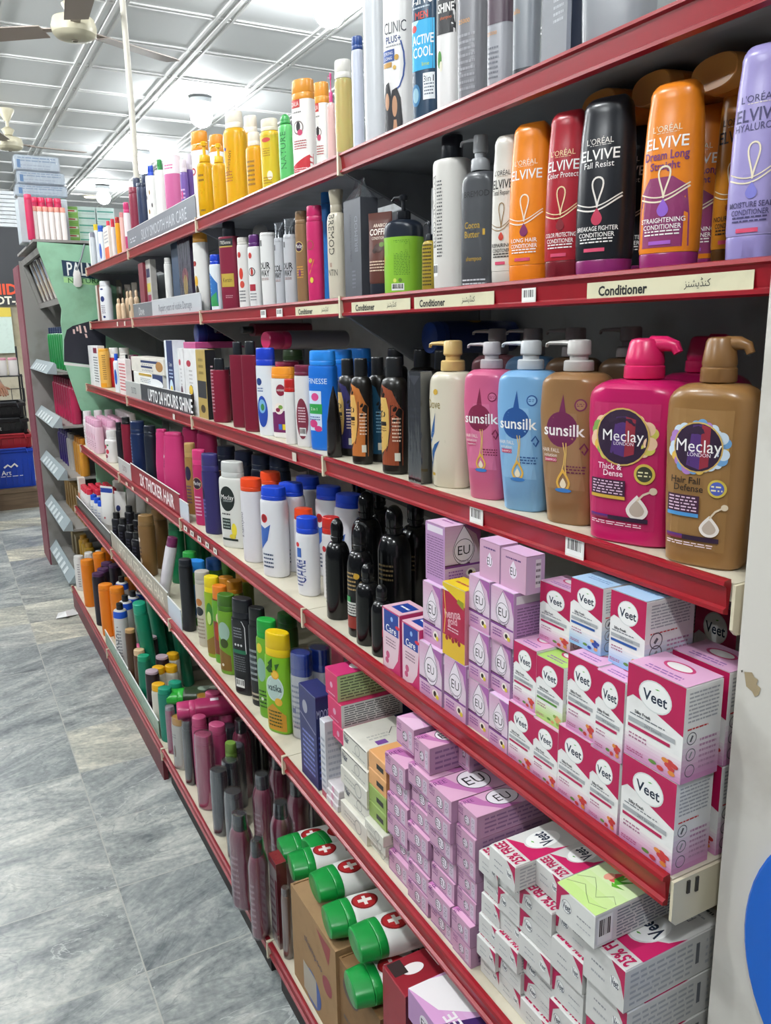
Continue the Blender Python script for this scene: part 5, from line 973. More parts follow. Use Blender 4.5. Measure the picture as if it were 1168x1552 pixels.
vrow(4, 670, 705, 889, 'crimson and yellow carton standing on the lilac ones', {'F': [('r', -1, 0, 1, .3, '#d9b02c'), ('g', -1, .28, 1, .9, '#a51842', '#a51238'), ('p', [(-1, .95), (1, .78), (1, 1), (-1, 1)], '#dcbc1f'), ('p', [(.3, .8), (.9, .74), (.9, .84), (.4, .86)], '#8a8a1a'), ('tr', 'henna', -.1, .62, .12, '#d9a8b0', 12, .4, .02), ('tr', 'gold', -.1, .52, .1, '#d9a8b0', 10, .3, .02), ('s', [(-.85, .9), (-.7, .6), (-.85, .3)], .05, '#e9c83a')]+[('e', -.6+.28*k, .25+.03*(k % 2), .13, .035, '#8a1026') for k in range(5)]+[('l', -.5, .36, .5, .44, 2, '#e0c0c8')], 'R': [('r', -1, 0, 1, 1, '#d98a9a')], 'T': [('r', -1, 0, 1, 1, '#e2c41e'), ('l', -.6, .3, .5, .6, 1, '#a51238')]}, base=B1_.f.h+.001, dx=.0076, d=.035)
C1 = vrow(4, 709, 741, 1040, 'lilac carton in the bottom row, right of the red and yellow one', ET, dx=.012, d=.05, h=EH)
vrow(4, 709, 742, 955, 'lilac carton in the middle row, right of the red and yellow one', ET, base=EH+.001, dx=.012, d=.05, h=EH)
vrow(4, 710, 742, 871, 'lilac carton in the third row, right of the red and yellow one', ET, base=2*EH+.002, dx=.014, d=.05, h=EH)
D1 = vrow(4, 741, 769, 1045, 'lilac carton pulled forward in the bottom row beside the pink ones', ET, dx=.0074, d=.05, h=EH)
vrow(4, 743, 774, 972, 'lilac carton in the middle row beside the pink ones', ET, base=EH+.001, dx=.016, d=.05, h=EH)
vrow(4, 744, 778, 885, 'lilac carton in the third row with its near side showing', ET, base=2*EH+.002, dx=.012, d=.07, h=EH)
euf = {'F': [('r', -1, 0, 1, 1, '#cba0ba'), ('d', 0, .5, .3, '#eadfea', 1.2), ('t', 'EU', 0, .5, .22, '#1d181f', .45), ('l', -.6, .78, .6, .88, 1, '#5a3a70')], 'R': [('r', -1, 0, 1, 1, '#cdaed0'), ('r', .0, .15, .6, .9, '#e6dfe6'), ('l', .05, .2, .55, .85, 4, '#4a3d4c')], 'T': [('r', -1, 0, 1, 1, '#d9b6da')]}
zt = 3*EH+.003
B(4, 727, 757, 822, .02, carton, lil, 'small lilac carton lying on top of the lilac stack, left of its twin', dec=euf, d=.028, z0=A1b+zt, **bx)
B(4, 759, 797, 838, .02, carton, lil, 'small lilac carton lying on top of the lilac stack, nearest the pink ones', dec=euf, d=.028, z0=A1b+zt, **bx)
care = {'F': [('r', -1, 0, 1, 1, '#c2336a'), ('p', [(-.95, .03), (-.4, .02), (.2, .06), (.75, .25), (.95, .6), (.95, .98), (-.95, .98)], '#e0c3cd'), ('r', -.8, .62, .85, .98, '#17398c'), ('t', 'Care', .0, .70, .12, W, 1.3, .01), ('c', .1, .87, .14, '#8fb0e0'), ('e', .75, .78, .25, .03, '#d2263e'), ('l', -.6, .4, .5, .55, 3, '#8a6a7a'), ('e', -.4, .25, .2, .06, '#c2527a'), ('e', -.5, .15, .2, .05, '#c2527a')], 'R': [('r', -1, 0, 1, 1, '#c2336a')], 'T': [('r', -1, 0, 1, 1, '#e0b3c2'), ('r', -.6, .2, .7, .8, '#17398c'), ('l', -.4, .4, .5, .6, 1, W)]}
B(4, 580, 606, 926, .0076, carton, ['#e0c3cd'], 'pink carton with a blue square panel, left of its twin', dec=care, d=.05, **bx)
B(4, 608, 637, 948, .0076, carton, ['#e0c3cd'], 'pink carton with a blue square panel, beside the lilac stack', dec=care, d=.05, **bx)
# ---- black round bottles
bk = ['#0e0f11', '#101114']
prn = [('l', -.6, .42, .3, .6, 5, '#a88a5a'), ('c', .35, .56, .22, '#c79a2e'), ('r', -.75, .2, .8, .32, '#cfcfc8'), ('l', -.7, .21, .75, .31, 4, '#1a1a1a'), ('r', -.75, .08, .8, .19, '#8a2c22'), ('r', -.75, .32, -.2, .37, '#2f8a4a')]
B(4, 493, 531, 785, .022, ball, bk, 'tall black round bottle with a domed cap, left of the printed one', dec=[('l', -.75, .15, -.5, .6, 12, '#5a5a58')], dr=1)
B(4, 525, 567, 794, .018, ball, bk, 'tall black round bottle with a gold dot and red print', dec=prn, dr=1)
B(4, 538, 578, 853, .012, ball, bk, 'shorter black round bottle with a domed cap in the front row', dr=1)
B(4, 562, 595, 885, .012, ball, bk, 'shortest black round bottle, beside the pink cartons', dec=[('r', .6, .3, .9, .4, '#b8302a')], dr=1)
KBL = kind(ball, .062, .062, .225, bk, {}, [('l', -.5, .4, .5, .55, 4, '#6a5a3a')], 'bottle', 'bottle')
for i, (px, dx) in enumerate(((556, .10), (598, .085), (574, .165), (630, .15), (545, .18))):
    RP(KBL, 4, px, dx, 'black round bottle in the dark back rows, %s from the near end' % ['third', 'second', 'fourth', 'first', 'fifth'][i])
# ---- white bottles with orange and blue caps
lb = [('c', -.35, .66, .3, '#c22a30'), ('c', -.35, .66, .22, '#8a1a22'), ('p', [(-.75, .3), (-.1, .42), (.2, .6), (-.3, .55), (-.75, .58)], '#3a62b0'), ('l', -.6, .1, .3, .28, 4, '#3a4a6a')]
KO4 = B(4, 367, 399, 724, .016, bottle, ['#dedbe0', '#e8481c'], 'white bottle with a bright orange cap at the front of the fourth shelf', o=dict(cf=.15, cw=.98, sh=.96, n=2.4), dec=[('tr', 'shampoo', -.7, .45, .06, '#4a4a52', 90, .3)], dr=.7)
KB4 = B(4, 397, 437, 737, .016, bottle, ['#e4e4e8', '#1c46c8'], 'large white bottle with a blue cap and red round badge at the front', o=dict(cf=.14, cw=.92, sh=.94, n=2.4), dec=lb, dr=.7)
KB5 = B(4, 450, 484, 783, .03, bottle, ['#e4e4e8', '#1c46c8'], 'smaller white bottle with a blue cap and blue vertical lettering', o=dict(cf=.2, cw=.95, sh=.94, n=2.3), dec=[('c', -.5, .66, .2, '#c22a30'), ('r', -.6, .5, -.1, .62, '#3a62b0'), ('tr', 'CARE', -.35, .32, .2, '#3a4a8a', 90, .3), ('l', -.7, .12, 0, .48, 8, '#3a4a8a')], dr=.75)
RP(KB4, 4, 443, .065, 'large white bottle with a blue cap, right behind the front one')
RP(KO4, 4, 412, .085, 'white bottle with an orange cap behind the large blue capped one')
for i, (px, dx) in enumerate(((468, .13), (500, .12), (530, .12))): RP(KB4, 4, px, dx, 'large white bottle with a blue cap in the back row, %s from the left' % ['first', 'second', 'third'][i])
KR5 = B(4, 489, 517, 783, .065, bottle, ['#dcd8d8', '#c22a20'], 'white bottle with a red cap left of the black round bottles', o=dict(cf=.2, cw=.95, sh=.94, n=2.3), dec=[('c', -.4, .62, .3, '#a81f28')], dr=.75)
B(4, 447, 476, 770, .075, bottle, ['#dedbe0', '#e8481c'], 'white bottle with an orange cap behind the smaller blue capped one', o=dict(cf=.16, cw=.95, sh=.95, n=2.4), dr=.7)
B(4, 335, 375, 699, .016, bottle, ['#dcdcd6', '#c9cbc8'], 'white shampoo bottle with a black round badge and yellow flower', o=dict(cf=.18, cw=.84, sh=.9, n=2.8), dec=[('e', -.1, .58, .62, .145, '#18221f'), ('t', 'Meclay', -.08, .60, .055, W, 1.05), ('t', 'LONDON', -.08, .555, .02, '#c8d0cc', .7), ('l', -.6, .38, .1, .42, 1, '#2b2b2b'), ('r', -.62, .22, .1, .35, '#22302c'), ('l', -.55, .23, .05, .34, 3, '#b8c4bc'), ('e', .35, .22, .2, .08, '#e6d23a'), ('e', .2, .14, .25, .03, '#d9c43a'), ('r', -.7, .09, .6, .115, '#22302c')], dr=.55)
B(4, 331, 339, 716, .05, bottle, ['#8a5a3c', '#8a5a3c'], 'thin brown bottle half hidden left of the white badge bottle', o=dict(cf=.2), dr=1.2)
B(4, 308, 334, 687, .016, bottle, ['#2f2a5e', '#35306a'], 'dark violet shampoo bottle on the fourth shelf', o=dict(cf=.22, cw=.97, sh=.97, n=2.6), dec=[('e', -.75, .5, .25, .08, '#1a1430'), ('l', -.9, .2, -.4, .45, 5, '#7a6ab0')], dr=.55)
B(4, 294, 315, 681, .022, bottle, ['#b82a62', '#d63a78'], 'hot pink shampoo bottle with a dark round badge on the fourth shelf', o=dict(cf=.2, cw=.97, sh=.97, n=2.6), dec=[('c', -.1, .56, .75, '#caa85a'), ('c', -.1, .56, .68, '#2a1430'), ('t', 'Meclay', -.1, .565, .05, W, 1.2), ('l', -.6, .12, .4, .4, 6, '#e8c0d0')], dr=.6)
B(4, 282, 299, 671, .04, bottle, ['#9a7340', '#b8935a'], 'gold brown shampoo bottle beside the red sign', o=dict(cf=.2, cw=.97, sh=.97, n=2.6), dec=[('e', -.1, .58, .6, .1, '#241a3a'), ('l', -.6, .15, .4, .42, 6, '#5a3a6a')], dr=.7)
KPk = B(4, 249, 284, 655, .028, bottle, ['#c83a74', '#c23670'], 'wide pink bottle tapering upwards behind the red sign, nearer of two', o=dict(cf=.05, cw=.76, sh=.78, n=2.8, top=.8, dt=.8), dec=[('c', -.75, .66, .12, W), ('l', -.85, .5, -.6, .62, 5, '#7a1f48')], dr=.55)
B(4, 237, 259, 650, .03, bottle, ['#c83a74', '#c23670'], 'wide pink bottle tapering upwards behind the red sign, farther of two', o=dict(cf=.05, cw=.68, sh=.7, n=2.8, top=.72, dt=.8), dr=.6)
RP(KPk, 4, 293, .12, 'pink bottle in the back row behind the gold brown one'); RP(KPk, 4, 316, .13, 'pink bottle in the back row behind the dark violet one')
KNv = kind(bottle, .06, .05, .2, ['#1a2238', '#1d2742'], dict(cf=.2, cw=.95), [], 'bottle', 'bottle')
for i, (px, dx) in enumerate(((345, .13), (372, .14), (398, .16), (425, .19))): RP(KNv, 4, px, dx, 'dark navy bottle in the back row of the fourth shelf, %s from the left' % ['first', 'second', 'third', 'fourth'][i])
B(4, 221, 239, 645, .02, bottle, ['#1a1f2c', '#1d2330'], 'black bottle behind the red sign, left of the wide pink ones', o=dict(cf=.14, cw=.97), dr=.8)
B(4, 200, 222, 638, .02, bottle, ['#15264e', '#16284f'], 'navy blue bottle with a pale print behind the red sign', o=dict(cf=.2, cw=.97), dec=[('l', -.9, .3, -.5, .75, 8, '#8fa0c8'), ('e', -.75, .2, .2, .07, '#d8d48a')], dr=.8)
B(4, 186, 201, 632, .03, bottle, ['#7a1a30', '#16181c'], 'dark red bottle with a black cap behind the small grey sign', o=dict(cf=.13, cw=.8, sh=.98), dr=.7)
B(4, 177, 187, 640, .045, bottle, ['#1a1a22', '#1a1a22'], 'thin black bottle left of the dark red one on the fourth shelf', o=dict(cf=.2), dr=.9)
B(4, 160, 181, 652, .012, bottle, ['#e6e2e0', '#eceae8'], 'white bottle with a tall white cap and red flowers on the fourth shelf', o=dict(cf=.28, cw=.75, sh=.8, rib=1), dec=[('e', -.6, .5, .3, .07, '#c23a5a'), ('e', -.2, .35, .3, .07, '#c83a4a'), ('e', -.5, .2, .3, .06, '#8a3a4a'), ('e', -.1, .55, .2, .03, '#4a7a4a')], dr=.8)
pk = [('e', -.2, .5, .4, .1, '#c24a7a'), ('l', -.6, .15, .5, .35, 3, '#b07a90')]
KPb = kind(bottle, .052, .042, .15, ['#e8c6d4', '#e0a8c4'], dict(cf=.2, cw=.9), pk, 'bottle', 'bottle', px=16)
KWb = kind(bottle, .05, .042, .17, ['#ebe7e7', '#e9e4e4'], dict(cf=.22, cw=.9), [('l', -.6, .2, .5, .6, 5, '#c8a0b0')], 'bottle', 'bottle', px=16)
OD = ['first', 'second', 'third', 'fourth', 'fifth', 'sixth', 'seventh', 'eighth']
for r_ in range(4):
    for c_ in range(7):
        if (r_ == 0 and c_ > 5) or (r_ > 1 and c_ > 5): continue
        K = KWb if (c_ == 0 or r_ == 3) else KPb
        RW(K, 4, SX[4]+.036+.05*r_, 4.142-.0575*c_, '%s bottle, far corner of shelf four, %s row, %s from the far end' % ('white' if K is KWb else 'pink', ['front', 'second', 'third', 'back'][r_], OD[c_]), rz=0, group='small bottles in the far corner of the fourth shelf')
# ================================================================== FIFTH SHELF
# hair removal cartons, flat, in columns
def flatveet():
    F = [('l', -.6, .55, .0, .65, 1, '#8a8d92'), ('l', -.6, .3, .1, .42, 1, '#a5a8ac'), ('p', [(.35, 1), (1, 1), (1, .35), (.8, .7)], '#b0124e'), ('c', .55, .55, .22, '#e8e8e6'), ('t', 'Veet', .55, .55, .2, '#15263c', .36, .02)]
    F2 = [('p', [(-1, 1), (-.3, 1), (-.75, .75), (-.85, .25), (-1, .2)], '#b0124e'), ('c', -.45, .55, .26, '#e8e8e6'), ('o', -.45, .55, .26, .1, '#9a9aa0'), ('t', 'Veet', -.45, .55, .22, '#15263c', .42, .02), ('l', .1, .5, .8, .6, 1, '#9a9ca0'), ('l', .1, .28, .8, .36, 1, '#b0b2b6')]
    R = [('l', -.9, .1, .3, .9, 6, '#a9abaf'), ('r', .35, .3, .42, .8, '#6a6d74'), ('l', .55, .15, .9, .85, 4, '#b4b6ba')]
    TI = [('p', [(-1, .18), (-.1, .22), (.35, .42), (.1, .1), (1, 0), (-1, 0)], '#c3205e')]
    return F, F2, R
fF, fF2, fR = flatveet()
free = [('t', '25% FREE', 0, .925, .105, '#b0124e', 1.75, .03), ('p', [(-1, .84), (1, .84), (-.1, .7), (-.8, .56), (-1, .42)], '#c3205e'), ('e', .05, .56, .62, .19, '#d8d8d6'), ('e', .05, .56, .57, .17, '#f6f6f4'), ('t', 'Veet', .05, .56, .13, '#15263c', .95, .025), ('p', [(.0, .66), (.12, .675), (.2, .665), (.1, .655)], '#5aa83a'), ('t', 'pure', .0, .27, .09, '#8a8d92', .8), ('l', -.6, .14, .6, .18, 1, '#9a9ca0'), ('l', -.6, .04, .3, .1, 1, '#55585c')]
fd1 = {'F': fF, 'R': fR, 'TB': free}; fd2 = {'F': fF2, 'R': fR, 'TB': free}
b5 = SZ[5]-BOARD+.0004
def column(x0, x1, ytop, dx, n, colour, decs, desc, d, rnd, order, top_decs=None, jit=.006, h=None, grp=None, ztop=None):
    """a column of flat cartons standing on the fifth shelf; ytop is where the upper front edge shows"""
    K0 = Kind(); f = fit(5, x0, x1, ytop, dx, d=d, boxy=True); hh = (f.h if ztop is None else ztop-b5)/n; out = []
    for i in range(n):
        dc = decs[(i*7+rnd) % len(decs)]
        if i == n-1 and top_decs: dc = top_decs
        key = (round(f.w, 4), round(hh, 4), id(dc), d)
        if key not in column.cache:
            k = Kind(); k.f = dims(f.w, d, hh-.0009, f.px); k.name, k.cat, k.group = 'carton', 'box', grp; k.parts = carton(k.f, colour, {}, dc); column.cache[key] = k
        k = column.cache[key]; j = random.uniform(-jit, jit); row = ['bottom', 'second', 'third', 'fourth', 'fifth', 'sixth', 'seventh', 'eighth', 'ninth'][i]
        lab = '%s, %s' % (desc, 'topmost of its column' if i == n-1 else 'bottom of its column' if i == 0 else '%s from the bottom' % row)
        RW(k, 5, f.X+j, f.Y+random.uniform(-.0008, .0008), lab, z0=b5+i*hh, group=grp); out.append(k)
    column.top = b5+n*hh; column.f = f
    return out
column.cache = {}
vg = 'flat white cartons on the fifth shelf'; tV5 = 0
column(886, 946, 1440, .018, 4, ['#d3d2cf'], [fd1, fd2], 'white flat carton in the nearest column', .15, 0, 1, fd1, grp=vg); tV5 = column.top
column(838, 884, 1405, .02, 5, ['#d3d2cf'], [fd2, fd1, fd2], 'white flat carton in the second column from the near end', .14, 1, 1, grp=vg, ztop=tV5); tV4 = column.top; fV4 = column.f
aloe = {'F': fF2, 'R': [('r', -.95, .1, -.6, .9, '#e6e6e8'), ('b', -.93, .12, -.62, .9), ('l', -.5, .08, .95, .92, 9, '#7d858c')], 'T': [('g', -1, 0, 1, 1, '#bfe08a', '#eef0ea'), ('e', -.1, .5, .2, .08, '#d8545a'), ('e', -.3, .46, .16, .06, '#e6a08a'), ('p', [(-.05, .46), (.2, .68), (.1, .44)], '#5fa82e'), ('p', [(.0, .45), (.5, .62), (.15, .41)], '#4a9a2a'), ('p', [(-.02, .42), (.55, .44), (.15, .38)], '#5fa82e'), ('p', [(-.1, .46), (-.05, .72), (.05, .48)], '#4a9a2a'), ('s', [(-.95, .22), (-.5, .34), (-.1, .26), (.3, .16), (.6, .3), (.95, .24)], .025, '#7f9a6a'), ('s', [(-.95, .1), (-.4, .2), (.0, .12), (.4, .06), (.95, .14)], .025, '#7f9a6a'), ('l', -.8, .56, -.4, .7, 3, '#8a9a8a')]}
kal = B(5, 843, 901, 1348, .004, carton, ['#dcdcd8'], 'white flat carton with a light green aloe lid, on top of the second column', dec=aloe, d=.12, h=.040, z0=tV4+.001, **bx)
column(789, 837, 1360, .02, 6, ['#d3d2cf'], [fd1, fd2, fd2], 'white flat carton in the third column from the near end', .14, 0, 1, grp=vg); tV3 = column.top
column(754, 790, 1322, .02, 6, ['#d3d2cf'], [fd2, fd1, fd1], 'white flat carton in the fourth column from the near end', .14, 2, 1, grp=vg); tV2 = column.top
column(725, 755, 1300, .018, 6, ['#d3d2cf'], [fd1], 'white flat carton in the fifth column from the near end', .14, 0, 1, fd1, grp=vg); tV1 = column.top
B(5, 808, 852, 1312, .03, carton, ['#d3d2cf'], 'white flat carton reading 25% FREE lying left of the green lidded one', dec=fd1, d=.12, h=.034, z0=max(tV3, tV2)+.001, **bx)
B(5, 738, 784, 1288, .0, carton, ['#d9d8d5'], 'white flat carton reading 25% FREE jutting out over the fourth column', dec=fd1, d=.14, h=.034, z0=max(tV2, tV1)+.001, **bx)
EF = eu(False); eg = 'flat lilac cartons on the fifth shelf'
column(690, 718, 1228, .016, 7, ['#c99cb8'], [EF], 'flat lilac carton in the nearest lilac column', .12, 0, 1, EF, grp=eg); tL4 = column.top
column(653, 687, 1198, .014, 7, ['#c99cb8'], [EF], 'flat lilac carton in the second lilac column from near', .12, 0, 1, EF, grp=eg); tL3 = column.top
column(622, 653, 1168, .018, 7, ['#c99cb8'], [EF], 'flat lilac carton in the third lilac column from near', .12, 0, 1, EF, grp=eg); tL2 = column.top
column(590, 620, 1150, .02, 6, ['#c99cb8'], [EF], 'flat lilac carton in the fourth lilac column from near', .12, 0, 1, EF, grp=eg); tL1 = column.top
B(5, 693, 713, 1150, .07, carton, lil, 'lilac carton standing on edge on the nearest lilac columns', dec=dict(EF, F=EF['F']), d=.07, h=.047, z0=max(tL4, tL3)+.001, **bx)
B(5, 626, 653, 1128, .022, carton, lil, 'lilac carton on top of the third lilac column, its long side showing', dec=EF, d=.09, h=.04, z0=tL2+.001, **bx)
B(5, 601, 627, 1104, .03, carton, lil, 'lilac carton with a dark flower on its lid above the fourth lilac column', dec=dict(EF, TU=[('r', -1, 0, 1, 1, '#d9a6cf'), ('p', [(-1, 1), (-.4, .5), (-.6, 0), (-1, 0)], '#e6c2de'), ('e', .3, .5, .25, .3, '#efe6e6'), ('c', .3, .5, .12, '#2b1a16')]), d=.09, h=.04, z0=max(tL1, tL2)+.001, **bx)
nairF = {'F': [('t', 'Nair', -.72, .6, .4, '#28324a', .4, .02), ('s', [(-.9, .9), (.9, .9)], .03, '#2b2b2b'), ('o', .2, .5, .2, .15, '#9a9a94'), ('l', -.2, .15, .8, .3, 1, '#a9a9a2')], 'R': [('r', -1, 0, 1, 1, '#d8d2c0'), ('l', -.7, .2, .7, .8, 3, '#9a9488')], 'TU': [('l', -.6, .3, .2, .5, 2, '#b8b8b0'), ('s', [(.2, .4), (.5, .6), (.7, .5), (.95, .7)], .03, '#3a3a3a'), ('r', -.5, .1, -.1, .25, '#7a4a9a')]}
nF2 = {'F': [('o', .35, .5, .25, .15, '#9a9a94'), ('l', -.7, .3, .1, .7, 2, '#b0b0a8')], 'R': nairF['R']}
ng = 'flat off-white cartons on the fifth shelf'
column(516, 556, 1122, .014, 5, ['#dad7cc'], [nF2, nairF], 'off-white flat carton in the far off-white column', .1, 0, 1, nairF, grp=ng); tN = column.top
og = {'F': [('r', -.1, .3, .7, .6, '#23231f')], 'R': [('l', -.7, .2, .7, .8, 3, '#b06a2a')]}
column(557, 585, 1252, .014, 3, ['#d6d4c8'], [nF2], 'off-white flat carton in the low column under the green ones', .1, 0, 1, grp=ng); tO = column.top
def stack(x0, x1, dx, z, hs, cols, dcs, labs, d):
    for hh, c, dc, lb_ in zip(hs, cols, dcs, labs):
        B(5, x0, x1, 1200, dx, carton, [c], lb_, dec=dc, d=d, h=hh-.0009, z0=z, **bx); z += hh
stack(559, 585, .018, tO+.0005, [.03, .03, .03, .03], ['#8fa854', '#8fa854', '#e0a56a', '#e0a56a'], [og]*4, ['small light green carton on the low off-white column, lower of two', 'small light green carton on the low off-white column, upper of two', 'small orange carton above the light green ones, lower of two', 'small orange carton above the light green ones, upper of two'], .06)
pkF = {'F': [('c', 0, .5, .22, '#d9a0b8'), ('l', -.6, .1, .6, .2, 1, '#e0b0c4')]}
gr = dict(pkF, R=[('r', -1, 0, 1, 1, '#b4cc92'), ('l', -.9, .06, .6, .94, 8, '#5a6a4a'), ('c', .75, .2, .12, '#e8e8e0')], TU=[('r', -1, 0, 1, 1, '#e9e4e6'), ('p', [(-1, 0), (.4, 0), (.2, .5), (.4, 1), (-1, 1)], '#c02a6a'), ('e', .1, .5, .5, .35, '#f2f0f0'), ('t', 'Veet', .1, .5, .3, '#2a2a34', .6)])
gw = dict(pkF, R=[('r', -1, 0, 1, 1, '#d8d8d6'), ('l', -.9, .06, .9, .94, 9, '#55585c')])
column(496, 517, 1190, .016, 3, ['#d9d4d6'], [pkF], 'pink and white carton at the bottom left of the off-white cartons', .07, 0, 1); tP = column.top
zP = z_of(1118, SX[5]+.02, column.f.Y)
zP = max(zP, tP+.001)
B(5, 503, 522, 1100, .02, carton, ['#c8285f'], 'crimson carton, lowest of the three stacked above the pink ones', dec=dict(pkF, R=[('r', -1, 0, 1, 1, '#d8b0c0'), ('l', -.6, .2, .4, .8, 3, '#4a3a44')]), d=.1, h=.03, z0=zP, **bx)
B(5, 497, 517, 1070, .02, carton, ['#c8285f'], 'crimson carton with a white text side, middle of the three stacked', dec=gw, d=.12, h=.042, z0=zP+.031, **bx)
B(5, 493, 511, 1030, .02, carton, ['#c8285f'], 'crimson carton with a green text side and round lid badge, topmost of three', dec=gr, d=.12, h=.048, z0=zP+.074, **bx)
B(5, 483, 497, 1092, .012, carton, ['#d5d6dc'], 'tall white and grey carton right of the dark blue one', dec={'F': [('l', -.7, .1, .7, .8, 9, '#9aa0b0'), ('r', -1, 0, 1, .08, '#b85a6a')], 'R': [('l', -.8, .1, .8, .9, 10, '#b0b4c0')]}, d=.05, **bx)
B(5, 455, 480, 1046, .010, carton, ['#232860'], 'dark blue carton on the fifth shelf beside the wrapped blue capped bottle', dec={'F': [('l', -.7, .1, .7, .55, 8, '#7a86c8'), ('e', -.3, .8, .3, .07, '#9a9aa8'), ('s', [(-.9, .7), (.9, .6)], .08, '#8a8aa0')], 'R': [('t', 'MOOD', -.2, .82, .09, '#c8d0ee', 1.4), ('l', -.8, .1, .8, .6, 8, '#5a64b0')]}, d=.038, **bx)
K5b = B(5, 442, 474, 988, .05, bottle, ['#d8dae2', '#1f3fa8'], 'white bottle with a blue cap in plastic wrap on the fifth shelf', o=dict(cf=.26, cw=.98, sh=.98, wrap=1), dec=[('l', -.6, .1, .6, .65, 9, '#8a94b0'), ('r', -.6, .3, -.2, .36, '#3a4a9a')], dr=.7)
RP(K5b, 5, 486, .085, 'second blue capped bottle in plastic wrap, behind the first')
# shampoos with green labels
vat = lambda a: [('p', [(-.85, .03), (.8, .03), (.8, .2), (-.2, .3), (-.85, .22)], a), ('e', .0, .46, .72, .13, '#cfe0d8'), ('e', .0, .46, .66, .115, '#b8d0c8'), ('t', 'vatika', .0, .47, .07, '#1c3a3a', 1.15, .015), ('c', .1, .60, .32, '#e6a01e'), ('c', .1, .60, .24, '#f0c24a'), ('p', [(-.7, .64), (-.3, .70), (-.05, .62), (-.4, .61)], '#1f4a1a'), ('p', [(-.5, .70), (-.1, .76), (-.1, .66)], '#1f4a1a'), ('p', [(.1, .70), (.5, .72), (.2, .64)], '#2a5a1f'), ('l', -.6, .06, .5, .24, 5, '#3a4a14'), ('e', .3, .33, .3, .04, '#e6b03a')]
B(5, 404, 443, 957, .016, bottle, ['#7ab41e', '#e6c312'], 'bright green shampoo bottle with a yellow cap and orange slice label', o=dict(cf=.23, cw=.96, sh=.94, n=2.8), dec=vat('#c8902a'), dr=.55)
B(5, 391, 423, 938, .022, bottle, ['#6aa82a', '#1f9a3c'], 'green shampoo bottle with a green cap behind the yellow capped one', o=dict(cf=.18, cw=.93, sh=.94, n=2.7), dec=[('e', -.3, .5, .5, .12, '#8ab0a0'), ('e', -.4, .72, .3, .05, '#e0c83a'), ('l', -.7, .1, .2, .3, 5, '#1a3a14'), ('c', -.3, .2, .15, '#d8e0d0')], dr=.6)
B(5, 379, 406, 920, .026, bottle, ['#14161a', '#101215'], 'black shampoo bottle with white lettering left of the green ones', o=dict(cf=.18, cw=.9, sh=.95), dec=[('e', -.4, .45, .5, .1, '#3a4048'), ('l', -.8, .25, .2, .6, 6, '#9aa0a4'), ('l', -.8, .05, .2, .15, 2, '#c8c0a8')], dr=.6)
B(5, 354, 387, 906, .014, bottle, ['#101218', '#14171e'], 'black shampoo bottle with a white outlined back label and barcode', o=dict(cf=.2, cw=.93, sh=.96, n=3), dec=[('s', [(-.7, .78), (.35, .78), (.6, .72), (.62, .45)], .07, '#d8d8d8'), ('l', -.55, .6, .3, .72, 4, '#8a8e94'), ('c', -.4, .53, .1, '#d8d8d8'), ('c', -.1, .53, .1, '#d8d8d8'), ('c', .2, .53, .1, '#d8d8d8'), ('r', -.75, .44, .62, .48, '#1f6a4a'), ('l', -.7, .25, .5, .42, 7, '#6a6e74'), ('b', -.6, .08, .3, .17)], dr=.6)
B(5, 347, 358, 912, .06, bottle, ['#5a2424', '#6a2a2a'], 'thin maroon bottle left of the black one with the barcode', o=dict(cf=.2), dr=.9)
B(5, 332, 359, 900, .018, bottle, ['#6a9a24', '#3f6a1c'], 'green shampoo bottle with a dark green cap on the fifth shelf', o=dict(cf=.2, cw=.97, sh=.97, n=2.6), dec=[('e', 0, .55, .7, .12, '#9ab8a8'), ('e', 0, .4, .5, .06, '#3a4a1a'), ('p', [(-.8, .05), (.7, .05), (.7, .25), (-.8, .33)], '#7a5a24'), ('c', -.3, .12, .15, '#e0e0d0')], dr=.65)
B(5, 324, 348, 887, .026, bottle, ['#7a3a24', '#e07a1e'], 'bottle with an orange cap and reddish label between green ones', o=dict(cf=.17, cw=.92, sh=.95, band=[(.55, .82, '#5a9a24'), (.0, .12, '#5a9a24')]), dec=[('e', 0, .42, .5, .12, '#a83a24'), ('e', .1, .6, .3, .06, '#e0c8a8')], dr=.65)
B(5, 312, 336, 873, .02, bottle, ['#8aa81e', '#e6cf1a'], 'yellow green bottle with a yellow cap on the fifth shelf', o=dict(cf=.19, cw=.95, sh=.96), dec=[('e', 0, .55, .5, .14, '#3a7a2a'), ('e', -.1, .5, .3, .08, '#cfe08a'), ('p', [(-.8, .05), (.7, .05), (.7, .3), (-.8, .2)], '#8a6a2a')], dr=.65)
B(5, 298, 321, 865, .02, bottle, ['#c8c0b0', '#b9b4aa'], 'beige bottle with a grey cap beside the yellow capped one', o=dict(cf=.16, cw=.98, sh=.98, n=2.2), dec=[('e', -.1, .6, .5, .05, '#b8763a'), ('e', -.1, .48, .6, .06, '#2a2f34'), ('l', -.7, .1, .5, .4, 6, '#9a8a7a')], dr=.8)
B(5, 287, 315, 858, .03, bottle, ['#4a9a2e', '#2a86d8'], 'green bottle with a sky blue cap on the fifth shelf', o=dict(cf=.17, cw=.96, sh=.97), dec=[('e', 0, .5, .6, .16, '#2a78b8'), ('e', 0, .25, .6, .12, '#1a4a8a'), ('c', 0, .15, .2, '#d8e0e8')], dr=.65)
B(5, 274, 294, 847, .012, bottle, ['#15181f', '#191d25'], 'slim black bottle at the front of the fifth shelf beside the blue card', o=dict(cf=.1, cw=.97, sh=.98), dr=.8)
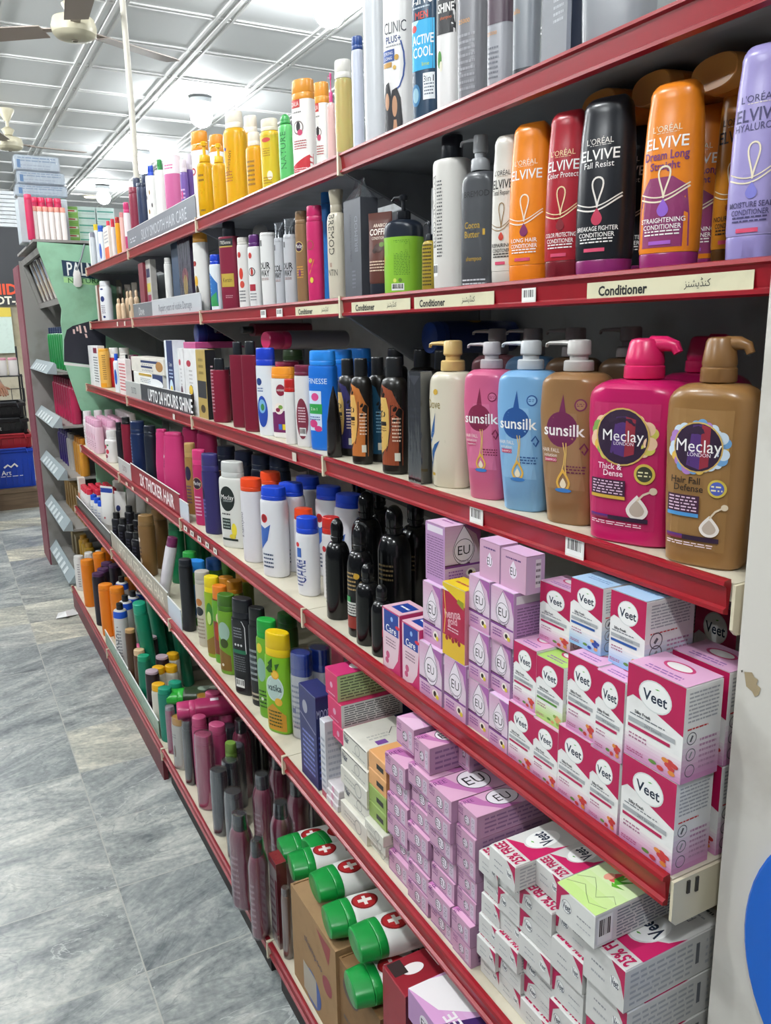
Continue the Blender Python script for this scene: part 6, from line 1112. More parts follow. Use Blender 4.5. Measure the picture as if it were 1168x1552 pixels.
KCb = kind(bottle, .052, .036, .19, ['#4a7a2e', '#2a5aa0'], dict(cf=.17, cw=.96), [], 'bottle', 'bottle'); KCo = kind(bottle, .052, .036, .19, ['#6a7a2e', '#b8781e'], dict(cf=.17, cw=.96), [], 'bottle', 'bottle'); KCg = kind(bottle, .052, .036, .19, ['#3a6a2e', '#245a24'], dict(cf=.17, cw=.96), [], 'bottle', 'bottle')
RP(KCb, 5, 326, .10, 'blue capped bottle in the second row behind the sky blue capped one'); RP(KCb, 5, 345, .16, 'blue capped bottle in the third row behind the sky blue capped one')
RP(KCo, 5, 345, .075, 'orange capped bottle in the second row, farther of two'); RP(KCo, 5, 358, .085, 'orange capped bottle in the second row, nearer of two'); RP(KCo, 5, 372, .14, 'orange capped bottle in the third row behind the black ones'); RP(KCg, 5, 437, .11, 'dark green capped bottle in the second row behind the bright green one')
# far half of the fifth shelf
KG5 = B(5, 258, 280, 793, .10, bottle, ['#0f6a42', '#0e5f3c'], 'tall dark green bottle behind the pale blue card', o=dict(cf=.1, cw=.97, sh=.97), dec=[('r', -.8, .3, -.1, .5, '#1a7a50'), ('l', -.7, .32, -.15, .48, 5, '#c8d8d0')], dr=.7)
RP(KG5, 5, 293, .15, 'tall dark green bottle in the back row, right of the front one'); RP(KG5, 5, 308, .2, 'tall dark green bottle farthest back on the fifth shelf')
B(5, 279, 301, 836, .07, bottle, ['#1f7a3a', '#2a9a3f'], 'short bottle with a bright green cap behind the slim black one', o=dict(cf=.2, cw=.97), dr=.8)
B(5, 236, 253, 816, .02, bottle, ['#d8d2d8', '#6a2450'], 'white bottle with a maroon cap leaning to the right', o=dict(cf=.16, cw=.95, sh=.97), dec=[('p', [(-.9, .1), (-.3, .2), (-.4, .5), (-.9, .45)], '#7a1f48'), ('e', -.6, .6, .2, .04, '#6a2450'), ('l', -.8, .2, -.4, .4, 4, '#e0c8d4')], dr=.7, back=13)
KBr = B(5, 212, 236, 780, .03, bottle, ['#7a5a34', '#8a6a40'], 'gold brown bottle behind the beige sign on the fifth shelf', o=dict(cf=.17, cw=.97, sh=.97), dec=[('e', -.6, .6, .2, .04, '#e0d0c0'), ('l', -.9, .3, -.3, .5, 3, '#3a1a2a'), ('e', -.5, .25, .2, .05, '#d8c8b8')], dr=.8)
RP(KBr, 5, 243, .09, 'gold brown bottle in the back row behind the leaning white one')
KBs = kind(bottle, .042, .034, .125, ['#14131a', '#0f0f14'], dict(cf=.2, cw=.7, sh=.8), [('l', -.6, .2, .4, .6, 4, '#4a4a5a')], 'bottle', 'bottle', px=14)
for i, (px, dx) in enumerate(((178, .03), (188, .032), (199, .034), (209, .03), (184, .10), (197, .1), (210, .1))):
    RP(KBs, 5, px, dx, 'small black bottle in the %s row behind the beige sign, %s from the left' % ('front' if i < 4 else 'back', ['first', 'second', 'third', 'fourth', 'first', 'second', 'third'][i]), group='small black bottles on the fifth shelf')
def utube(f, c, o, dec):
    P = tube(f, c, o, dec); return P
B(5, 174, 194, 745, .09, tube, ['#e0ddda', '#e0ddda'], 'white squeeze tube with a navy dot, behind the small black bottles', dec=[('c', -.1, .55, .4, '#1d2c6a'), ('l', -.6, .1, .3, .3, 2, '#8a8a90')], dr=.6, name='squeeze_tube', cat='tube')
B(5, 153, 175, 737, .03, tube, ['#e4e1de', '#c8c4c0'], 'white squeeze tube with a blue crimped end on the fifth shelf', dec=[('r', -.95, .86, .95, .96, '#1f3a8a'), ('c', -.1, .3, .12, '#b8303a')], dr=.6, name='squeeze_tube', cat='tube')
for i, (px, dx) in enumerate(((200, .16), (214, .16))): B(5, px-8, px+8, 742, dx, tube, ['#b8b4b0', '#a8a4a0'], 'grey white squeeze tube in the dark back row, %s' % ('farther' if i == 0 else 'nearer'), dr=.6, name='squeeze_tube', cat='tube')
KRc = kind(bottle, .032, .03, .125, ['#e2dedc', '#cf3048'], dict(cf=.2, cw=.9), [('l', -.6, .2, .4, .6, 4, '#c8a0a8')], 'bottle', 'bottle', px=12)
KBc = kind(bottle, .032, .03, .12, ['#e2e0e0', '#1f52d0'], dict(cf=.2, cw=.9), [('l', -.6, .2, .4, .6, 4, '#a0a8c0')], 'bottle', 'bottle', px=12)
for r_ in range(4):
    for c_ in range(6 if r_ else 5):
        RW(KRc, 5, SX[5]+.032+.034*r_+(.004 if c_ > 3 else 0), 4.075-.037*c_, 'small white bottle with a red cap, %s row, %s from the far end' % (['front', 'second', 'third', 'back'][r_], OD[c_]), group='small red capped bottles on the fifth shelf')
for i, (px, dx) in enumerate(((143.5, .02), (149, .022), (154.5, .024))): RP(KBc, 5, px, dx, 'small white bottle with a blue cap, %s of three from the far end' % ['first', 'second', 'third'][i], group='small blue capped bottles on the fifth shelf')
KPp = kind(pump, .056, .05, .165, ['#dcd8d4', '#d8486a'], dict(bot=1, hb=.74, neck=.4, style=0), None, 'pump_bottle', 'pump bottle', None, 16)
for i, (X, Y) in enumerate(((.715, 4.13), (.775, 4.13), (.775, 4.06))): RW(KPp, 5, X, Y, 'white pump bottle with a pink pump at the far end, %s' % ['front', 'back', 'nearer us in the back'][i])
RW(kind(carton, .055, .03, .15, ['#dcd2c8'], None, {'F': [('r', -.8, .2, .7, .5, '#e0704a')]}, 'carton', 'box'), 5, SX[5]+.032, 4.135, 'white carton with an orange print at the far end of the fifth shelf')

kq = B(5, 493, 511, 1030, .175, carton, ['#c8285f'], 'crimson carton with a green text side in the row behind the three stacked', dec=gr, d=.12, h=.048, z0=zP+.074, **bx)
B(5, 497, 517, 1070, .175, carton, ['#c8285f'], 'crimson carton with a white text side in the row behind the three stacked', dec=gw, d=.12, h=.042, z0=zP+.031, **bx)
B(5, 503, 522, 1100, .175, carton, ['#c8285f'], 'crimson carton in the row behind, under the white text sided one', dec=gw, d=.12, h=zP+.0305-b5, z0=b5, **bx)
B(5, 550, 578, 1100, .13, carton, ['#24306a'], 'navy and grey carton lying behind the off-white cartons', dec={'F': [('r', -.9, .1, .9, .5, '#c8ccd8')], 'TU': [('r', -1, 0, 1, 1, '#b9b4ae'), ('p', [(-1, 0), (-.75, 0), (-.6, 1), (-1, 1)], '#24306a'), ('t', 'Nair', -.2, .6, .3, '#1d1f26', .6, .02), ('s', [(-.2, .25), (.1, .35), (.3, .25), (.6, .35)], .04, '#1d1f26')]}, d=.13, h=tN-b5-.002, z0=b5, **bx)
# ================================================================== BOTTOM SHELF
b6 = SZ[6]-BOARD+.0004
wrapb = dict(cf=.16, cw=.62, sh=.7, shz=.84, wrap=1, n=2.3)
# near end: cardboard cases with bottles lying on them
def case(x0, x1, ytop, dx, d, label, col='#9a7a55', marks=()):
    f = fit(6, x0, x1, ytop, dx, d=d, boxy=True); w, h, dd = f.w/2, f.h, d/2
    r = new('cardboard_box', None); r.location = (f.X, f.Y, b6); r.rotation_euler = (0, 0, -math.pi/2); tag(r, label, 'box')
    m = mat(col, .75, 'card'); t = .004
    mb = MB(); mb.box(-w, w, -dd, -dd+t, 0, h, m); mb.box(-w, w, dd-t, dd, 0, h, m); mb.box(-w, -w+t, -dd+t, dd-t, 0, h, m); mb.box(w-t, w, -dd+t, dd-t, 0, h, m); mb.box(-w+t, w-t, -dd+t, dd-t, 0, t, m)
    new('box_body', mb.mesh('box_body', 0), r)
    mb = MB(); mb.box(-w+t, w-t, -dd+t, -.002, h-.006, h-.002, m); mb.box(-w+t, w-t, .002, dd-t, h-.006, h-.002, m); new('lid_flap', mb.mesh('lid_flap', 0), r)
    if marks: mb = MB(); printed(mb, marks, f.w, h, lambda x, z, o_: (x, -dd-o_, z)); new('front_print', mb.mesh('front_print', 0), r)
    foot(6, f.X, f.Y, f.w, d, b6, h, label, r, True); f.top = b6+h
    return f
C1f = case(443, 511, 1388, .014, .27, 'brown cardboard case under the green capped bottles, left of two', marks=[('tr', 'shampoo', .0, .62, .08, '#3a3448', -10, .5), ('e', .6, .5, .2, .09, '#8a3038'), ('e', -.1, .2, .4, .18, '#3a5a9a'), ('r', -.5, .06, .1, .36, '#a9a294'), ('p', [(.2, .95), (.8, .95), (.7, .75)], '#8a3030')])
C2f = case(515, 578, 1496, .02, .27, 'brown cardboard case under the green capped bottles, right of two', col='#85643f', marks=[('e', -.4, .8, .4, .12, '#4a3428'), ('l', -.8, .3, .6, .5, 2, '#5a4230')])
lbz = [('e', 0, .66, .52, .115, '#7a1016'), ('e', 0, .66, .46, .1, '#a81a20'), ('r', -.1, .6, .1, .72, '#efe6e0'), ('r', -.3, .645, .3, .675, '#efe6e0'), ('r', -.5, .40, .5, .47, '#14402c'), ('t', 'NATURE', 0, .435, .03, '#a9c4b4', .8), ('l', -.5, .3, .5, .38, 3, '#4a6a5a'), ('e', .2, .12, .5, .1, '#3a4a9a')]
KL = kind(bottle, .075, .048, .21, ['#dfdfdb', '#0f8a3a'], dict(cf=.22, cw=1.0, sh=.96, n=2.5, bot=.9, ct=.9), lbz, 'bottle', 'bottle', px=60)
def lie(K, cap_px, X, label, yaw=0, roll=0, zmin=0, pitch=0):
    return lying(K, cap_px, X, label, yaw=yaw, roll=roll, pitch=pitch)
lying(KL, (530, 1500), .455, 'white bottle with a green cap lying nearest us on the right cardboard case', yaw=-8, roll=0, pitch=0)
lying(KL, (537, 1432), .478, 'white bottle with a green cap lying second nearest on the cardboard cases', yaw=-6, pitch=0)
lying(KL, (494, 1398), .478, 'white bottle with a green cap lying third nearest on the cardboard cases', yaw=-8, pitch=0)
lying(KL, (476, 1346), .49, 'white bottle with a green cap lying across the left cardboard case', yaw=-4)
lying(KL, (466, 1290), .55, 'white bottle with a green cap lying on top of the others, highest of all', yaw=2)
lying(KL, (440, 1314), .502, 'white bottle with a green cap lying against the red and white carton', yaw=-10)
lying(KL, (424, 1290), .515, 'white bottle with a green cap lying farthest to the left', yaw=-8)
two = {'F': [('r', -1, 0, 1, 1, '#b78cbb'), ('c', -.3, .5, .22, '#e6dfe6'), ('t', 'EU', -.3, .5, .3, '#1d181f', .35), ('l', .1, .25, .7, .45, 1, '#4a2a5a')], 'R': [('r', -1, 0, 1, 1, '#8f6a94')], 'TB': [('g', -1, 0, 1, 1, '#e9cfe8', '#d6a0d0'), ('p', [(-.2, .1), (.7, .25), (1, .8), (1, 1), (.2, .9), (-.5, .5)], '#f0ecee'), ('p', [(-1, .5), (-.4, .6), (-.1, 1), (-1, 1)], '#3a1a5a'), ('tr', '2 FREE', -.55, .86, .11, '#f0ecee', 0, .5, .02), ('l', -.8, .12, -.4, .2, 1, '#b04ab0')]}
B(6, 582, 616, 1487, .0146, carton, ['#8a1626'], 'dark red carton standing between a green capped bottle and lilac cartons', dec={'F': [('g', -1, 0, 1, .7, '#4a1a1e', '#7a1a26'), ('l', -.6, .1, .6, .5, 4, '#b08a8a')], 'R': [('r', -1, 0, 1, 1, '#5a1420')], 'TB': [('e', .2, .6, .3, .2, '#f0e8e8'), ('r', -.2, .1, .9, .2, '#f0e8e8'), ('r', .1, .7, .9, .95, '#2a1a1a')]}, d=.09, **bx)
K2 = kind(carton, .13, .17, .0478, ['#c39ac6'], None, two, 'carton', 'box')
for i in range(7): RW(K2, 6, SX[6]+.012+.085+(.012 if i in (2, 5) else 0), .768, 'large flat lilac carton in the stack at the bottom right, %s' % ['lowest', 'second lowest', 'third lowest', 'middle', 'third from the top', 'second from the top', 'topmost'][i], z0=b6+i*.0483)
B(6, 407, 424, 1302, .012, carton, ['#d0ccca'], 'white carton with a red top edge in plastic wrap', dec={'F': [('r', -1, .93, 1, 1, '#a8202c'), ('r', .5, .0, 1, .8, '#8a2434'), ('l', -.8, .1, .3, .8, 7, '#8a6a70')], 'R': [('r', -1, 0, 1, 1, '#7a1f2c')], 'T': [('r', -1, 0, 1, 1, '#a8202c')]}, o=dict(wrap=1), d=.022, **bx)
B(6, 428, 442, 1345, .012, bottle, ['#8a6a5a', '#6a5a54'], 'tall wrapped bottle between the white carton and the cardboard case', o=dict(cf=.1, cw=.9, wrap=1), dr=.9)
# wrapped rose bottles with dark caps
rose = ['#8a3a52', '#2f343c']
KRo = B(6, 350, 383, 1233, -.03, bottle, rose, 'rose bottle with a dark cap in plastic wrap, standing foremost', lift=.0046, o=wrapb, dec=[('l', -.6, .1, .3, .6, 8, '#b8808e')], dr=.9)
RP(KRo, 6, 393, -.028, 'rose bottle with a dark cap in plastic wrap, beside the white carton', lift=.0046)
for i, (px, dx) in enumerate(((370, .075), (400, .07), (428, .065), (396, .14), (424, .135), (452, .13), (420, .2), (448, .2))):
    RP(KRo, 6, px, dx, 'rose bottle with a dark cap in plastic wrap, %s row, %s from the left' % (['second', 'third', 'fourth'][0 if i < 3 else 1 if i < 6 else 2], ['first', 'second', 'third'][i if i < 3 else i-3 if i < 6 else i-6]), group='wrapped rose bottles on the bottom shelf')
dk = ['#3a3f46', '#343940']
KDk = B(6, 322, 346, 1166, .013, bottle, dk, 'dark grey bottle in plastic wrap at the front left of its pack', o=dict(cf=.08, cw=.96, sh=.97, wrap=1), dr=.8)
for i, (px, dx, ) in enumerate(((352, .035), (356, .014), (362, .075), (380, .11), (395, .15), (350, .10), (372, .16))):
    RP(KDk, 6, px, dx, 'dark grey bottle in plastic wrap, %s behind the front left one' % ['first', 'nearest the aisle', 'third', 'fourth', 'farthest', 'second', 'fifth'][i], group='wrapped dark grey bottles on the bottom shelf')
# pink wrapped bottles
KPi = B(6, 298, 325, 1112, .012, bottle, ['#b8486e', '#c0507a'], 'pink bottle in plastic wrap standing at the front of the pink pack', o=dict(cf=.12, cw=.94, sh=.96, wrap=1, n=2.3), dr=.75)
KPj = kind(bottle, KPi.f.w, KPi.f.d, KPi.f.h, ['#a8406a', '#b04870'], dict(cf=.12, cw=.94, sh=.96, n=2.3), [], 'bottle', 'bottle')
for i, (px, dx) in enumerate(((305, .03), (332, .06), (326, .10), (346, .12), (358, .11), (344, .165), (366, .165))):
    RP(KPj, 6, px, dx, 'pink bottle in the pink pack, %s from the front one' % ['first', 'second', 'third', 'fourth', 'fifth', 'sixth', 'seventh'][i], group='pink bottles on the bottom shelf')
B(6, 343, 362, 1125, .07, bottle, ['#cfcabc', '#6a8a3a'], 'white bottle with a green neck behind the pink pack', o=dict(cf=.2, cw=.9), dr=.8)
KYw = B(6, 263, 285, 1086, .008, bottle, ['#d6d2c8', '#d99a1e'], 'white wrapped bottle with an amber cap and brown leaf mark', o=dict(cf=.14, cw=.97, sh=.98, wrap=1), dec=[('e', -.4, .35, .2, .12, '#7a5a3a'), ('l', -.7, .6, 0, .7, 2, '#9a9a94')], dr=.75)
for i, (px, dx) in enumerate(((292, .06), (311, .11), (330, .16))): RP(KYw, 6, px, dx, 'white bottle with an amber cap in the amber capped pack, %s behind the front one' % ['first', 'second', 'third'][i])
KBw = B(6, 278, 300, 1090, .012, bottle, ['#1c1d22', '#23242a'], 'black wrapped bottle with a rounded cap beside the amber capped one', o=dict(cf=.14, cw=.97, sh=.98, dome=1, wrap=1), dr=.8)
RP(KBw, 6, 306, .065, 'black wrapped bottle in the second row behind the front black one'); RP(KBw, 6, 326, .125, 'black wrapped bottle in the third row behind the front black one')
B(6, 253, 266, 1070, .0115, bottle, ['#b0607e', '#a8a0a8'], 'pink and clear wrapped bottle at the near end of the green strip', o=dict(cf=.08, cw=.97, wrap=1), dr=.9)
KPl = kind(bottle, .062, .05, .23, ['#a02a5a', '#b83a6c'], dict(cf=.22, cw=.97, sh=.98), [('r', -.4, .5, .1, .6, '#e8d8e0')], 'bottle', 'bottle')
lying(KPl, (268, 1078), .47, 'magenta bottle lying on top of the amber capped bottles', yaw=-14)
KGl = kind(bottle, .07, .045, .23, ['#2a3a24', '#2fa83a'], dict(cf=.22, cw=.97, sh=.95), [('e', 0, .5, .5, .1, '#8a9a8a'), ('e', 0, .35, .4, .1, '#c8d0c0')], 'bottle', 'bottle')
lying(KGl, (254, 1056), .50, 'dark green bottle with a bright green cap lying above the teal caps', yaw=-22)
KWl = kind(carton, .055, .04, .2, ['#b8b4b0'], None, {'F': [('l', -.5, .2, .5, .5, 3, '#5a4a44'), ('e', 0, .7, .3, .05, '#6a3a2a')]}, 'carton', 'box')
lying(KWl, (254, 1003), .60, 'white carton lying at the back above the yellow caps, upper', yaw=-8); lying(KWl, (256, 1026), .60, 'white carton lying at the back above the yellow caps, lower', yaw=-8)
# middle of the bottom shelf
KTe = B(6, 242, 263, 1042, .0115, bottle, ['#167a66', '#1a8a6e'], 'teal bottle standing at the front behind the green strip sign', o=dict(cf=.1, cw=.97, sh=.98), dr=.8)
RP(KTe, 6, 268, .05, 'second teal bottle, just behind the front one')
KYe = B(6, 232, 253, 1036, .0115, bottle, ['#d8d2c4', '#e0a818'], 'white bottle with a yellow cap at the front left of the teal one', o=dict(cf=.14, cw=.97), dr=.8)
RP(KYe, 6, 243, .035, 'white bottle with a yellow cap right behind the first yellow capped one'); RP(KYe, 6, 262, .075, 'white bottle with a yellow cap in the second row, lower of the pair'); RP(KYe, 6, 264, .115, 'white bottle with a yellow cap in the third row, higher of the pair')
KLi = B(6, 223, 243, 1016, .012, bottle, ['#2a1a20', '#b8a0ac'], 'dark bottle with a pale lilac top left of the yellow caps', o=dict(cf=.05, cw=.99), dr=.8)
RP(KLi, 6, 233, .055, 'dark bottle with a pale lilac top in the second row'); RP(KLi, 6, 248, .07, 'dark bottle with a pale lilac top nearer in the second row')
KGr = B(6, 211, 230, 993, .0115, bottle, ['#12755a', '#18906a'], 'short green bottle at the front of the bottom shelf', o=dict(cf=.1, cw=.97), dr=.85)
B(6, 205, 222, 984, .016, bottle, ['#5a3a2a', '#d8b890'], 'brown bottle with a beige cap left of the short green one', o=dict(cf=.12, cw=.98), dr=.85)
B(6, 202, 220, 976, .045, bottle, ['#b03a5a', '#e0608a'], 'pink bottle with a rounded cap behind the beige capped one', o=dict(cf=.18, cw=.98, dome=1), dr=.85)
B(6, 193, 208, 953, .008, bottle, ['#4a2e1c', '#b89060'], 'dark brown bottle with a tan cap on the bottom shelf', o=dict(cf=.06, cw=.99), dr=.85)
KGt = B(6, 218, 240, 917, .05, bottle, ['#0e7a5a', '#149070'], 'tall green tube leaning in the middle of the bottom shelf, foremost', o=dict(cf=.12, cw=.95), dr=.7, back=-5)
RP(KGt, 6, 247, .10, 'tall green tube in the dark behind the leaning one, second', back=-5); RP(KGt, 6, 263, .14, 'tall green tube in the dark behind the leaning one, third', back=-5); RP(KGt, 6, 280, .17, 'tall green tube in the dark behind the leaning one, fourth', back=-5)
KWs = B(6, 175, 195, 914, .008, bottle, ['#d4d2d0', '#14161a'], 'white bottle with a black cap and blue collar at the front', o=dict(cf=.1, cw=.5, sh=.8, band=[(.78, .88, '#1f52c0')]), dec=[('tr', 'ARGAN', -.5, .4, .14, '#4a4a50', 90, .5), ('l', -.2, .1, .6, .6, 10, '#7a7a80')], dr=.85)
for i, (px, dx) in enumerate(((193, .045), (205, .075), (188, .075), (215, .12))): RP(KWs, 6, px, dx, 'white bottle with a black cap and blue collar, %s behind the front one' % ['first', 'third', 'second', 'fourth'][i], group='white bottles with blue collars on the bottom shelf')
KOr = B(6, 152, 174, 885, .0115, bottle, ['#e07a12', '#e0801c'], 'tall orange tube standing foremost in the orange row', o=dict(cf=.1, cw=.97, sh=.99, n=2.1), dr=.9)
RP(KOr, 6, 180, .045, 'tall orange tube second in the row behind the foremost one'); RP(KOr, 6, 200, .10, 'tall orange tube third in the row behind the foremost one')
RP(KOr, 6, 135, .006, 'tall orange tube beside the white tubes at the far end'); RP(KOr, 6, 153, .075, 'orange tube in the second row behind the far end orange one'); RP(KOr, 6, 166, .11, 'orange tube in the third row behind the far end orange one')
KDp = B(6, 143, 161, 868, .012, bottle, ['#1c1420', '#4a2a50'], 'dark bottle with a violet cap between the orange tubes', o=dict(cf=.06, cw=.98), dr=.85)
for i, (px, dx) in enumerate(((160, .035), (165, .075), (177, .10), (172, .14))): RP(KDp, 6, px, dx, 'dark bottle with a violet cap, %s behind the front one' % ['first', 'second', 'third', 'fourth'][i], group='dark violet capped bottles on the bottom shelf')
KWt = B(6, 114, 129, 842, .0115, bottle, ['#dcdad8', '#d8d6d2'], 'white tube at the very end of the bottom shelf', o=dict(cf=.08, cw=.98, sh=.98), dec=[('l', .2, .1, .7, .8, 10, '#6a6a78')], dr=.8)
for i in range(4): RW(KWt, 6, KWt.root.location.x+(KWt.f.d+.012)*(i+1), 4.176-KWt.f.w/2-.004, 'white tube in the back of the far end, %s behind the front one' % ['first', 'second', 'third', 'fourth'][i], group='white tubes at the far end of the bottom shelf')

for i, (px, dx) in enumerate(((388, .26), (410, .27), (434, .27), (458, .25), (474, .2))):
    RP(KDk, 6, px, dx, 'dark wrapped bottle deep in the back of the bottom shelf, %s from the left' % ['first', 'second', 'third', 'fourth', 'fifth'][i], group='wrapped dark bottles deep in the bottom shelf')
# ================================================================== green display stand at the far end
SY0, SY1 = 4.216, 5.06
gm_ = mat('#8fbf9f', .5, 'paint'); tr_ = mat('#9aa6aa', .3); mar = mat('#7c3f4c', .5, 'paint'); sg_ = mat('#8d8a86', .5, 'paint')
st = new('display_stand', None); st.location = (.72, (SY0+SY1)/2, 0); tag(st, 'green and maroon display stand with five grey fronted trays', 'display stand')
def spart(name, mb, par=None, label=None, smooth=0):
    o = new(name, mb.mesh(name, smooth)); o.parent = par or st
    if par is None: o.matrix_parent_inverse = Matrix.Translation((-.72, -(SY0+SY1)/2, 0))
    if label: o['label'] = label
    return o
prof = [(.468, 1.762), (.99, 1.742), (.99, 0), (.63, 0), (.63, .95), (.588, .98), (.541, 1.178), (.533, 1.22), (.538, 1.333), (.536, 1.40), (.546, 1.458), (.539, 1.485), (.466, 1.738)]
mb = MB(); mb.prism(prof, 'y', SY0, SY0+.015, gm_); pan = spart('side_panel', mb, label='pale green side panel')
mb = MB(); mb.box(.448, .99, SY1, SY1+.32, 0, 1.72, mar); spart('end_panel', mb, label='maroon end panel')
mb = MB(); mb.box(.456, .958, SY1-.012, SY1-.0005, .001, 1.74, sg_); spart('inner_panel', mb, label='grey inner panel')
mb = MB(); mb.box(.96, .99, SY0+.016, SY1-.0125, 0, 1.74, sg_); spart('back_panel', mb)
mb = MB(); mb.box(.452, .98, SY0+.001, SY1-.0125, 1.7625, 1.774, sg_); spart('top_board', mb)
TZ = [1.165, .905, .645, .385, .11]
for k, z in enumerate(TZ):
    mb = MB(); mb.box(.50, .958, SY0+.016, SY1-.0125, z-.012, z, sg_); t = spart('tray', mb)
    mb = MB(); mb.prism([(.452, z-.006), (.499, z-.012), (.499, z+.035), (.492, z+.045)], 'y', SY0+.03, SY1-.0125, tr_); f_ = spart('tray_front', mb, t)
    mb = MB()
    for q in range(5): yq = SY0+.2+.11*q; mb.prism([(.4535, z+.001), (.4545, z+.0005), (.478, z+.028), (.477, z+.0285)], 'y', yq, yq+.06, mat('#d3dadb', .3))
    spart('front_print', mb, t)
# slanted window bin at the top
mb = MB(); D_ = Vector((.539-.466, 0, 1.485-1.738))
def slab(u0, u1, y0, y1, off, th, m, mb):
    P = [Vector((.466, 0, 1.738))+D_*u for u in (u0, u1)]; nrm = Vector((-D_.z, 0, D_.x)).normalized()*-1
    q = [(p+nrm*o_) for p in P for o_ in (off, off+th)]
    mb.prism([(q[0].x, q[0].z), (q[2].x, q[2].z), (q[3].x, q[3].z), (q[1].x, q[1].z)], 'y', y0, y1, m)
slab(0, .1, SY0+.016, SY1-.0125, -.03, .03, sg_, mb); slab(.9, 1.0, SY0+.016, SY1-.0125, -.03, .03, sg_, mb); slab(.1, .9, SY1-.04, SY1-.0125, -.02, .02, sg_, mb)
spart('bin_frame', mb)
mb = MB(); slab(.02, .98, SY0+.016, SY1-.0125, -.085, .006, mat('#4d4a4c', .5), mb); spart('bin_back', mb)
# sign, stripe and dark picture on the green panel
def onp(px): return [at_y(a, b, SY0) for a, b in px]
mb = MB()
def pp(px, m, off): q = onp(px); mb.add([(p.x, SY0-off, p.z) for p in q], [tuple(range(len(q)))], m)
pp([(93, 394), (160, 402), (160, 424), (96, 418)], mat('#14304a', .4), .0006)
pp([(96, 420), (160, 426), (160, 434), (97, 428)], mat('#9fd08f', .4), .0006)
pp([(97, 548), (97, 515), (101, 500), (110, 494), (160, 480), (160, 556)], mat('#20222e', .45), .0006)
pp([(97, 549), (160, 556), (160, 560), (97, 553)], mat('#e2e2de', .45), .0009)
for a, b, c_, d_ in ((110, 499, 112, 506), (115, 495, 117, 502), (119, 493, 122, 505), (126, 494, 130, 504), (128, 506, 131, 512)): pp([(a, b), (a+3, b), (c_+2, d_), (c_-1, d_)], mat('#e9c9c0', .45), .0012)
spart('panel_print', mb, pan)
q0, q1 = at_y(102, 414, SY0), at_y(104, 400, SY0)
mb = MB(); vs, fs, wd = text2d('PALMOLIVE', .01); hgt = .062; mb.add([(q0.x+(x+wd/2)*hgt*.62, SY0-.0015, (q0.z+q1.z)/2+y*hgt) for x, y in vs], fs, mat('#e8ece8', .4))
vs, fs, wd = text2d('NATURALS'); mb.add([(q0.x+.0+(x+wd/2)*.028*1.0, SY0-.0015, at_y(110, 425, SY0).z+y*.024) for x, y in vs], fs, mat('#1f5a34', .4)); spart('panel_lettering', mb, pan)
# grey tag hanging on the panel
a_, b_ = at_y(128, 370, SY0-.012), at_y(116, 410, SY0-.012)
tg = new('hanging_tag', None); tg.location = a_; tag(tg, 'white tag hanging on a grey cord in front of the green panel', 'tag')
mb = MB(); mb.tube([(0, 0, 0), tuple((b_-a_)*.5+Vector((.004, 0, 0))), tuple(b_-a_)], .004, mat('#7d8288', .5), 6); new('cord', mb.mesh('cord'), tg)
mb = MB(); c_ = b_-a_; mb.loft([(c_.z-.075, .010, .004, 3), (c_.z-.065, .02, .006, 3, ), (c_.z-.01, .016, .006, 3), (c_.z, .006, .004, 3)], mat('#d8d6d2', .4), 14); mb.v = [(x+c_.x, y, z) for x, y, z in mb.v]; new('tag_body', mb.mesh('tag_body'), tg)
# goods in the trays
def tray_row(n, y0, y1, k, X, w, d, h, form, cols, desc, grp, cat='bottle', name='bottle', o=None):
    K = kind(form, w, d, h, cols, o or dict(cf=.15, cw=.7, sh=.8), None, name, cat, grp, px=16)
    for i in range(n):
        Y = y1-(y1-y0)*i/max(1, n-1)
        spawn(K, (X, Y, TZ[k]+.0005), '%s, %s from the far end' % (desc, ['first', 'second', 'third', 'fourth', 'fifth', 'sixth', 'seventh', 'eighth', 'ninth', 'tenth'][i]), group=grp)
tray_row(8, 4.30, 4.94, 0, .575, .062, .05, .215, bottle, ['#1f7a3e', '#1c2c4a'], 'green bottle with a navy cap on the first tray', 'green bottles on the display stand')
tray_row(8, 4.30, 4.94, 1, .575, .064, .05, .215, bottle, ['#b02a50', '#8a1c3a'], 'crimson bottle on the second tray', 'crimson bottles on the display stand')
tray_row(4, 4.66, 4.94, 2, .575, .06, .05, .19, bottle, ['#3a2a6a', '#2c2250'], 'purple bottle on the third tray', 'purple bottles on the display stand')
tray_row(2, 4.50, 4.58, 2, .575, .06, .05, .19, bottle, ['#b8b2ac', '#8f8a88'], 'grey bottle on the third tray', 'grey bottles on the display stand')
tray_row(3, 4.27, 4.42, 2, .585, .062, .05, .19, bottle, ['#c98a2e', '#b8741e'], 'amber bottle on the third tray', 'amber bottles on the display stand')
tray_row(7, 4.30, 4.92, 3, .59, .07, .06, .16, carton, ['#a8834a', '#a8834a'], 'tan carton on the fourth tray', 'tan cartons on the display stand', 'box', 'carton')
tray_row(3, 4.42, 4.62, 4, .59, .06, .05, .15, bottle, ['#c99a2a', '#b8862a'], 'yellow bottle on the lowest tray', 'yellow bottles on the display stand')
tray_row(2, 4.72, 4.86, 4, .59, .08, .06, .13, carton, ['#8a7a5a', '#8a7a5a'], 'brown carton on the lowest tray', 'brown cartons on the display stand', 'box', 'carton')
mb = MB(); R = [(0, .05, .06, 2.2), (.02, .068, .08, 2.1), (.06, .07, .085, 2), (.1, .05, .06, 2), (.125, .02, .03, 2), (.13, .008, .01, 2)]; mb.loft(R, mat('#5f7f60', .3), 20)
o = new('plastic_bag', mb.mesh('plastic_bag')); o.location = (.585, 4.30, TZ[4]+.0005); tag(o, 'crumpled green plastic bag on the lowest tray of the display stand', 'bag')
